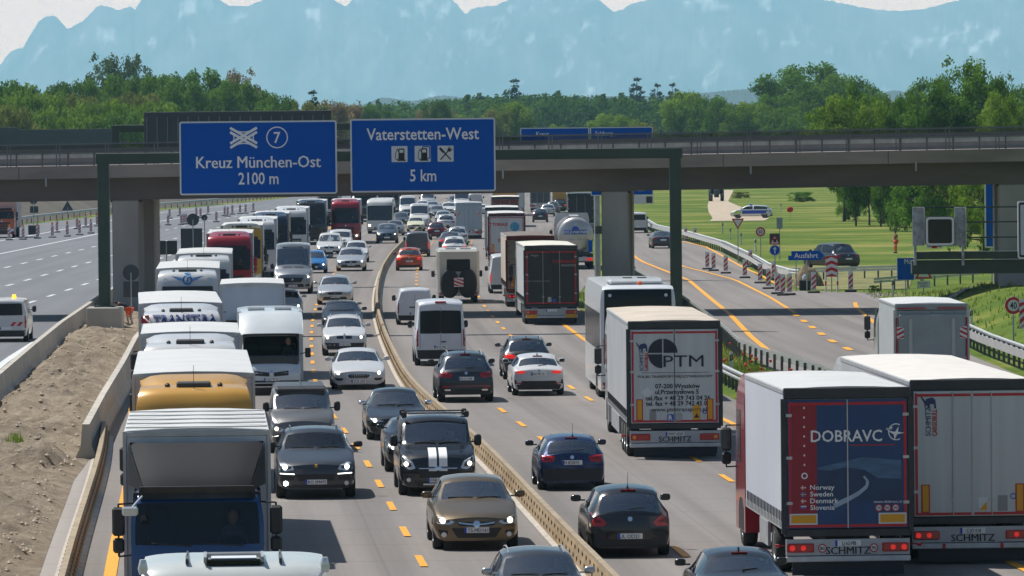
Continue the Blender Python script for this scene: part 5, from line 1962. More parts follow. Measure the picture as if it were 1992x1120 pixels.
# ------------------------------------------------------------------ front and rear faces
def face_front(c, style='plain', lit=None, pl='', fog=None, plq=.40):
 P = c.put
 hl = {
  'plain': [(.50, .78), (.90, .96), (.95, .80), (.62, .66)],
  'astra': [(.50, .74), (.72, .86), (.93, .98), (.97, .82), (.90, .66), (.62, .63)],
  'cayenne': [(.54, .72), (.60, .88), (.80, .99), (.93, .92), (.93, .74), (.76, .66)],
  'slim': [(.45, .74), (.92, .93), (.95, .80), (.62, .68)],
  'vivaro': [(.56, .64), (.94, .82), (.97, .66), (.66, .56)],
  'custom': [(.58, .60), (.66, .82), (.93, .99), (.98, .84), (.94, .66), (.74, .56)],
  'box': [(.52, .80), (.92, .84), (.93, .62), (.55, .60)],
  'x3': [(.55, .86), (.93, .90), (.93, .70), (.56, .68)],
  'master': [(.62, .62), (.90, .93), (.97, .80), (.95, .60), (.70, .54)],
  'ducato': [(.60, .72), (.78, .98), (.96, .96), (.95, .66), (.74, .62)],
  'trident': [(.50, .74), (.90, .92), (.94, .80), (.62, .68)],
 }[style]
 lens = P('headlight', LAMPG, 'f', hl, True, .010)
 ins = [(sum(a for a, b in hl) / len(hl) + (a - sum(x for x, _ in hl) / len(hl)) * .62, sum(b for a, b in hl) / len(hl) + (b - sum(y for _, y in hl) / len(hl)) * .55) for a, b in hl]
 cu, cq = sum(a for a, b in ins) / len(ins), sum(b for a, b in ins) / len(ins)
 for ob, u in zip(lens, (cu, -cu)):
  pl_ = [(a, b) for a, b in ins] if u > 0 else [(-a, b) for a, b in ins][::-1]
  P('reflector', DGREY, 'f', pl_, False, .014, .02, ob)
  if lit:
   c.spot('lamp', lit, 'f', u * 1.02, cq, .062, False, .022, ob)
  else:
   c.spot('lamp', CHROME, 'f', u * 1.02, cq, .05, False, .020, ob)
 if style == 'astra':
  P('grille', BLK, 'f', [(-.46, .72), (.46, .72), (.40, .58), (-.40, .58)], False)
  P('chrome_bar', CHROME, 'f', [(-.44, .73), (-.2, .68), (0, .66), (.2, .68), (.44, .73), (.40, .67), (.2, .63), (0, .61), (-.2, .63), (-.40, .67)], False, .016, 0)
  P('lower_intake', BLK, 'f', [(-.60, .50), (.60, .50), (.44, .12), (-.44, .12)], False)
  P('fog_recess', BLK, 'f', [(.66, .40), (.90, .44), (.84, .24), (.68, .24)])
  c.emblem('f', .65, .075)
 elif style == 'cayenne':
  P('light_strip', LAMPW, 'f', [(.54, .575), (.90, .60), (.90, .565), (.54, .54)], True, .016, 0)
  P('grille', BLK, 'f', [(-.50, .55), (.50, .55), (.45, .30), (-.45, .30)], False)
  P('side_intake', BLK, 'f', [(.55, .52), (.92, .54), (.86, .30), (.55, .34)])
  P('lower_lip', BLK, 'f', [(-.85, .14), (.85, .14), (.82, .02), (-.82, .02)], False)
  c.emblem('f', .86, .045, pm('gold crest', (.5, .28, .05), rough=.4, metal=.6))
 elif style == 'slim':       # kidney sedan
  for sg in (1, -1):
   P('grille', BLK, 'f', [(sg * .04, .80), (sg * .30, .78), (sg * .28, .56), (sg * .04, .54)] if sg > 0 else [(-.30, .78), (-.04, .80), (-.04, .54), (-.28, .56)], False)
  P('lower_intake', BLK, 'f', [(-.50, .36), (.50, .36), (.56, .12), (-.56, .12)], False)
  P('side_intake', BLK, 'f', [(.62, .38), (.90, .42), (.88, .16), (.66, .14)])
  c.emblem('f', .90, .04)
 elif style == 'x3':
  for a, b in ((.03, .36), (-.36, -.03)):
   g_ = P('grille_surround', CHROME, 'f', [(a, .90), (b, .90), (b, .68), (a, .68)], False)[0]
   P('grille', BLK, 'f', [(a + .025, .875), (b - .025, .875), (b - .025, .705), (a + .025, .705)], False, .013, .02, g_)
  P('lower_bumper', BLK, 'f', [(-.93, .44), (.93, .44), (.90, .03), (-.90, .03)], False)
  c.emblem('f', .97, .04)
 elif style == 'trident':
  gs = P('grille_surround', CHROME, 'f', [(-.46, .60), (-.38, .72), (.38, .72), (.46, .60), (.36, .38), (-.36, .38)], False, .008, .08)[0]
  P('grille', BLK, 'f', [(-.43, .60), (-.36, .70), (.36, .70), (.43, .60), (.34, .40), (-.34, .40)], False, .014, .08, gs)
  for i in range(9):
   u = -.32 + .08 * i
   P('grille_bar', CHROME, 'f', [(u - .008, .68), (u + .008, .68), (u + .008, .42), (u - .008, .42)], False, .02, 0, gs)
 elif style == 'vivaro':
  P('grille', BLK, 'f', [(-.55, .66), (.55, .66), (.50, .50), (-.50, .50)], False)
  P('chrome_bar', CHROME, 'f', [(-.54, .62), (-.1, .575), (.1, .575), (.54, .62), (.52, .585), (.1, .545), (-.1, .545), (-.52, .585)], False, .016, 0)
  P('lower_intake', BLK, 'f', [(-.55, .36), (.55, .36), (.60, .10), (-.60, .10)], False)
  P('fog_recess', BLK, 'f', [(.66, .46), (.94, .44), (.92, .12), (.70, .16)])
  P('light_strip', LAMPW, 'f', [(.74, .42), (.92, .38), (.92, .36), (.74, .40)], True, .016, 0)
  c.emblem('f', .565, .085)
 elif style == 'custom':
  P('grille', BLK, 'f', [(-.52, .62), (.52, .62), (.48, .30), (-.48, .30)], False)
  P('chrome_bar', CHROME, 'f', [(-.50, .615), (.50, .615), (.49, .59), (-.49, .59)], False, .016, 0)
  P('lower_intake', BLK, 'f', [(-.62, .20), (.62, .20), (.55, .04), (-.55, .04)], False)
  P('fog_recess', BLK, 'f', [(.70, .36), (.92, .40), (.90, .14), (.74, .12)])
  c.emblem('f', .605, .055, CHROME, 1.9)
 elif style == 'master':
  for a, b in ((.07, .60), (-.60, -.07)):
   P('grille', BLK, 'f', [(a, .74), (b, .78), (b, .66), (a, .60)] if a > 0 else [(a, .78), (b, .74), (b, .60), (a, .66)], False)
  P('lower_bumper', BLK, 'f', [(-.96, .30), (.96, .30), (.92, .02), (-.92, .02)], False)
  P('lower_intake', BLK, 'f', [(-.60, .52), (.60, .52), (.58, .40), (-.58, .40)], False)
  c.emblem('f', .68, .075)
 elif style == 'ducato':
  P('grille', BLK, 'f', [(-.58, .74), (.58, .74), (.44, .44), (-.44, .44)], False)
  P('lower_intake', BLK, 'f', [(-.55, .34), (.55, .34), (.60, .14), (-.60, .14)], False)
  P('side_intake', BLK, 'f', [(.66, .30), (.90, .34), (.88, .18), (.68, .16)])
  c.emblem('f', .62, .05)
 else:
  P('grille', BLK, 'f', [(-.42, .82), (.42, .82), (.36, .60), (-.36, .60)], False)
  P('lower_intake', BLK, 'f', [(-.62, .40), (.62, .40), (.70, .10), (-.70, .10)], False)
  c.emblem('f', .71, .05)
 if style in ('cayenne', 'custom', 'master', 'astra'):
  for u in (.76, -.76):
   c.spot('fog_lamp', (fog if (fog and u > 0) else LAMPG), 'f', u, .24 if style != 'cayenne' else .20, .055, False, .02)
 plate(c.root, c.bvh, 'f', c.zb + plq * (c.hf - c.zb), pl)
 c.wipers()
def face_rear(c, style='plain', pl='', on=False, plq=None, bump=BLK):
 P = c.put
 rl_ = REDON if on else REDL
 st = {
  'plain': [(.60, .88), (.95, .92), (.96, .66), (.62, .68)],
  'corsa': [(.56, .70), (.70, .84), (.95, .99), (.97, .74), (.90, .60), (.62, .60)],
  'a1': [(.50, .90), (.92, .94), (.95, .80), (.84, .68), (.54, .72)],
  'tiguan': [(.48, .84), (.95, .92), (.96, .72), (.60, .66), (.50, .72)],
  'bmw1': [(.50, .84), (.95, .92), (.96, .80), (.80, .72), (.54, .74)],
  'tall': [(.86, .98), (.97, .98), (.97, .42), (.86, .42)],
  'sedan': [(.52, .92), (.95, .94), (.95, .72), (.70, .66), (.56, .74)],
 }[style]
 tl = P('tail_light', rl_, 'r', st, True, .010)
 cu, cq = sum(a for a, b in st) / len(st), sum(b for a, b in st) / len(st)
 for ob, u in zip(tl, (1, -1)):
  ii = [(u * (cu + (a - cu) * .5), cq + (b - cq) * .35) for a, b in st]
  P('lamp_core', REDON if on else pm('deep red lamp', (.20, .004, .006), rough=.3), 'r', ii if u > 0 else ii[::-1], False, .014, .01, ob)
 if style == 'tall':
  P('rear_bumper', bump, 'r', [(-.95, .30), (.95, .30), (.93, .02), (-.93, .02)], False)
  q0 = .40
 else:
  P('lower_bumper', bump, 'r', [(-.86, .24), (.86, .24), (.80, .02), (-.80, .02)], False)
  P('reflector', REDL, 'r', [(.62, .30), (.86, .33), (.86, .29), (.62, .26)], True, .012, 0)
  q0 = .56
  if style == 'tiguan':
   P('chrome_strip', pm('red chrome strip', (.45, .12, .14), rough=.25, metal=.5), 'r', [(-.84, .36), (.84, .36), (.84, .34), (-.84, .34)], False, .012, 0)
   for sg in (1, -1):
    P('exhaust_trim', CHROME, 'r', [(sg * .55, .22), (sg * .78, .22), (sg * .76, .16), (sg * .57, .16)] if sg > 0 else [(-.78, .22), (-.55, .22), (-.57, .16), (-.76, .16)], False, .014, .01)
   q0 = .64
  if style == 'bmw1':
   P('diffuser', BLK, 'r', [(-.66, .40), (.66, .40), (.80, .06), (-.80, .06)], False, .010)
   P('side_vent', BLK, 'r', [(.86, .44), (.93, .46), (.92, .24), (.85, .28)], True, .012)
   q0 = .72
  if style == 'corsa':
   q0 = .33
  if style == 'a1':
   q0 = .68
  if style == 'sedan':
   q0 = .62
  c.emblem('r', .86 if style != 'corsa' else .80, .05)
 if plq is not None: q0 = plq
 plate(c.root, c.bvh, 'r', c.zb + q0 * (c.tz - c.zb), pl)
 if not c.d.get('flat'):
  c.wipers(rear=True)
  # third brake light
  h_ = c.bvh.ray_cast(Vector((0, c.yb, 10)), Vector((0, 0, -1)))[0]
  y_ = c.L / 2 - c.d['rr'] - .02
  z_ = c.bvh.ray_cast(Vector((0, y_, 10)), Vector((0, 0, -1)))[0].z
  MB().box(-.16, .16, y_ - .03, y_, z_ - .005, z_ + .02).obj('brake_light', REDL, c.root, 0)
# ================================================================== LORRIES, BUSES, CAMPERS
CURTW = pm('white curtain tarpaulin', (.52, .54, .60), rough=.5, var=.07, vscale=.6, bump=.10, bscale=1.2, stretch=(1, .7, .25))
ROOFW = pm('white roof tarpaulin', (.56, .56, .55), rough=.5, var=.06, vscale=.8)
ROOFD = pm('dusty roof tarpaulin', (.50, .43, .35), rough=.7, var=.15, vscale=.7)
DOORW = pm('ribbed white door', (.50, .53, .54), rough=.45, var=.10, vscale=.8, stretch=(5, 1, .12))
FRAMED = pm('dark trailer frame', (.035, .038, .042), rough=.6, var=.2)
CHASS = pm('dirty chassis', (.028, .027, .026), rough=.8, var=.3)
def shell(root, yf, pnt, prof, W=2.46, depth=2.25, ws=(1.80, 2.66), wsx=.93, bow=.17, name='cab', taper=.90, glass=GLASST, lining=True):
 """cab: front profile [(setback, z)] swept across the width with rounded corners, plus side and back walls"""
 P_ = []
 for (a, b), (c, d_) in zip(prof[:-1], prof[1:]):
  k = max(1, int(math.hypot(c - a, d_ - b) / .14))
  P_ += [(a + (c - a) * i / k, b + (d_ - b) * i / k) for i in range(k)]
 P_.append(prof[-1])
 zt = max(z for _, z in P_)
 xs = [math.sin(math.pi / 2 * (-1 + 2 * i / 18)) for i in range(19)]
 V, F, GF = [], [], []
 for (d_, z) in P_:
  q = max(0, min(1, (z - (zt - .75)) / .75))
  w = W / 2 * (1 - (1 - taper) * q * q)
  for xn in xs:
   e = max(0, 1 - d_ / 1.2)
   V.append((xn * w, yf - d_ - bow * abs(xn) ** 4 * e, z - .05 * abs(xn) ** 6 * q))
 n = len(xs)
 for j in range(len(P_) - 1):
  zc = (P_[j][1] + P_[j + 1][1]) / 2
  for i in range(n - 1):
   q = (j * n + i, j * n + i + 1, (j + 1) * n + i + 1, (j + 1) * n + i)
   xc = (abs(xs[i]) + abs(xs[i + 1])) / 2
   (GF if ws and ws[0] < zc < ws[1] and xc < wsx else F).append(q)
 side = []
 for e in (0, n - 1):
  base = len(V)
  for j in range(len(P_)):
   x, y, z = V[j * n + e]
   V.append((x, min(yf - depth, y - .001), z))
  for j in range(len(P_) - 1):
   F.append((j * n + e, (j + 1) * n + e, base + j + 1, base + j))
  side.append(base)
 F.append(tuple(side[0] + j for j in range(len(P_))) + tuple(side[1] + j for j in reversed(range(len(P_)))))
 bvh = BVHTree.FromPolygons([Vector(v) for v in V], F + GF)
 def sub(fs):
  m, ix, out = MB(), {}, []
  for q in fs:
   for t in q:
    if t not in ix:
     ix[t] = len(m.v)
     m.v.append(V[t])
   out.append(tuple(ix[t] for t in q))
  m.f = out
  return m
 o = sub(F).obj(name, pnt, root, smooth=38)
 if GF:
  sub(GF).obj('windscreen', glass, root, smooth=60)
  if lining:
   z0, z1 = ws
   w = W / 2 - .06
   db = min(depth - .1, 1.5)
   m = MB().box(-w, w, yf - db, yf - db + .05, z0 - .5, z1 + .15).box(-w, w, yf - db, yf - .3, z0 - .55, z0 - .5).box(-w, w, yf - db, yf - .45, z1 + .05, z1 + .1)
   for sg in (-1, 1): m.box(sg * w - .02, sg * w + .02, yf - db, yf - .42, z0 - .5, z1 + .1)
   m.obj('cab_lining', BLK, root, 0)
   m = MB().box(-w, w, yf - .62, yf - .26, z0 - .35, z0 + .02, .06)
   m.obj('dashboard', DGREY, root)
   for sg in (-1, 1):
    MB().box(sg * .62 - .26, sg * .62 + .26, yf - 1.3, yf - 1.15, z0 - .4, z0 + .45, .06).box(sg * .62 - .14, sg * .62 + .14, yf - 1.28, yf - 1.18, z0 + .47, z0 + .66, .05).obj('seat', SEATM, root)
   x = -.62     # the driver sits on the left of the cab
   x = x
   m = MB()
   m.add(*superell(x, yf - 1.02, z0 + .48, .095, .11, .135, 12, 8, .9))
   m.obj('driver_head', SKIN, root, smooth=80)
   m = MB()
   m.add(*superell(x, yf - 1.05, z0 + .08, .24, .14, .28, 12, 8, .8))
   for s2 in (-1, 1):
    m.cyl((x + s2 * .2, yf - 1.0, z0 + .16), (x + s2 * .26, yf - .82, z0 - .06), .055, .045, 8)
    m.cyl((x + s2 * .26, yf - .82, z0 - .06), (x + s2 * .14, yf - .62, z0 + .04), .045, .035, 8)
   m.obj('driver_torso', pm('grey work shirt', (.10, .11, .13), rough=.9), root, smooth=80)
   m = MB()
   T = Matrix.Translation((x, yf - .60, z0 + .05)) @ Matrix.Rotation(math.radians(-35), 4, 'X')
   m.lathe([(.20, -.015), (.225, 0), (.20, .015), (.185, 0), (.20, -.015)], 18, T)
   m.obj('steering_wheel', BLK, root)
 return o, bvh
def zdec(bvh, root, name, mat, P_, side='f', off=.008, both=False, r=.03, res=.14):
 pl = rpoly(P_, r) if r else P_
 o = [decal(bvh, pl, side, off, res).obj(name, mat, root, smooth=60)]
 if both: o.append(decal(bvh, mir(pl), side, off, res).obj(name, mat, root, smooth=60))
 return o
HIGH = [(.10, .34), (.02, .42), (0, .8), (0, 1.55), (.05, 1.82), (.26, 2.98), (.30, 3.10), (.36, 3.35), (.46, 3.58), (.66, 3.72), (1.1, 3.77), (2.2, 3.80)]
WSH = (1.85, 2.95)
LOWR = [(.10, .34), (.02, .42), (0, .8), (0, 1.4), (.04, 1.72), (.24, 2.60), (.32, 2.74), (.55, 2.83), (1.7, 2.86)]
def dress_cab(root, bvh, yf, pnt, W=2.46, lit=None, zt=3.62, ws=(1.80, 2.66), visor=BLK, mirror=BLK, spoiler=None, badge=True, grille=BLK, bumper=None, low=False, lights=True):
 Z = lambda *a, **k: zdec(bvh, root, *a, **k)
 Z('sun_visor', visor, [(-1.02, ws[1] + .0), (1.02, ws[1] + .0), (1.0, ws[1] + .22), (-1.0, ws[1] + .22)], off=.07)
 Z('grille', grille, [(-.78, 1.52), (.78, 1.52), (.70, .86), (-.70, .86)])
 for i in range(3):
  Z('grille_bar', pnt if grille is BLK else DGREY, [(-.70, 1.36 - .17 * i), (.70, 1.36 - .17 * i), (.69, 1.325 - .17 * i), (-.69, 1.325 - .17 * i)], off=.03, r=0)
 Z('lower_grille', BLK, [(-.62, .70), (.62, .70), (.58, .42), (-.58, .42)])
 if bumper: Z('bumper', bumper, [(-1.2, .82), (1.2, .82), (1.18, .36), (-1.18, .36)], off=.004)
 if lights:
  hl = Z('headlight', LAMPG, [(.70, .80), (1.16, .92), (1.17, .66), (.72, .56)], both=True, off=.014)
  for o, sg in zip(hl, (1, -1)):
   h_ = bvh.ray_cast(Vector((sg * .95, 50, .74)), Vector((0, -1, 0)))[0]
   MB().lathe([(.01, .03), (.085, .02), (.09, 0)], 12, Matrix.Translation(h_ + Vector((0, .01, 0))) @ Matrix.Rotation(-math.pi / 2, 4, 'X')).obj('lamp', lit or CHROME, o, 0)
 if badge:
  zdec(bvh, root, 'badge', CHROME, circ(0, 1.62, .075, 14), off=.02, r=0, res=.05)
 m = MB()
 for x0, x1 in ((.80, .1), (-.05, -.8)):
  q = []
  for a, b in ((x0, ws[0] + .10), (x1, ws[0] + .05)):
   h_ = bvh.ray_cast(Vector((a, 50, b)), Vector((0, -1, 0)))[0]
   if h_: q.append(h_ + Vector((0, .03, 0)))
  if len(q) == 2: m.cyl(q[0], q[1], .014, n=5)
 if m.v: m.obj('wiper', BLK, root, 0)
 for sg in (-1, 1):
  x = sg * (W / 2 + .22)
  y = yf - .36
  mm = MB().box(x - .11, x + .11, y - .1, y + .06, 2.02, 2.52, .04)
  mm.box(x - .10, x + .10, y - .1, y + .05, 1.72, 1.98, .04)
  o = mm.obj('mirror', mirror, root)
  MB().tube([(sg * (W / 2 - .06), y - .12, 2.58), (x, y - .02, 2.57), (x, y - .02, 1.66), (sg * (W / 2 - .06), y - .12, 1.68)], .018).obj('mirror_arm', BLK, o)
  MB().box(x - .085, x + .085, y - .112, y - .1, 2.06, 2.48).obj('mirror_glass', MGLASS, o, 0)
  zdec(bvh, root, 'side_window', DGLASS, [(yf - 1.35, 1.80), (yf - .55, 1.80), (yf - .62, ws[1]), (yf - 1.35, ws[1])], side='R' if sg > 0 else 'l')
  zdec(bvh, root, 'wheel_arch', BLK, [(yf - 1.95, .36), (yf - .82, .36), (yf - .86, .85), (yf - 1.1, 1.05), (yf - 1.65, 1.05), (yf - 1.9, .85)], side='R' if sg > 0 else 'l', off=.004)
  wheel(root, sg * (W / 2 - .17), yf - 1.38, .50, .31, True)
 if spoiler is not None:
  m = MB()
  v, f = [], []
  for j in range(5):
   t = j / 4
   for i in range(11):
    xn = -1 + .2 * i
    v.append((xn * (1.02 + .12 * t), yf - 1.25 - .95 * t - .12 * abs(xn) ** 4, zt - .06 + (.22) * t ** .6 - .14 * abs(xn) ** 6))
  for j in range(4):
   for i in range(10):
    f.append((j * 11 + i, j * 11 + i + 1, (j + 1) * 11 + i + 1, (j + 1) * 11 + i))
  b_ = len(v)
  v += [(x, y - .06, z - .05) for x, y, z in v]
  f += [tuple(b_ + t for t in reversed(q)) for q in f]
  m.add(v, f)
  m.obj('roof_spoiler', spoiler, root, smooth=50)
def roof_gear(root, yf, zt, kind_='ac', mat=DGREY):
 if kind_ == 'ac':
  MB().box(-.36, .36, yf - 1.25, yf - .80, zt - .1, zt + .05, .03).obj('roof_unit', mat, root)
 m = MB()
 for x in (-.55, .55):
  m.lathe([(.05, 0), (.06, .05), (.02, .09)], 8, Matrix.Translation((x, yf - .95, zt - .06)))
 m.obj('roof_horn', BLK, root, 0)
 MB().cyl((0, yf - .62, zt - .2), (.0, yf - .8, zt + .40), .008, .005, 5).obj('antenna', BLK, root, 0)
def box_body(root, y0, y1, W=2.55, z0=1.0, z1=3.82, side=CURTW, roof=ROOFW, front=None, name='cargo_box', bev=.04, rail=GALV):
 """cargo body from y0 to y1 (y0 < y1) with separate roof sheet"""
 b = MB().box(-W / 2, W / 2, y0, y1, z0, z1 - .05, bev).obj(name, side, root)
 m = MB().box(-W / 2 - .012, W / 2 + .012, y0 - .012, y1 + .012, z1 - .16, z1 - .045, .02)
 m.obj('roof_edge', rail, root)
 v, f = [], []
 for i in range(2):
  yy = y0 if i == 0 else y1
  for t in (-1, -.9, -.45, 0, .45, .9, 1):
   v.append((t * W / 2, yy, z1 - .045 + .05 * (1 - t * t)))
 for i in range(6): f.append((i, i + 1, 8 + i, 7 + i))
 v += [(x, y, z1 - .06) for x, y, z in v]
 f += [tuple(14 + t for t in reversed(q)) for q in f] + [tuple(range(7)) + tuple(range(20, 13, -1)), tuple(range(7, 14))[::-1] + tuple(range(21, 28))]
 MB().add(v, f).obj('roof', roof, root, smooth=25)
 return b
def under(root, y0, y1, axles, W=2.5, R=.50):
 MB().box(-.45, .45, y0, y1, .62, 1.0).box(-W / 2 + .05, W / 2 - .05, y0 + .1, y1 - .1, .92, 1.02).obj('chassis', CHASS, root, 0)
 for y in axles:
  for sg in (-1, 1): wheel(root, sg * (W / 2 - .19), y, R, .36, True)
  MB().cyl((-W / 2 + .3, y, R), (W / 2 - .3, y, R), .07, n=8).obj('axle', CHASS, root, 0)
def lorry_front(label, px, D, pnt, prof=HIGH, name='lorry', trailer=True, side=CURTW, roof=ROOFW, spoiler='paint', box_l=13.6, group=None, bw=2.55, lit=None, gap=.25, gear=True, box_z=4.0, front=None, cab_w=2.46, rz=None, ws=None, **kw):
 c = AT(px, 500, D)
 th = heading(D, -1) if rz is None else rz
 if rz is None and D > 200:
  v_ = Vector((-c.x, -c.y))
  th = .4 * th + .6 * (math.atan2(-v_.x, v_.y) % (2 * math.pi) if th > 0 else math.atan2(-v_.x, v_.y))
 t = thing(name, label, 'lorry', (c.x, c.y, 0), th, group)
 zt = prof[-1][1]
 ws = ws or (WSH if zt > 3.3 else (1.80, 2.66))
 if D > 225 and box_z == 4.0: box_z = 3.88
 _, bvh = shell(t, 0, pnt, prof, W=cab_w, depth=2.25 if zt > 3.2 else 1.75, ws=ws)
 dress_cab(t, bvh, 0, pnt, W=cab_w, lit=lit, zt=zt, ws=ws, spoiler=(pnt if spoiler == 'paint' else spoiler), **kw)
 if gear and zt > 3.2: roof_gear(t, 0, zt)
 d0 = (2.25 if zt > 3.2 else 1.75) + gap
 if trailer:
  box_body(t, -d0 - box_l, -d0, W=bw, z1=box_z, side=side, roof=roof)
  if front: MB().box(-bw / 2 + .06, bw / 2 - .06, -d0 - .01, -d0 + .008, 1.1, box_z - .2).obj('front_wall', front, t, 0)
  n_ = (3, ) if box_l > 10 else (1,)
  ax = [-d0 - box_l + 2.6 + 1.3 * i for i in range(n_[0])]
  under(t, -d0 - box_l, -1.9, ax + [-3.9] if box_l > 10 else ax)
  for sg in (-1, 1): MB().box(sg * bw / 2 - .03, sg * bw / 2 + .03, -d0 - .02, -d0 + .03, 1.0, box_z - .05).obj('corner_post', GALV, t, 0)
 return t, bvh
# ---------------------------------------------------------------- rear ends
def rear_unit(label, px, D, name='lorry', cat='lorry', L=13.6, W=2.55, H=3.84, side=CURTW, roof=ROOFW, door=DOORW, frame=FRAMED, outline=True, ptext='', cabpaint=None, low_skirt=True, split=0.0, reflect='v', rz=None, group=None, buckles=True, door_z=1.0, maker=None, taper_frame=GALV, on=False, rods=True):
 c = AT(px, 500, D)
 th = heading(D + 6, 1) if rz is None else rz
 t = thing(name, label, cat, (c.x, c.y, 0), th, group)
 w = W / 2
 box_body(t, .06, L, W=W, z0=1.0, z1=H, side=side, roof=roof, name='trailer_body')
 # rear portal: frame, header and two doors
 MB().box(-w, w, -.02, .08, H - .24, H - .02, .015).obj('rear_header', frame, t, 0)
 m = MB()
 for sg in (-1, 1): m.box(sg * w - .055, sg * w + .055, -.02, .08, door_z - .1, H - .24)
 m.box(-w, w, -.02, .08, door_z - .16, door_z - .02)
 m.obj('rear_frame', frame if outline else taper_frame, t, 0)
 for sg in (-1, 1):
  x0, x1 = (sg * .012, sg * (w - .07))
  d = MB().box(min(x0, x1), max(x0, x1), -.045, 0, door_z, H - .26, .006).obj('rear_door', door, t, 0)
  m = MB()
  for k in (.18, .50, .80):
   z = door_z + (H - door_z) * k
   m.box(sg * (w - .10) - .06, sg * (w - .10) + .06, -.062, -.04, z - .03, z + .03)
  m.obj('hinge', taper_frame, d, 0)
  rx = sg * .40
  if rods: MB().cyl((rx, -.06, door_z + .02), (rx, -.06, H - .28), .012, n=6).box(rx - .05, rx + .05, -.075, -.045, door_z + .32, door_z + .36).obj('lock_rod', taper_frame, d, 0)
  if outline:
   m = MB()
   a, b = sg * (w - .09), sg * (w - .145)
   m.box(min(a, b), max(a, b), -.052, -.044, door_z + .03, H - .30)
   for z in (door_z + .05, H - .34):
    m.box(min(sg * .03, a), max(sg * .03, a), -.0515, -.044, z - .028, z + .028)
   m.obj('contour_marking', REDM, d, 0)
  if reflect == 'v':
   a = sg * (w - .30)
   r_ = MB().box(a - .09, a + .09, -.056, -.044, door_z + .08, door_z + .66).obj('reflector_board', REDM, d, 0)
   MB().box(a - .062, a + .062, -.062, -.05, door_z + .10, door_z + .64).obj('reflector_field', YEL, r_, 0)
  elif reflect == 'h':
   a = sg * (w - .38)
   r_ = MB().box(a - .28, a + .28, -.056, -.044, door_z + .08, door_z + .30).obj('reflector_board', SWHITE, d, 0)
   MB().box(a - .25, a + .25, -.062, -.05, door_z + .11, door_z + .27).obj('reflector_field', YEL, r_, 0)
 # lamps, plate, bumper
 m = MB().box(-w + .03, w - .03, .0, .10, .46, .78)
 m.obj('lamp_panel', pm('grey lamp panel', (.42, .44, .46), rough=.5, var=.1), t, 0)
 for sg in (-1, 1):
  a = sg * (w - .32)
  lp = MB().box(a - .27, a + .27, -.04, .01, .52, .70, .02).obj('tail_light', REDL, t)
  MB().cyl((a + sg * .17, -.05, .61), (a + sg * .17, -.03, .61), .055, n=12).obj('lamp_core', REDON if on else AMBER, lp, 0)
  MB().cyl((a - sg * .05, -.05, .61), (a - sg * .05, -.03, .61), .05, n=12).obj('lamp_core', REDON if on else REDL, lp, 0)
  m = MB().cyl((sg * w, .02, .66), (sg * (w + .16), -.03, .66), .012, n=6)
  m.cyl((sg * (w + .12), -.03, .66), (sg * (w + .2), -.03, .66), .035, n=8)
  m.obj('marker_lamp', REDL, t, 0)
 MB().box(-w + .02, w - .02, -.03, .06, .33, .44, .015).obj('bumper_bar', pm('white bumper', (.50, .52, .53), rough=.5, var=.15), t)
 if low_skirt: MB().box(-w + .15, w - .15, .02, .05, .06, .33).obj('spray_flap', pm('rubber flap', (.02, .022, .028), rough=.7), t, 0)
 pp_ = MB().box(-.26, .26, -.02, .0, .64, .755).obj('number_plate', PLATE, t, 0)
 MB().box(-.26, -.215, -.024, -.019, .64, .755).obj('blue_band', PBLUE, pp_, 0)
 if ptext: MB().text(ptext, .02, -.026, .66, .078, wscale=.72, bold=.008).obj('plate_lettering', INK, pp_, 0)
 if maker: MB().text(maker, 0, -.012, .48, .15, wscale=1.05, bold=.014).obj('maker_lettering', INK, t, 0)
 ax = [1.9, 3.2, 4.5] if L > 10 else [2.2]
 under(t, .12, L - .3, ax, W)
 for sg in (-1, 1):
  m = MB()
  for y in ax: m.box(sg * (w - .38), sg * (w - .02), y - .55, y + .55, 1.03, 1.06)
  m.obj('mudguard', BLK, t, 0)
  MB().box(sg * w - .03, sg * w + .03, 5.4 if L > 10 else 3, L - 3.2, .45, .95).obj('side_guard', pm('grey side guard', (.30, .31, .32), rough=.6, var=.2), t, 0)
  if buckles:
   m = MB()
   y = .3
   while y < L - .3:
    m.box(sg * (w + .004) - .012, sg * (w + .004) + .012, y - .035, y + .035, 1.0, 1.32)
    y += .30
   m.obj('curtain_buckles', BLK, t, 0)['kind'] = 'stuff'
   MB().box(sg * (w + .002) - .01, sg * (w + .002) + .01, .1, L - .05, .96, 1.12).obj('side_rail', GALV, t, 0)
 if cabpaint is not None:
  yf = L + 2.9
  _, bvh = shell(t, yf, cabpaint, HIGH if H > 3.5 else LOWR, W=2.46, ws=WSH if H > 3.5 else (1.80, 2.66))
  dress_cab(t, bvh, yf, cabpaint, zt=3.8, ws=WSH if H > 3.5 else (1.80, 2.66))
 return t
# ================================================================== TRAFFIC
P_ = paint
WHT = P_('white', (.52, .53, .54))
SIL = P_('silver', (.48, .49, .50), .55, .3)
GRYD = P_('dark grey', (.050, .056, .064), .5, .3)
GRYM = P_('mid grey', (.17, .175, .18), .5, .3)
BLACK = P_('black', (.008, .009, .011), .0, .22)
NAVY = P_('deep blue', (.006, .022, .085), .4, .25)
BROWN = P_('bronze brown', (.16, .115, .065), .6, .3)
ORANGE = P_('orange red', (.42, .065, .015), .3, .3)
REDP = P_('red', (.30, .012, .025), .2, .3)
YELP = P_('golden yellow', (.55, .29, .045), .1, .35)
BLUEP = P_('azure blue', (.01, .16, .42), .3, .3)
BLUET = P_('lorry blue', (.012, .055, .17), .2, .3)
MAROON = P_('maroon', (.10, .014, .028), .3, .3)
MIRB = BLK
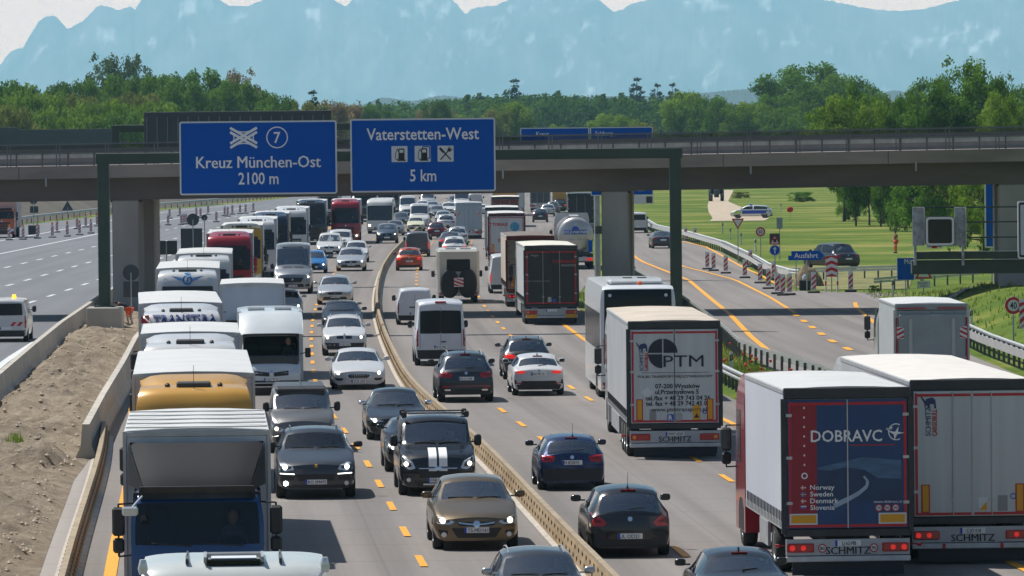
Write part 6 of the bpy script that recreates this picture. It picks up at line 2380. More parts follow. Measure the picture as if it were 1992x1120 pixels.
# ---- oncoming cars, nearest first
c = Car('dark grey SUV with one dazzling fog lamp beside the blue lorry', 'car', 'suv', GRYD, W=1.94, H=1.66, hf=.90, mirror_mat=BLK, glass=glass_mat('warm windscreen', (.50, .40, .40), .04))
face_front(c, 'cayenne', LAMPW, 'RO SM475', LAMPS, .26); c.rails(GRYD); c.place(614, 967, -1, 155)
c = Car('bronze brown hatchback with both headlamps lit, close to the tan steel barrier', 'car', 'hatch', BROWN, W=1.81, H=1.50, L=4.42, driver=True)
face_front(c, 'astra', LAMPON, 'TS-MD161', None, .42); c.place(924, 1066, -1, 166)
c = Car('black van with two broad white bonnet stripes and a roof rack', 'van', 'midvan', BLACK, name='van', cy=.95, cz=1.26)
face_front(c, 'custom', LAMPON, 'FFB HB69', None, .23)
for a, b in ((.03, .24), (-.24, -.03)):
 c.put('bonnet_stripe', WTXT, 'f', [(a, 1.22), (b, 1.22), (b, .66), (a, .66)], False, .035, 0, None, .05)
 c.put('bumper_stripe', WTXT, 'f', [(a, .58), (b, .58), (b, .52), (a, .52)], False, .02, 0)
 c.put('lower_stripe', WTXT, 'f', [(a * 1.6, .12), (b * 1.6, .12), (b * 1.6, .07), (a * 1.6, .07)], False, .02, 0)
for yy in (.9, -.4):
 m = MB().box(-.80, .80, yy - .025, yy + .025, 2.03, 2.065, .01)
 for sg in (-1, 1): m.box(sg * .80 - .07, sg * .80 + .07, yy - .06, yy + .06, 1.93, 2.10, .03)
 m.obj('roof_bar', BLK, c.root)
c.put('side_flash', REDM, 'l', [(2.05, .95), (2.3, .80), (1.2, .95), (1.2, 1.05)], False, .004, 0, None, .2, True)
c.place(850, 961, -1, 150)
c = Car('black car mostly hidden behind the striped black van', 'car', 'suv', BLACK, H=1.50, hf=.84)
face_front(c, 'plain', LAMPW, ''); c.place(812, 916, -1, 128)
c = Car('black saloon with bright ring headlamps behind the striped van', 'car', 'sedan', BLACK, W=1.83, H=1.50, mirror_mat=CHROME)
face_front(c, 'slim', LAMPW, 'M KR 4420', None, .36); c.place(772, 854, -1, 118)
c = Car('beige grey camper van with raised roof pod behind the dark grey SUV', 'van', 'midvan', P_('grey beige', (.15, .15, .15), .4, .3), name='camper_van', H=1.92)
face_front(c, 'vivaro', LAMPON, 'HD V 8510', None, .28)
MB().box(-.80, .80, -2.2, 1.0, 1.80, 1.99, .09).obj('roof_pod', P_('grey beige', (.15, .15, .15), .4, .3), c.root)
MB().cyl((0, .9, 2.0), (0, .85, 2.35), .008, n=5).obj('antenna', BLK, c.root, 0)
c.place(588, 880, -1, 127)
c = Car('white sports saloon with oval chrome grille, next to the barrier', 'car', 'sedan', WHT, W=1.95, H=1.44, L=4.97)
face_front(c, 'trident', LAMPW, 'D JK 652', None, .22); c.put('side_intake', BLK, 'f', [(.56, .42), (.9, .44), (.8, .26), (.6, .26)])
c.place(697, 756, -1, 105)
c = Car('white SUV with twin grille and lit headlamps in front of a black SUV', 'car', 'suv', WHT, W=1.85, H=1.67)
face_front(c, 'x3', LAMPON, 'M XD 3127', None, .34); c.rails(STEEL); c.place(670, 691, -1, 86)
c = Car('black SUV showing only windscreen and mirrors behind the white SUV', 'car', 'suv', BLACK, H=1.62, W=1.86)
face_front(c, 'plain', None, ''); c.place(666, 655, -1, 80)
c = Car('silver grey saloon with wide chrome mirrors, alone above the black SUV', 'car', 'sedan', SIL, W=1.80, H=1.46)
face_front(c, 'plain', None, 'RO EL 71'); c.place(652, 592, -1, 70)
c = Car('pale silver saloon below the bend of the tan barrier, third lane', 'car', 'sedan', SIL, W=1.82, H=1.46)
face_front(c, 'plain', LAMPW, 'M AB 12'); c.place(683, 527, -1, 58)
c = Car('pale car half hidden behind the pale silver saloon', 'car', 'hatch', WHT, H=1.55)
face_front(c, 'plain', None, ''); c.place(693, 510, -1, 48)
c = Car('dark blue people carrier with lit headlamps ahead of the white coach', 'car', 'minivan', P_('slate blue', (.05, .075, .11), .4), H=1.68)
face_front(c, 'plain', LAMPON, ''); c.place(753, 473, -1, 42)
c = Car('grey car behind the slate blue people carrier', 'car', 'hatch', GRYM)
face_front(c, 'plain', None, ''); c.place(768, 458, -1, 36)
c = Car('tall grey van with wrap round black windscreen, campers lane', 'van', 'bigvan', P_('steel grey', (.27, .29, .32), .5, .3), name='camper_van', H=2.72, cz=1.38)
face_front(c, 'ducato', LAMPON, 'A DU 88', None, .22)
MB().prism(rpoly([(-.62, 2.16), (.62, 2.16), (.55, 2.52), (-.55, 2.52)], .06), .70, 1.2).obj('roof_window', DGLASS, c.root, 0)
c.place(570, 571, -1, 74)
c = Car('bright blue small hatchback beside the tall grey van', 'car', 'hatch', BLUEP, H=1.56)
face_front(c, 'box', LAMPW, ''); c.place(611, 531, -1, 50)
c = Car('white pickup style SUV with black grille right of the bright blue hatchback', 'car', 'suv', WHT, H=1.80, W=1.90)
face_front(c, 'x3', LAMPW, ''); c.place(641, 502, -1, 52)
c = Car('white van with dark windscreen in front of the red lorry of the middle lane', 'van', 'midvan', WHT, name='van', H=1.95)
face_front(c, 'plain', LAMPON, ''); c.place(662, 493, -1, 47)
c = Car('white hatchback peeping out right of the white box lorry', 'car', 'hatch', WHT)
face_front(c, 'plain', LAMPW, ''); c.place(556, 618, -1, 66)
c = Car('dark grey SUV with roof rails cut by the bottom edge beside the barrier', 'car', 'suv', GRYD, H=1.66, W=1.86, mirror_mat=SIL)
face_front(c, 'plain', None, ''); c.rails(STEEL); c.place(1052, 1238, -1, 178)
# ---- cars driving away
c = Car('black hatchback with lozenge tail lamps and roof aerial, nearest in the inner lane', 'car', 'hatch', BLACK, W=1.76, H=1.50, L=4.02)
face_rear(c, 'corsa', 'UL OD21'); c.antenna(0, .12); c.place(1221, 1080, 1, 161)
c = Car('dark blue hatchback with roof aerial, inner lane', 'car', 'hatch', NAVY, W=1.74, H=1.44, L=3.98)
face_rear(c, 'a1', 'M IE2075', bump=NAVY); c.antenna(.05, .12); c.place(1110, 951, 1, 130)
c = Car('dark grey SUV with red tail strip left of the white hatchback', 'car', 'suv', P_('petrol grey', (.028, .036, .046), .5, .3), W=1.86, H=1.68)
face_rear(c, 'tiguan', 'HG LI 109'); c.rails(STEEL); c.fin(); c.place(905, 781, 1, 109)
c = Car('white hatchback with black rear diffuser beside the dark grey SUVs', 'car', 'hatch', WHT, W=1.80, H=1.44, L=4.32)
face_rear(c, 'bmw1', 'DAH MY 20', on=True); c.fin(); c.place(1046, 768, 1, 101)
c = Car('dark grey SUV with lit tail lamps half hidden by the white hatchback', 'car', 'suv', GRYD, W=1.84, H=1.66)
face_rear(c, 'tiguan', '', on=True); c.fin(); c.rails(STEEL); c.place(1024, 737, 1, 92)
c = Car('white delivery van with two large dark rear windows', 'van', 'bigvan', P_('cool white', (.60, .63, .68)), name='van', W=2.06, H=2.60, L=5.6)
face_rear(c, 'tall', 'MJ N 198')
for sg in (-1, 1):
 pl = rpoly([(sg * .004, 1.28), (sg * .82, 1.28), (sg * .79, 2.18), (sg * .004, 2.20)], .06)
 decal(c.bvh, pl, 'r', .008, .12).obj('rear_window', DGLASS, c.root, smooth=60)
c.lines('r', [[(0, .5), (0, 2.5)], [(-.82, .55), (-.80, 2.3)], [(.82, .55), (.80, 2.3)]], .014, DGREY)
c.put('handle_bar', BLK, 'r', [(.02, .58), (.20, .58), (.20, .54), (.02, .54)], False, .02, .01)
MB().box(-.22, .22, -2.86, -2.70, 2.50, 2.56, .02).obj('brake_light', REDL, c.root)
c.place(857, 710, 1, 101)
c = Car('white small delivery van left of the big white van', 'van', 'minivan', P_('cool white', (.60, .63, .68)), name='van', flat=1, W=1.86, H=1.86, rr=4.28, ty=4.34, cz=1.18)
face_rear(c, 'tall', 'M CC 71')
c.lines('r', [[(.0, .55), (0, 1.75)]], .014, DGREY)
c.put('handle_bar', BLK, 'r', [(-.3, .78), (.25, .78), (.25, .72), (-.3, .72)], False, .02, .01)
c.place(807, 631, 1, 72)
c = Car('orange red small SUV with pale roof near the inside of the barrier bend', 'car', 'hatch', ORANGE, H=1.56, W=1.80)
face_rear(c, 'plain', 'M OR 5', on=True); c.place(796, 526, 1, 52)
c = Car('grey windowless van with red tail lamps ahead of the orange red SUV', 'van', 'midvan', P_('slate van', (.07, .078, .092), .3, .4), name='van', W=1.95)
face_rear(c, 'tall', '', on=True); c.place(812, 499, 1, 48)
c = Car('maroon SUV ahead of the grey windowless van', 'car', 'suv', MAROON)
face_rear(c, 'tiguan', ''); c.place(850, 465, 1, 38)
c = Car('white estate car peeping over the camper with black cover', 'car', 'hatch', WHT, H=1.55)
face_rear(c, 'plain', '', on=True); c.place(884, 503, 1, 50)
c = Car('dark car ahead of the white estate, left tail lamp showing', 'car', 'sedan', GRYD, H=1.5)
face_rear(c, 'sedan', '', on=True); c.place(876, 488, 1, 46)
c = Car('silver car with bright roof between the maroon SUV and the white box lorry', 'car', 'hatch', SIL, H=1.55)
face_rear(c, 'plain', ''); c.place(890, 477, 1, 42)
c = Car('black saloon with roof fin cut by the bottom edge', 'car', 'sedan', BLACK, W=1.86, H=1.46, mirror_mat=BLACK)
face_rear(c, 'sedan', 'M BA 71'); c.fin(); c.place(1444, 1214, 1, 184)
for px, py, w, col, lb in ((1051, 432, 31, BLACK, 'black car, nearest of the line of four beyond the tanker'), (1066, 421, 29, SIL, 'silver car, second of the line of four beyond the tanker'), (1076, 416, 27, GRYM, 'grey car, third of the line of four beyond the tanker'), (1089, 411, 27, BLACK, 'black car with lit tail lamps, farthest of the line of four beyond the tanker')):
 c = Car(lb, 'car', 'suv' if w > 27 else 'hatch', col, H=1.6)
 face_rear(c, 'plain', '', on=(px == 1089)); c.place(px, py, 1, w)
c = Car('white panel van on the exit ramp beside the right bridge pier', 'van', 'midvan', WHT, name='van', H=2.0, W=2.0)
face_rear(c, 'tall', ''); decal(c.bvh, rpoly([(-.74, 1.25), (.74, 1.25), (.7, 1.75), (-.7, 1.75)], .08), 'r', .008, .15).obj('rear_window', DGLASS, c.root, smooth=60)
c.place(1240, 453, 1, None, rz=0.02)
c = Car('dark grey saloon on the exit ramp left of the right gantry column', 'car', 'sedan', GRYD)
face_rear(c, 'sedan', ''); c.place(1289, 483, 1, None, rz=0.045)
c = Car('black and silver SUV parked beside the heap behind the chevron board', 'car', 'suv', P_('dark slate', (.028, .034, .045), .5), W=1.95, H=1.80, L=4.9)
face_rear(c, 'plain', '')
c.place(1640, 524, 1, None, rz=math.radians(26))
# police estate standing in the meadow, seen from the side
c = Car('silver blue and green police estate car parked across the meadow track', 'police car', 'hatch', P_('police silver', (.52, .55, .58), .4), name='police_car', L=4.75, W=1.84, H=1.48, rr=4.1, ty=4.6, tz=1.0)
for sd in ('l', 'R'):
 decal(c.bvh, rpoly([(-2.0, .88), (.95, .86), (.95, .50), (-1.55, .50)], .03), sd, .005, .18).obj('blue_side_panel', pm('police blue', (.01, .05, .40), rough=.4), c.root, smooth=60)
 decal(c.bvh, rpoly([(1.0, .84), (2.1, .76), (2.1, .52), (1.0, .50)], .03), sd, .005, .18).obj('green_side_panel', pm('police lime', (.35, .55, .05), rough=.4), c.root, smooth=60)
face_front(c, 'plain', None, ''); face_rear(c, 'plain', '')
MB().box(-.55, .55, -.15, .15, 1.46, 1.58, .04).obj('light_bar', pm('blue lamp', (.01, .10, .62), rough=.2, coat=.6), c.root)
g = G(1462, 424)
c.root.location, c.root.rotation_euler.z = (g.x, g.y, 0), math.radians(80)
# works van on the left carriageway
c = Car('white works van with red rear chevrons and amber roof beacon, left edge', 'van', 'midvan', WHT, name='van', W=1.96, H=1.97)
face_rear(c, 'tall', '')
decal(c.bvh, rpoly([(-.76, 1.20), (.76, 1.20), (.72, 1.74), (-.72, 1.74)], .08), 'r', .008, .15).obj('rear_window', DGLASS, c.root, smooth=60)
for sg in (-1, 1):
 for k in range(2):
  a = sg * (.30 + .30 * k)
  decal(c.bvh, [(a - .12, .72), (a + .04, .72), (a + .04 + sg * .14, .90), (a - .12 + sg * .14, .90)], 'r', .01, .1).obj('chevron', REDM, c.root, 0)
MB().lathe([(.02, 1.94), (.10, 1.95), (.10, 2.02), (.08, 2.12), (.01, 2.14)], 12, Matrix.Translation((.35, -1.9, 0))).obj('beacon_lamp', pm('amber beacon lit', (1, .5, .05), rough=.3, emit=1.5), c.root)
c.place(14, 664, 1, None, rz=math.radians(1.6))
# ---- far traffic, small in the picture
FAR = [('bigvan', WHT, 816, 445, -1, 'white high roofed van, tallest in the far crowd left of the maroon SUV'),
       ('hatch', P_('cream', (.60, .58, .42)), 809, 450, -1, 'cream taxi like car in front of the white high roofed van'),
       ('bigvan', WHT, 793, 424, -1, 'white van with lit lamps right of the white coach'),
       ('hatch', SIL, 862, 436, -1, 'silver car left of the white box lorry'),
       ('hatch', GRYM, 850, 424, -1, 'grey car behind silver one left of the white box lorry'),
       ('suv', WHT, 873, 420, -1, 'white SUV with lit headlamps above the white box lorry'),
       ('bigvan', WHT, 898, 410, -1, 'white van directly under the right direction sign, right corner'),
       ('midvan', SIL, 832, 404, -1, 'pale van under the middle of the right direction sign'),
       ('hatch', GRYD, 780, 440, -1, 'dark hatchback left of the cream car'),
       ('hatch', WHT, 822, 412, -1, 'white hatchback far back under the right direction sign'),
       ('sedan', SIL, 841, 413, -1, 'silver saloon far back under the right direction sign'),
       ('suv', GRYM, 884, 404, -1, 'grey SUV far back, left of the far white van'),
       ('midvan', WHT, 925, 404, 1, 'white van far back, left of the row of lorry roofs'),
       ('hatch', WHT, 935, 420, 1, 'white hatchback left of the row of lorry roofs'),
       ('suv', SIL, 868, 449, 1, 'silver SUV with dark rear window touching the white box lorry'),
       ('hatch', SIL, 748, 415, -1, 'silver hatchback between the coach and the far vans'),
       ('suv', GRYD, 724, 402, -1, 'dark SUV behind the white coach'),
       ('bigvan', SIL, 700, 404, -1, 'pale van right of the far red lorry'),
       ('hatch', BLACK, 760, 404, -1, 'black hatchback far back, left of the right direction sign middle'),
       ('suv', WHT, 1128, 412, 1, 'pale SUV beside the dark high trailer far right lane')]
for kd, col, px, py, sg, lb in FAR:
 c = Car(lb, 'van' if 'van' in kd else 'car', kd, col, name='van' if 'van' in kd else 'car', driver=False)
 if sg < 0: face_front(c, 'plain', LAMPON if 'lit' in lb else None, '')
 else: face_rear(c, 'plain' if 'van' not in kd else 'tall', '')
 c.place(px, py, sg)
# ---- oncoming lorries, nearest first -------------------------------------------
t, b = lorry_front('blue lorry with grey wind deflector and white box body, lower left', 378, 98.8, BLUET, prof=LOWR, spoiler=None, box_l=7.6, side=pm('pale box wall', (.52, .56, .62), rough=.4, var=.06), gear=False, box_z=3.80, cab_w=2.30, visor=DGREY, lit=None, grille=BLUET)
m = MB()
v, f = [], []
for j in range(8):
 tt = j / 7
 for i in range(13):
  xn = -1 + i / 6
  v.append((xn * (.92 + .27 * tt), -.42 - 1.30 * tt ** 1.25 - (.10 + .2 * tt) * abs(xn) ** 5, 2.80 + .76 * tt ** .85))
for j in range(7):
 for i in range(12): f.append((j * 13 + i, j * 13 + i + 1, (j + 1) * 13 + i + 1, (j + 1) * 13 + i))
nv = len(v)
v += [(x, y - .06, z - .04) for x, y, z in v]
f += [tuple(nv + q for q in reversed(r_)) for r_ in f]
m.add(v, f).obj('wind_deflector', pm('dull grey deflector', (.020, .021, .025), rough=.75, var=.12, vscale=1, spec=.2), t, smooth=60)
for sg in (-1, 1):
 MB().add([(sg * .93, -.42, 2.80), (sg * 1.20, -1.85, 3.55), (sg * 1.21, -1.75, 2.82), (sg * 1.21, -2.0, 2.82), (sg * .95, -.5, 2.78)], [(0, 1, 2), (0, 2, 4), (1, 3, 2)]).obj('deflector_wing', pm('dull grey deflector', (.11, .115, .125)), t, 0)
for i in range(5): MB().box(-1.25, 1.25, -2.2 - 1.5 * i, -2.12 - 1.5 * i, 3.80, 3.825).obj('roof_rib', ROOFW, t, 0)
MB().cyl((-.55, -.32, 2.80), (.55, -.32, 2.80), .035, n=8).obj('lamp_rail', CHROME, t)
MB().cyl((.95, -.10, 2.72), (1.16, .15, 2.50), .02, n=6).box(1.02, 1.30, .08, .20, 2.40, 2.56, .03).obj('kerb_mirror', LAMPG, t)
t, b = lorry_front('golden yellow lorry with white trailer right behind the blue lorry', 374, 118.5, YELP, roof=ROOFW)
t, b = lorry_front('plain white lorry behind the golden yellow one, roof aerials up', 368, 144.5, WHT, box_l=8.2)
t, b = lorry_front('white lorry lettered TRANSTIRA in blue on its cab front', 352, 172.5, WHT)
tm = MB().text('TRANSTIRA', 0, 0, 0, .25, mirror=True, bold=.035, wscale=1.05)
def lay(mb, bvh, z, xoff=0.0, side='f', off=.05):
 out = MB()
 D = Vector((0, -1, 0)) if side == 'f' else Vector((0, 1, 0))
 pts = []
 for x, y, zz in mb.v:
  h_ = bvh.ray_cast(Vector((x + xoff, 50 * (1 if side == 'f' else -1), z + zz)), D)[0]
  pts.append(tuple(h_ - D * off) if h_ else (x + xoff, 0, z + zz))
 return out.add(pts, mb.f)
lay(tm, b, 3.42, -.10).obj('cab_lettering', pm('navy lettering', (.02, .04, .16), rough=.5), t, 0)
lg = MB().prism([(0, 0), (.24, 0), (.24, .24), (.10, .10)], 0, .001).prism([(0, .06), (0, .24), (.18, .24)], 0, .001)
lay(lg, b, 3.42, .98).obj('cab_logo', REDM, t, 0)
t, b = lorry_front('white lorry with blue winged wheel emblem on its high roof', 364, 227.5, WHT, spoiler=None)
EM = pm('sky blue emblem', (.03, .22, .55), rough=.5)
m = MB()
ring(m, 0, 0, .13, .20, 0, .001, 20)
for sg in (-1, 1):
 for k in range(3): bar(m, sg * .2, .03 + .05 * k - .06, sg * (.62 - .1 * (2 - k)), .10 + .05 * k - .06, .035, 0, .001)
bar(m, -.12, .24, .12, .30, .05, 0, .001)
bar(m, 0, -.10, 0, .10, .05, 0, .001)
lay(m, b, 3.42).obj('emblem', EM, t, 0)
for sg in (-1, 1):
 zdec(b, t, 'spot_lamp', LAMPG, circ(sg * .88, 3.40, .11, 10), r=0, off=.02, res=.06)
t, b = lorry_front('white lorry half hidden behind the one with winged wheel emblem', 396, 258, WHT, spoiler=None)
t, b = lorry_front('red lorry with one lit headlamp beside the white lorries, left queue', 446, 318, REDP, mirror=REDP, lit=LAMPON)
t, b = lorry_front('yellow lorry tucked behind the red lorry of the left queue', 470, 349, P_('traffic yellow', (.55, .30, .01)), roof=ROOFW, mirror=BLK)
t, b = lorry_front('white lorry squeezed behind the yellow one of the left queue', 500, 378, WHT, lit=LAMPON)
t, b = lorry_front('dark blue lorry in the left queue, left of the white high cab', 527, 408, P_('midnight blue', (.015, .03, .07), .3), side=pm('tan trailer wall', (.38, .27, .18), rough=.6))
t, b = lorry_front('white lorry with tall plain cab left of the black lorry', 567, 440, WHT)
t, b = lorry_front('black lorry with lit headlamp right of the white tall cab', 606, 497, BLACK, lit=LAMPON)
t, b = lorry_front('red lorry of the middle lane under the left direction sign', 673, 500, REDP, lit=LAMPON)
t, b = lorry_front('grey lorry far back right of the middle lane red one', 712, 640, P_('mid grey', (.17, .175, .18), .5, .3))
t, b = lorry_front('white lorry far back behind the black one, under the left sign', 640, 610, WHT)
t, b = lorry_front('dark lorry far back under the gap between the two blue signs', 757, 700, GRYD)
t, b = lorry_front('white box lorry with flat bluish front behind the white motorhome', 490, 212, WHT, prof=[(a_, z_ * .78) for a_, z_ in LOWR], ws=(1.40, 2.06), cab_w=2.1, bw=2.4, spoiler=None, lights=False, box_l=8, side=pm('box wall with blue shade', (.42, .49, .58), rough=.5, var=.05), box_z=3.62)  # white box: the blue shade on its front is put into the wall colour
t, b = lorry_front('orange works lorry with white load, cut by the left edge', 4, 552, P_('works orange', (.50, .085, .015)), prof=LOWR, spoiler=None, box_l=6, side=pm('white and salmon panel', (.52, .42, .38), rough=.6, var=.2, vscale=.4), rz=math.pi, bumper=DGREY)
# lorry whose roof only shows at the bottom edge
c_ = AT(455, 1090, 74.8)
t = thing('lorry', 'white lorry cab of which only the roof shows at the bottom edge', 'lorry', (c_.x, c_.y, 0), heading(76.5, -1))
PF = [(.10, .34), (0, .45), (0, 1.5), (.06, 1.75), (.30, 2.55), (.36, 2.68), (.50, 3.05), (.66, 3.20), (.95, 3.27), (2.2, 3.30)]
_, b = shell(t, 0, P_('grey white', (.52, .55, .54)), PF, W=2.54, taper=.94)
dress_cab(t, b, 0, WHT, zt=3.3)
MB().box(-.36, .36, -1.25, -.72, 3.22, 3.31, .02).obj('roof_hatch', DGLASS, t)
m = MB()
for i in range(7): m.box(-.36, .36, -1.42 - .045 * i, -1.40 - .045 * i, 3.28, 3.335)
m.box(-.40, -.36, -1.75, -.70, 3.27, 3.34).box(.36, .40, -1.75, -.70, 3.27, 3.34)
m.obj('roof_vents', STEEL, t, 0)
for sg in (-1, 1): MB().cyl((sg * 1.10, -.5, 3.05), (sg * 1.20, -.45, 3.2), .03, n=8).lathe([(.05, 0), (.07, .08), (.04, .2)], 10, Matrix.Translation((sg * 1.20, -.45, 3.14))).obj('beacon', LAMPG, t)
for x_ in (-.62, .62): MB().box(x_ - .02, x_ + .02, -1.6, -.75, 3.25, 3.315).box(x_ - .012, x_ + .012, -2.2, -1.6, 3.28, 3.325).obj('roof_seam', DGREY, t, 0)
MB().box(-.30, .30, -1.20, -.77, 3.305, 3.322).obj('hatch_frame', SWHITE, t, 0)
under(t, -6.5, -2, [-5.2])
# white motorhome, oncoming
c_ = AT(528, 700, 200)
t = thing('motorhome', 'white motorhome with overhanging cab roof beside the white lorries', 'motorhome', (c_.x, c_.y, 0), heading(200, -1))
PM = [(.10, .30), (.0, .42), (.0, .78), (.08, .98), (.55, 1.30), (.62, 1.36), (1.22, 2.04), (1.26, 2.08)]
MHW = P_('camper white', (.58, .62, .64))
_, b = shell(t, 0, MHW, PM, W=2.04, depth=1.9, ws=(1.36, 2.04), wsx=.95, bow=.14, taper=.95)
zdec(b, t, 'headlight', LAMPG, [(.62, .80), (.88, 1.02), (.96, .98), (.95, .78), (.70, .70)], both=True, off=.01)
zdec(b, t, 'grille', BLK, [(.08, .80), (.60, .86), (.60, .70), (.08, .66)], both=True)
zdec(b, t, 'lower_bumper', BLK, [(-.98, .52), (.98, .52), (.95, .32), (-.95, .32)])
zdec(b, t, 'emblem', CHROME, rpoly([(0, .90), (.06, .79), (0, .68), (-.06, .79)], .01), off=.02, r=0, res=.05)
plate(t, b, 'f', .56, 'CAG TF 52')
v, f = [], []
PA = [(.62, 2.10), (.58, 2.16), (.78, 2.34), (1.35, 2.82), (1.9, 2.92), (7.0, 2.95)]
for d_, z in PA:
 for i in range(9):
  xn = -1 + i / 4
  v.append((xn * 1.15 * (1 - .03 * (z > 2.5)), -d_ - .10 * abs(xn) ** 4, z - .06 * abs(xn) ** 6))
for j in range(len(PA) - 1):
 for i in range(8): f.append((j * 9 + i, j * 9 + i + 1, (j + 1) * 9 + i + 1, (j + 1) * 9 + i))
m = MB().add(v, f)
m.box(-1.15, 1.15, -7.0, -1.95, .45, 2.88)
m.box(-1.13, 1.13, -1.95, -.72, 2.08, 2.13)
for sg in (-1, 1): m.add([(sg * 1.15, -.72, 2.10), (sg * 1.14, -.68, 2.16), (sg * 1.14, -.9, 2.34), (sg * 1.12, -1.45, 2.78), (sg * 1.13, -2.0, 2.86), (sg * 1.15, -2.0, 2.1)], [(0, 1, 2, 3, 4, 5)])
m.obj('living_box', MHW, t, smooth=30)
m = MB()
for x0 in (-.75, .2): m.box(x0, x0 + .6, -2.8, -2.2, 2.93, 3.02, .02)
m.obj('roof_hatch', LAMPG, t)
for sg in (-1, 1):
 mm = MB().box(sg * 1.30 - .10, sg * 1.30 + .10, -1.10, -.98, 1.28, 1.62, .03).tube([(sg * 1.0, -1.1, 1.4), (sg * 1.22, -1.05, 1.45)], .02)
 mm.obj('mirror', BLK, t)
 wheel(t, sg * .90, -.95, .35, .24)
 wheel(t, sg * .95, -5.2, .35, .24)
# white coach, far
def bus(label, px, D, sgn, W=2.55, H=3.5, L=12, body=WHT, name='coach'):
 c_ = AT(px, 450, D)
 t = thing(name, label, 'coach', (c_.x, c_.y, 0), heading(D, sgn))
 return t
t = bus('white coach coming on under the right end of the left sign', 739, 555, -1)
PB = [(.12, .32), (0, .5), (0, 1.2), (.02, 1.3), (.18, 2.75), (.34, 3.1), (.8, 3.35), (12, 3.4)]
_, b = shell(t, 0, P_('coach grey white', (.55, .56, .55)), PB, W=2.55, depth=12, ws=(1.35, 2.70), wsx=.93, bow=.2, taper=.92, glass=GLASSD)
zdec(b, t, 'headlight', LAMPON, [(.86, .90), (1.12, .96), (1.14, .74), (.88, .70)], both=True)
zdec(b, t, 'lower_bumper', DGREY, [(-1.2, .60), (1.2, .60), (1.18, .36), (-1.18, .36)])
for sg in (-1, 1):
 MB().box(sg * 1.45 - .10, sg * 1.45 + .10, .05, .2, 2.0, 2.6, .03).tube([(sg * 1.1, -.1, 2.9), (sg * 1.45, .1, 2.75), (sg * 1.45, .1, 2.55)], .03).obj('mirror', BLK, t)
 wheel(t, sg * 1.1, -2.6, .5, .3, True); wheel(t, sg * 1.1, -8.6, .5, .3, True)
# ---- lorries driving away ------------------------------------------------------
t = rear_unit('white trailer lettered PTM with a quartered black disc', 1310, 157.5, side=pm('grey curtain', (.42, .43, .45), rough=.45, var=.10, vscale=.5, bump=.1, bscale=1), roof=ROOFD, ptext='WWY 65207', maker='SCHMITZ', cabpaint=WHT, rods=False, rz=.026)
NV_ = pm('dark navy print', (.010, .014, .035), rough=.5)
Y_ = -.054
m = MB()
for q in range(4):
 a0 = q * math.pi / 2
 o = (.018 * (1 if q in (0, 3) else -1), .018 * (1 if q < 2 else -1))
 if q < 3: m.prism([(-.32 + o[0], 2.92 + o[1])] + [(-.32 + o[0] + .39 * math.cos(a0 + math.pi / 2 * i / 8), 2.92 + o[1] + .39 * math.sin(a0 + math.pi / 2 * i / 8)) for i in range(9)], Y_, Y_ + .006)
m.obj('logo_disc', NV_, t, 0)
MB().text('PTM', .25, Y_ - .008, 2.55, .33, wscale=1.38, bold=.0).obj('logo_lettering', NV_, t, 0)
m = MB().box(-.92, .95, Y_, Y_ + .006, 2.385, 2.395)
m.obj('logo_rule', INK, t, 0)
TX = []
m = type('', (), {'text': lambda s, *a, **k: MB().text(*a, **k).obj('address_lettering', INK, t, 0)})()
m.text('POLSKI TRANSPORT MIĘDZYNARODOWY', .02, Y_, 2.25, .072, wscale=1.08, bold=.02)
m.text('07-200 Wyszków', .08, Y_, 1.96, .125, wscale=1.0, bold=.02)
m.text('ul.Przemysłowa 5', .06, Y_, 1.80, .125, wscale=1.0, bold=.02)
m.text('tel./fax + 48 29 743 04 26', .09, Y_, 1.63, .125, wscale=.98, bold=.02)
m.text('tel. fax + 48 29 742 45 07', .09, Y_, 1.48, .125, wscale=.98, bold=.02)
m.text('www.ptmtransport.pl', .12, Y_, 1.32, .115, wscale=1.1, bold=.01)
def maker_mark(t, x, z, h=.62):
 """vertical two line maker lettering with a small elephant above it"""
 R = Matrix.Translation((x, Y_ - .002, z)) @ Matrix.Rotation(math.radians(-90), 4, 'Y')
 tm = text_mesh('SCHMITZ', .03)
 k = h / (tm[2] / .72 * .10)
 MB().text('SCHMITZ', 0, 0, .0, .11, align='l', wscale=k, M=R, bold=.015).obj('maker_lettering', pm('navy print', (.02, .035, .12), rough=.5), t, 0)
 tm = text_mesh('CARGOBULL', .03)
 k = h / (tm[2] / .72 * .10)
 MB().text('CARGOBULL', 0, 0, -.13, .10, align='l', wscale=k, M=R, bold=.03).obj('maker_lettering', REDM, t, 0)
 zz = z + h + .02
 el = [(-.14, .0), (-.14, .10), (-.10, .16), (.02, .18), (.08, .14), (.10, .0), (.06, .0), (.05, .07), (-.03, .07), (-.04, 0), (-.08, 0), (-.09, .06), (-.12, .04)]
 el = [(x + .02 + a, zz + b * 1.25) for a, b in el]
 MB().prism(el, Y_ - .002, Y_ + .004).cyl((x - .11, Y_, zz + .12), (x - .19, Y_, zz + .24), .022, .012, 6).obj('elephant_mark', pm('navy print', (.02, .035, .12), rough=.5), t, 0)
maker_mark(t, -.86, 2.44, .52)
m = MB().box(-.92, -.62, Y_, Y_ + .006, 1.74, 1.745)
MB().prism([(-.93, 1.85), (-.77, 1.70), (-.61, 1.85), (-.77, 2.0)], Y_, Y_ + .006).obj('hazard_diamond', SWHITE, t, 0)
MB().box(-.70, -.52, Y_, Y_ + .006, 1.08, 1.38).obj('plate_patch', pm('grey patch', (.26, .27, .27), rough=.6), t, 0)
MB().box(-.21, -.03, Y_, Y_ + .006, 1.05, 1.24).obj('sign_plate', pm('R blue', (.02, .10, .42)), t, 0)
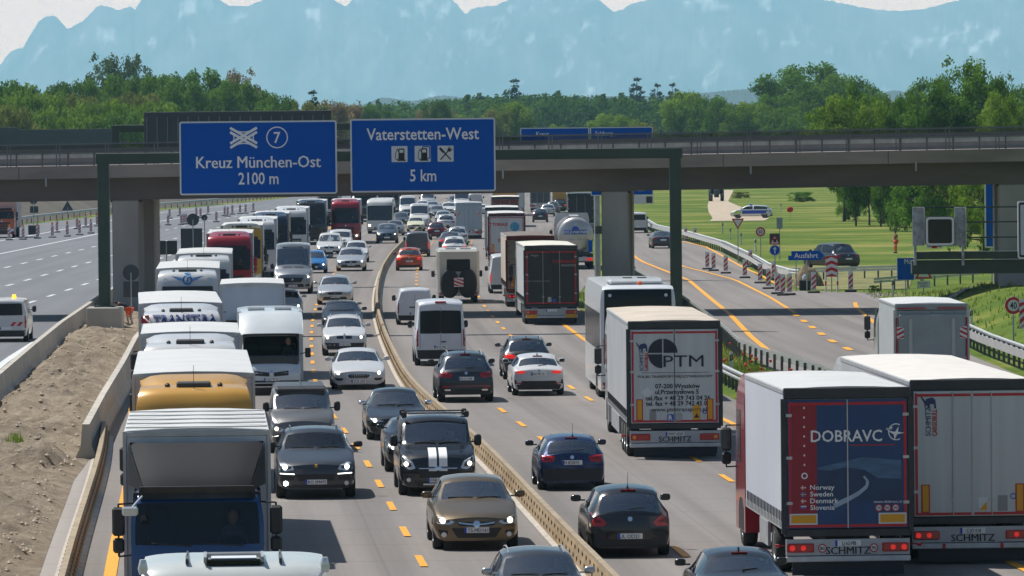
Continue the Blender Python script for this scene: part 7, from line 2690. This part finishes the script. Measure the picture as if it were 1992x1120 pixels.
MB().text('R', -.12, Y_ - .006, 1.075, .14, bold=.02).obj('lettering', WTXT, t, 0)
MB().prism(rrect(.03, .20, 1.06, 1.28, .05), Y_, Y_ + .006).obj('spray_guard_patch', STEEL, t, 0)
MB().box(.50, .70, Y_, Y_ + .006, 1.08, 1.48).obj('warning_sticker', YEL, t, 0)
MB().prism([(.53, 1.14), (.67, 1.14), (.60, 1.26)], Y_ - .006, Y_).obj('warning_symbol', INK, t, 0)
m = MB(); ring(m, .82, 1.30, .04, .06, Y_ - .003, Y_ + .003, 14); m.obj('letter_mark', pm('R blue', (.02, .10, .42)), t, 0)
# blue and red trailer with road picture
DB = pm('deep blue print', (.010, .048, .15), rough=.45, var=.12, vscale=.7)
t = rear_unit('blue and red trailer lettered DOBRAVC with a winding road picture', 1645, 114.2, side=CURTW, roof=ROOFW, door=DB, reflect='h', ptext='LJ 62-MB', maker='SCHMITZ', cabpaint=REDP, L=7.9, on=True, rods=False)
w, z0, z1 = 1.275, 1.05, 3.50
MB().box(-1.12, -.62, -.0505, -.0445, 1.05, 3.50).obj('red_panel', pm('crimson print', (.27, .010, .025), rough=.45, var=.1), t, 0)
MB().box(-.012, .012, -.058, -.045, 1.0, 3.58).obj('door_gap', GALV, t, 0)
m = MB()
m.text('DOBRAVC', -.02, Y_ - .003, 2.74, .235, wscale=.95, bold=.014)
m.obj('name_lettering', WTXT, t, 0)
m = MB()
for i in range(22):
 a0, a1 = math.radians(60 + 11 * i - 180 * 0), math.radians(71 + 11 * i)
 if 40 < 60 + 11 * i - 0 < 300:
  bar(m, .98 + .15 * math.cos(a0), 2.92 + .16 * math.sin(a0), .98 + .15 * math.cos(a1), 2.92 + .16 * math.sin(a1), .02, Y_ - .003, Y_ + .003)
m.prism([(.80, 2.95), (.96, 2.92), (1.03, 3.03), (1.02, 2.92), (1.15, 2.90), (1.0, 2.87), (.95, 2.76), (.93, 2.87)], Y_ - .004, Y_ + .003)
for (a, b, s) in ((.88, 3.0, .05), (.80, 2.98, .035)):
 m.prism([(a - s, b), (a - s * .2, b - s * .2), (a, b - s), (a + s * .2, b - s * .2), (a + s, b), (a + s * .2, b + s * .2), (a, b + s), (a - s * .2, b + s * .2)], Y_ - .0035, Y_ + .003)
m.obj('swallow_logo', WTXT, t, 0)
MB().box(.06, .95, Y_, Y_ + .003, 2.655, 2.675).obj('red_rule', REDM, t, 0)
PIC1 = pm('print mist', (.055, .12, .22), rough=.45, var=.35, vscale=2, stretch=(1, 1, 4))
PIC2 = pm('print hill', (.012, .040, .105), rough=.45, var=.2, vscale=2)
PIC3 = pm('print road', (.28, .36, .47), rough=.45, var=.3, vscale=3)
MB().prism([(-.60, 1.95), (1.08, 1.85), (1.08, 2.35), (.3, 2.42), (-.60, 2.22)], -.0505, -.0445).obj('picture_sky', PIC1, t, 0)
MB().prism([(-.60, 1.55), (1.08, 1.55), (1.08, 1.98), (.6, 2.0), (.35, 2.16), (-.05, 2.22), (-.35, 2.16), (-.60, 2.18)], -.0525, -.0465).obj('picture_hill', PIC2, t, 0)
rd = [(-.28, 1.45), (0, 1.58), (.22, 1.70), (.38, 1.83), (.40, 1.94), (.32, 2.04)]
m = MB()
for i in range(5): bar(m, *rd[i], *rd[i + 1], .10 - .014 * i, -.0545 - .0002 * i, -.0485)
m.obj('picture_road', PIC3, t, 0)
m = MB()
for i in range(7): m.box(-.885, -.855, Y_, Y_ + .004, 3.40 - .19 * i, 3.44 - .19 * i)
ring(m, -.87, 2.06, .04, .065, Y_ - .002, Y_ + .004, 18)
m.obj('route_marks', WTXT, t, 0)
for i, nm in enumerate(('Norway', 'Sweden', 'Denmark', 'Slovenia')):
 z = 1.78 - .135 * i
 MB().text(nm, -.76, Y_ - .003, z, .10, align='l', wscale=1.08, bold=.012).obj('country_lettering', WTXT, t, 0)
 fl = MB().box(-.95, -.84, Y_ - .001, Y_ + .004, z, z + .085).obj('flag', (REDM, pm('R blue', (.02, .10, .42)), REDM, SWHITE)[i], t, 0)
 m = MB()
 if i < 3:
  m.box(-.95, -.84, Y_ - .004, Y_, z + .033, z + .052).box(-.92, -.905, Y_ - .0045, Y_, z, z + .085)
  m.obj('flag_cross', (SWHITE, YEL, SWHITE)[i], fl, 0)
 else:
  m.box(-.95, -.84, Y_ - .004, Y_, z, z + .028)
  m.obj('flag_band', REDM, fl, 0)
  MB().box(-.95, -.84, Y_ - .004, Y_, z + .028, z + .057).obj('flag_band', PBLUE, fl, 0)
for i, s_ in enumerate(('70', '90', '90')):
 x = .62 + .17 * i
 d = MB().prism(circ(x, 1.40, .072, 18), Y_, Y_ + .006).obj('speed_sticker', SWHITE, t, 0)
 m = MB(); ring(m, x, 1.40, .055, .074, Y_ - .003, Y_); m.obj('sticker_ring', REDM, d, 0)
 MB().text(s_, x, Y_ - .004, 1.37, .06, bold=.01).obj('lettering', INK, d, 0)
MB().text('www.dobravc.si', .80, Y_, 1.50, .055, wscale=1.15).obj('web_lettering', WTXT, t, 0)
for sg, s_ in ((-1, '80'), (1, '90')):
 x = sg * .52
 d = MB().prism(circ(x, .60, .085, 18), -.016, .0).obj('speed_sticker', SWHITE, t, 0)
 m = MB(); ring(m, x, .60, .066, .088, -.02, -.016); m.obj('sticker_ring', REDM, d, 0)
 MB().text(s_, x, -.021, .565, .07, bold=.01).obj('lettering', INK, d, 0)
t = rear_unit('white ribbed trailer with elephant maker mark, right of the blue red one', 1888, 117.5, side=pm('grey curtain', (.42, .43, .45)), roof=pm('cream roof tarpaulin', (.66, .62, .57), rough=.55, var=.08), ptext='C-JO 018', maker='SCHMITZ', cabpaint=WHT, on=True, rz=.047)
maker_mark(t, -.86, 2.66, .55)
MB().box(-.012, .012, -.058, -.045, 1.0, 3.58).obj('door_gap', GALV, t, 0)
d = MB().box(.12, .30, Y_, Y_ + .006, 1.10, 1.38).obj('warning_sticker', SWHITE, t, 0)
MB().prism([(.13, 1.12), (.29, 1.12), (.29, 1.30)], Y_ - .005, Y_).obj('sticker_field', YEL, d, 0)
MB().box(.52, .72, Y_, Y_ + .006, 1.10, 1.42).obj('plate_patch', pm('grey patch', (.26, .27, .27)), t, 0)
m = MB()
ring(m, .84, 1.40, .045, .065, Y_ - .003, Y_ + .003, 14)
m.obj('letter_mark', pm('R blue', (.02, .10, .42)), t, 0)
m = MB()
for x in (-.6, .6): m.box(x - .035, x + .035, -.036, -.028, .335, .435)
m.obj('red_marks', REDM, t, 0)
# grey box lorry on the ramp
GB_ = pm('grey tail lift', (.27, .30, .325), rough=.5, metal=.2, var=.12, vscale=1.2)
t = rear_unit('grey box lorry with folded tail lift driving up the exit ramp', 1811, 192, L=7.5, W=2.45, H=3.25, side=pm('light grey box', (.46, .48, .50), rough=.45, var=.06), roof=ROOFW, door=GB_, outline=False, frame=GB_, buckles=False, reflect='', cabpaint=WHT, rz=math.radians(0.5))
MB().box(-1.10, 1.10, -.16, -.06, 1.0, 2.86, .02).obj('tail_lift', GB_, t)
for sg in (-1, 1):
 MB().box(sg * .72 - .06, sg * .72 + .06, -.20, -.16, 1.06, 2.72).obj('lift_rail', pm('pale lift rail', (.40, .42, .43), rough=.5, metal=.3), t, 0)
 hb = MB().box(sg * 1.06 - .12, sg * 1.06 + .12, -.19, -.165, 2.05, 2.45).obj('hazard_plate', SWHITE, t, 0)
 m = MB()
 for k in range(3):
  a = sg * 1.06
  z = 2.05 + .17 * k - .08
  q = [(a - .12, z + (.12 if sg > 0 else 0)), (a + .12, z + (0 if sg > 0 else .12)), (a + .12, z + .08 + (0 if sg > 0 else .12)), (a - .12, z + .08 + (.12 if sg > 0 else 0))]
  m.prism([(u, min(2.45, max(2.05, w_))) for u, w_ in q], -.195, -.19)
 m.obj('stripes', REDM, hb, 0)
 m = MB().box(sg * 1.19 - .02, sg * 1.19 + .02, -.07, -.0, 1.1, 2.75)
 m.box(min(sg * .2, sg * 1.15), max(sg * .2, sg * 1.15), -.07, -.0, 3.05, 3.09)
 m.obj('contour_marking', REDM, t, 0)
m = MB()
for x in (-.52, -.26, .18, .42): m.prism([(x - .1, 1.10), (x + .06, 1.08), (x + .1, 1.20), (x - .06, 1.22)], -.205, -.16)
m.obj('amber_foot_marks', AMBER, t, 0)
# black backed coach behind the PTM trailer
c_ = AT(1242, 650, 193)
t = thing('coach', 'white coach with black glass rear and roof air unit behind the PTM trailer', 'coach', (c_.x, c_.y, 0), .030)
PB = [(.10, .35), (.02, .5), (0, 1.0), (.03, 2.0), (.10, 3.75), (.16, 3.97), (.36, 4.09), (12.4, 4.12)]
COW = P_('coach white', (.64, .66, .68))
_, b0 = shell(t, 0, COW, PB, W=2.55, depth=12.4, ws=None, bow=.14, taper=.93, name='body')
# the shell faces +y: turn it so that this end is the rear
for ch in t.children:
 ch.rotation_euler.z = math.pi
tt = t
def rdec(name, mat, P_, side='f', off=.008, both=False, r=.03):
 for o in zdec(b0, tt, name, mat, P_, side, off, both, r):
  o.rotation_euler.z = math.pi
rdec('rear_glass', DGLASS, [(-1.16, 1.72), (1.16, 1.72), (1.14, 3.94), (-1.14, 3.94)])
rdec('engine_door', DGREY, [(-.95, 1.60), (.95, 1.60), (.95, .70), (-.95, .70)])
rdec('tail_light_strip', REDL, [(1.04, 2.20), (1.18, 2.20), (1.18, 1.30), (1.04, 1.30)], both=True, off=.014)
rdec('bumper', pm('red bumper trim', (.25, .02, .03), rough=.5), [(-1.22, .66), (1.22, .66), (1.20, .42), (-1.20, .42)])
for sg in (-1, 1):
 rdec('clearance_lamp', SWHITE, circ(sg * .95, 3.74, .06, 10), r=0, off=.02)
for side in ('l', 'R'):
 for k in range(8):
  y1 = -.7 - 1.45 * k
  rdec('side_window', DGLASS, [(y1 - 1.3, 1.75), (y1, 1.75), (y1, 3.1), (y1 - 1.3, 3.1)], side, .006)
 rdec('wheel_arch', BLK, [(-4.1, .38), (-2.6, .38), (-2.8, .95), (-3.9, .95)], side, .004)
MB().box(-.95, .95, 1.2, 4.0, 4.10, 4.30, .09).obj('air_unit', COW, t)
m = MB().box(-.4, -.1, 2.0, 2.6, 4.30, 4.33).box(.1, .4, 2.0, 2.6, 4.30, 4.33)
m.obj('air_grille', DGREY, t, 0)
MB().lathe([(.02, 0), (.09, .01), (.08, .1), (.02, .14)], 10, Matrix.Translation((.1, .75, 4.09))).obj('marker_lamp', pm('orange lamp', (.75, .12, .02), rough=.3), t)
for sg in (-1, 1):
 for y in (3.3, 4.5, 9.6): wheel(t, sg * 1.10, y, .5, .3, True)
t.scale = (1, 1, .955)
# dark trailer, brown trailer and those ahead
BLKD = pm('black door', (.010, .013, .018), rough=.35, var=.2)
t = rear_unit('black trailer with dark red frame and small red logo', 1072, 274, side=pm('grey white curtain', (.50, .52, .53), rough=.5, var=.08), roof=pm('pale cream roof', (.68, .66, .58), rough=.55), door=BLKD, outline=True, reflect='', ptext='', cabpaint=WHT)
m = MB().text('CARGO', .58, -.056, 2.98, .14, wscale=1.5, bold=.03)
m.obj('logo_lettering', REDM, t, 0)
MB().text('MASTER', .84, -.056, 2.80, .11, wscale=1.3, bold=.01).obj('lettering', STEEL, t, 0)
MB().text('Wagen', -.80, -.056, 3.30, .10, bold=.01).obj('lettering', STEEL, t, 0)
MB().text('www.transport.com', -.70, -.056, 2.08, .09, wscale=1.2).obj('lettering', STEEL, t, 0)
m = MB().box(-.18, .0, -.058, -.05, 1.1, 1.34)
m.obj('plate_patch', STEEL, t, 0)
MB().box(.04, .22, -.058, -.05, 1.1, 1.24).obj('sign_plate', pm('R blue', (.02, .10, .42)), t, 0)
for sg in (-1, 1): MB().box(sg * .95 - .26, sg * .95 + .26, -.05, -.03, .34, .50).obj('reflector_field', YEL, t, 0)
t = rear_unit('brown grey trailer with red corner posts left of the black trailer', 1032, 303, side=pm('worn cream curtain', (.52, .46, .38), rough=.6, var=.15, vscale=.7), roof=pm('brown tarpaulin', (.16, .13, .11), rough=.7, var=.2), door=pm('brown grey door', (.25, .22, .20), rough=.55, var=.15), frame=pm('rusty red frame', (.16, .03, .028), rough=.6), outline=False, reflect='v', on=True, taper_frame=pm('rusty red frame', (.16, .03, .028)))
t = rear_unit('white trailer with red lettering and a blue disc, ahead of the brown one', 986, 400, frame=pm('dark maroon frame', (.07, .018, .022), rough=.6), reflect='v', side=ROOFW)
MB().text('ST TORRAX', -.62, -.056, 2.94, .20, wscale=.95, bold=.04).obj('lettering', REDM, t, 0)
MB().text('DAF', -.32, -.056, 1.82, .22, bold=.04).obj('lettering', REDM, t, 0)
MB().prism(circ(.58, 2.86, .32, 20), -.056, -.048).obj('disc_logo', pm('turquoise print', (.05, .28, .46), rough=.5), t, 0)
t = rear_unit('cream trailer just ahead of the white one with the blue disc', 977, 436, side=pm('cream wall', (.55, .52, .38), rough=.55), roof=ROOFW, door=pm('cream door', (.42, .42, .34), rough=.55), outline=False, reflect='')
t = rear_unit('white trailer with dark maroon header beneath the yellow roof', 984, 520, door=pm('maroon door', (.16, .04, .03), rough=.5), roof=pm('cream roof tarpaulin', (.66, .62, .57)), outline=False, reflect='')
t = rear_unit('lorry with bright yellow roof in the row of lorry roofs', 984, 590, roof=YELP, door=YELP, side=YELP, outline=False, reflect='')
t = rear_unit('white lorry at the far end of the row of lorry roofs', 1000, 680, side=pm('bright side wall', (.6, .6, .58), rough=.5), outline=False, reflect='')
t = rear_unit('plain black high trailer right of the yellow roofed lorry', 1131, 545, door=BLKD, side=BLKD, roof=BLKD, frame=BLKD, outline=False, reflect='', buckles=False)
t = rear_unit('orange box lorry far back left of the plain black high trailer', 1096, 720, door=pm('orange wall', (.55, .28, .03), rough=.5), side=WHT, outline=False, reflect='', buckles=False, L=8)
t = rear_unit('dark grey lorry far back among the cars beyond the tanker', 1052, 730, door=GRYD, side=GRYD, roof=GRYD, outline=False, reflect='', buckles=False, L=8)
t = rear_unit('white box lorry with two striped hazard plates, middle lane', 913, 520, L=6.5, W=2.3, H=3.35, door=pm('bluish box door', (.36, .43, .50), rough=.5), frame=pm('bluish box door', (.36, .43, .50)), side=WHT, outline=False, reflect='', buckles=False)
for sg in (-1, 1):
 hb = MB().box(sg * .9 - .14, sg * .9 + .14, -.07, -.05, 2.1, 2.5).obj('hazard_plate', SWHITE, t, 0)
 m = MB()
 for k in range(2): bar(m, sg * .9 - .12, 2.12 + .18 * k, sg * .9 + .12, 2.30 + .18 * k, .08, -.076, -.07)
 m.obj('stripes', REDM, hb, 0)
c = Car('white minibus with red tail lamp squeezed beside the brown grey trailer', 'van', 'midvan', WHT, name='van', W=1.95, H=2.3, L=5.4)
face_rear(c, 'tall', '', on=True); c.place(984, 570, 1)
# silver tanker
c_ = AT(1120, 480, 392)
t = thing('tanker_lorry', 'silver tank lorry with blue banner beside the right bridge pier', 'tank lorry', (c_.x, c_.y, 0), heading(395, 1))
TANK = pm('polished tank steel', (.52, .50, .49), rough=.35, metal=.55, var=.10)
T = Matrix.Translation((0, .3, 2.38)) @ Matrix.Rotation(-math.pi / 2, 4, 'X')
MB().lathe([(.02, -.12), (.6, -.08), (1.0, 0), (1.17, .12), (1.22, .3), (1.22, 10.8), (1.1, 11.1), (.02, 11.2)], 32, T).obj('tank', TANK, t, smooth=50)
for z in (.5, 3.2, 6, 9): MB().lathe([(1.225, z), (1.26, z), (1.26, z + .12), (1.225, z + .12)], 32, T).obj('tank_band', STEEL, t)
b_ = MB().box(-.80, .80, .10, .20, 2.42, 2.72, .02).obj('banner', pm('R blue', (.02, .10, .42)), t)
MB().text('HOLZ-PARTNER', 0, .09, 2.49, .17, wscale=1.0, bold=.02).obj('lettering', WTXT, b_, 0)
MB().prism([(-.28, 2.74), (.28, 2.74), (.12, 2.95), (-.12, 2.98)], .12, .2).obj('hill_mark', pm('R blue', (.02, .10, .42)), t, 0)
MB().text('www.holz-partner.de', 0, .12, 2.02, .10).obj('lettering', STEEL, t, 0)
MB().box(-.3, .3, 1, 9, 3.58, 3.66).tube([(-.5, .8, 3.5), (-.5, .8, 3.95), (-.5, 9, 3.95), (-.5, 9, 3.5)], .025).obj('catwalk', STEEL, t)
MB().box(.86, 1.16, .0, .08, 1.2, 2.0).obj('blue_board', SBLUE, t, 0)
MB().box(-1.2, 1.2, .05, .2, .55, .85, .02).obj('rear_bumper', P_('white', (.52, .53, .54)), t)
for sg in (-1, 1): MB().box(sg * .95 - .22, sg * .95 + .22, .0, .06, .62, .78).obj('tail_light', REDON, t, 0)
under(t, .2, 11, [2.2, 3.5, 4.8])
yf = 14.2
_, b = shell(t, yf, WHT, HIGH, ws=WSH)
dress_cab(t, b, yf, WHT, zt=3.8, ws=WSH)
# camper with black covered bicycles, driving away
c_ = AT(892, 540, 312)
t = thing('motorhome', 'cream motorhome with black covered bicycles and striped plate on its back', 'motorhome', (c_.x, c_.y, 0), heading(315, 1))
CRM = P_('camper cream', (.56, .55, .50))
b_ = MB().box(-1.15, 1.15, 0, 6.6, .45, 2.95, .12).obj('living_box', CRM, t)
MB().prism(rpoly([(-.64, 1.75), (.64, 1.75), (.64, 2.42), (-.64, 2.42)], .06), -.012, .05).obj('rear_window', DGLASS, t, 0)
m = MB()
for sg in (-1, 1):
 m.add(*superell(sg * .50, -.22, 1.10, .50, .20, .80, 16, 10, .85))
m.obj('bike_cover', pm('black cover cloth', (.016, .018, .022), rough=.7, bump=.3, bscale=5), t, smooth=80)
hp_ = MB().box(-.26, .26, -.47, -.44, .92, 1.42).obj('hazard_plate', SWHITE, t, 0)
m = MB()
for k in range(4): m.prism([(u, min(1.42, max(.92, w_))) for u, w_ in ((-.26, 1.02 + .2 * k - .22), (.26, .82 + .2 * k - .22), (.26, .92 + .2 * k - .22), (-.26, 1.12 + .2 * k - .22))], -.475, -.47) if k else None
m.obj('stripes', REDM, hp_, 0)
MB().box(-1.1, 1.1, -.06, .02, .42, .66, .03).obj('bumper', STEEL, t)
for sg in (-1, 1): MB().box(sg * .85 - .16, sg * .85 + .16, -.08, -.05, .50, .62).obj('tail_light', REDL, t, 0)
MB().box(-.26, .26, -.08, -.05, .5, .61).obj('number_plate', PLATE, t, 0)
m = MB()
for x0 in (-.7, .1): m.box(x0, x0 + .6, 1.5, 2.1, 2.95, 3.03, .02)
m.obj('roof_hatch', LAMPG, t)
_, bb = shell(t, 8.2, CRM, PM, W=2.04, depth=1.9, ws=(1.36, 2.04), wsx=.95, bow=.14)
for sg in (-1, 1):
 wheel(t, sg * .92, 1.6, .36, .26)
 wheel(t, sg * .90, 7.2, .36, .26)
 MB().box(sg * 1.33 - .10, sg * 1.33 + .10, 6.9, 7.05, 1.30, 1.65, .03).tube([(sg * 1.0, 7.0, 1.4), (sg * 1.25, 7.0, 1.45)], .02).obj('mirror', BLK, t)
# tractor on the meadow track, half hidden by the bridge
g = G(1394, 391)
t = thing('tractor', 'dark tractor coming along the meadow track under the bridge', 'tractor', (g.x, g.y, 0), math.pi)
TRB = P_('dark green blue', (.02, .035, .05))
MB().box(-.42, .42, -.4, 1.5, .9, 1.7, .1).obj('bonnet', TRB, t)
MB().box(-.8, .8, -1.8, -.4, 1.0, 2.75, .12).obj('cab', DGLASS, t)
MB().box(-.85, .85, -1.9, -.3, 2.75, 2.9, .05).obj('roof', TRB, t)
MB().box(-.3, .3, -1.6, 1.3, .55, .95).obj('chassis', CHASS, t)
for sg in (-1, 1):
 wheel(t, sg * .85, -1.25, .85, .5, True)
 wheel(t, sg * .80, 1.0, .55, .4, True)
# ================================================================== PEOPLE
def skin(name, nodes, edges, mat, parent, lv=1):
 me = bpy.data.meshes.new(name)
 me.from_pydata([n[:3] for n in nodes], edges, [])
 o = meobj(name, me, mat, parent)
 o.modifiers.new('skin', 'SKIN').use_smooth_shade = True
 me.update()
 for d_, n in zip(me.skin_vertices[0].data, nodes):
  d_.radius = (n[3], n[3])
 me.skin_vertices[0].data[0].use_root = True
 s = o.modifiers.new('sub', 'SUBSURF')
 s.levels = s.render_levels = lv
 return o
def person(label, loc, rz, J, trousers, shirt, hair, long_legs=True, group=None):
 """J: joints pelvis chest neck head lsh lel lwr rsh rel rwr lhip lkn lan rhip rkn ran (x, y, z)"""
 t = thing('person', label, 'person', loc, rz, group)
 N, E = [], []
 def add(p, r, frm=None):
  N.append((*p, r))
  if frm is not None: E.append((frm, len(N) - 1))
  return len(N) - 1
 pe = add(J['pelvis'], .125)
 ch = add(J['chest'], .135, pe)
 ne = add(J['neck'], .058, ch)
 hd = Vector(J['head'])
 ax = (hd - Vector(J['neck'])).normalized()
 h0 = add(hd - ax * .03, .088, ne)
 add(hd + ax * .09, .078, h0)
 for s in 'lr':
  sh = add(J[s + 'sh'], .066, ch)
  el = add(J[s + 'el'], .046, sh)
  wr = add(J[s + 'wr'], .030, el)
  d_ = (Vector(J[s + 'wr']) - Vector(J[s + 'el'])).normalized()
  pa = add(Vector(J[s + 'wr']) + d_ * .06, .036, wr)
  o = d_.orthogonal().normalized()
  b = d_.cross(o)
  for k in range(4):
   q = Vector(J[s + 'wr']) + d_ * .10 + o * (-.03 + .02 * k)
   k1 = add(q, .010, pa)
   k2 = add(q + d_ * (.03 + .008 * (k in (1, 2))) + b * .012, .009, k1)
   add(q + d_ * (.05 + .012 * (k in (1, 2))) + b * .032, .008, k2)
  k1 = add(Vector(J[s + 'wr']) + d_ * .05 + o * .045, .011, pa)
  add(Vector(J[s + 'wr']) + d_ * .085 + o * .06 + b * .015, .009, k1)
 for s in 'lr':
  hp_ = add(J[s + 'hip'], .088, pe)
  kn = add(J[s + 'kn'], .058, hp_)
  an = add(J[s + 'an'], .038, kn)
  add(Vector(J[s + 'an']) + Vector((0, .14, -.05)), .034, an)
 skin('body', N, E, SKIN, t, 1)
 L = lambda a, b, f: tuple(Vector(J[a]).lerp(Vector(J[b]), f))
 sn = [(*J['pelvis'], .145), (*J['chest'], .155), (*L('chest', 'neck', .7), .095)]
 se = [(0, 1), (1, 2)]
 for s in 'lr':
  k = len(sn)
  sn += [(*J[s + 'sh'], .082), (*L(s + 'sh', s + 'el', .75), .066)]
  se += [(1, k), (k, k + 1)]
 skin('shirt', sn, se, shirt, t)
 tn, te = [(*J['pelvis'], .155)], []
 for s in 'lr':
  k = len(tn)
  tn += [(*J[s + 'hip'], .112), (*J[s + 'kn'], .088)]
  te += [(0, k), (k, k + 1)]
  if long_legs:
   tn.append((*L(s + 'kn', s + 'an', .85), .066))
   te.append((k + 1, k + 2))
 tr = skin('trousers', tn, te, trousers, t)
 m = MB()
 for s in 'lr':
  for f in ((.35, .6) if not long_legs else (.3, .5)):
   a, b = Vector(L(s + 'hip', s + 'kn', f + .3)), Vector(L(s + 'hip', s + 'kn', f + .36))
   m.cyl(a, b, .106, .104, 14, False)
 m.obj('reflective_band', WTXT, tr)
 for s in 'lr':
  a = Vector(J[s + 'an'])
  MB().add(*superell(a.x, a.y + .06, a.z - .045, .05, .14, .06, 10, 6, .7)).obj('boot', BLK, t, smooth=80)
 m = MB().add(*superell(hd.x - .0, hd.y - .02, hd.z + .05, .092, .10, .085, 12, 8, .9))
 m.obj('hair', hair, t, smooth=80)
 f = Vector((0, 1, 0))
 m = MB()
 for sx in (-.032, .032): m.add(*superell(hd.x + sx, hd.y + .085, hd.z + .0, .011, .008, .008, 8, 6, 1))
 m.obj('eyes', BLK, t)
 MB().add(*superell(hd.x, hd.y + .10, hd.z - .03, .012, .022, .022, 8, 6, 1)).obj('nose', SKIN, t, smooth=80)
 return t
HIVIS = pm('fluorescent orange cloth', (.85, .09, .012), rough=.8, emit=0)
NAVYC = pm('dark navy cloth', (.012, .014, .022), rough=.9)
HAIRC = pm('dark brown hair', (.03, .02, .015), rough=.8)
g = G(247, 640)
bend = dict(pelvis=(0, 0, .86), chest=(0, .34, 1.10), neck=(0, .52, 1.16), head=(0, .66, 1.13), lsh=(-.18, .42, 1.10), lel=(-.24, .62, .90), lwr=(-.16, .84, .96), rsh=(.18, .42, 1.10), rel=(.22, .60, .86), rwr=(.14, .82, .90),
   lhip=(-.10, 0, .82), lkn=(-.12, .06, .46), lan=(-.13, -.02, .10), rhip=(.10, -.02, .82), rkn=(.12, -.02, .46), ran=(.13, -.14, .10))
person('person in black shirt and orange shorts bending over the concrete block', (g.x + .12, g.y, .1), math.radians(75), bend, HIVIS, NAVYC, HAIRC, False)
stand = dict(pelvis=(0, 0, .94), chest=(0, .02, 1.26), neck=(0, .02, 1.48), head=(0, .05, 1.60), lsh=(-.19, 0, 1.38), lel=(-.25, .03, 1.10), lwr=(-.22, .18, .94), rsh=(.19, 0, 1.38), rel=(.25, .03, 1.10), rwr=(.22, .20, .98),
             lhip=(-.10, 0, .88), lkn=(-.11, .05, .49), lan=(-.11, 0, .10), rhip=(.10, 0, .88), rkn=(.11, .03, .49), ran=(.11, -.02, .10))
g = G(1743, 492)
person('person in orange trousers and dark top standing in the meadow', g, math.radians(110), stand, HIVIS, pm('faded red shirt', (.20, .07, .06), rough=.9), HAIRC, True)
g = G(1537, 428)
fl = thing('marker_flag', 'small bright red marker flag on a stake behind the police car', 'flag', g)
MB().cyl((0, 0, -.1), (0, 0, 1.4), .02, n=6).obj('stake', POLE, fl)
MB().add(*superell(0, -.03, 1.15, .34, .10, .30, 12, 8, .8)).obj('flag_cloth', pm('signal red cloth', (.75, .02, .015), rough=.7), fl, smooth=60)
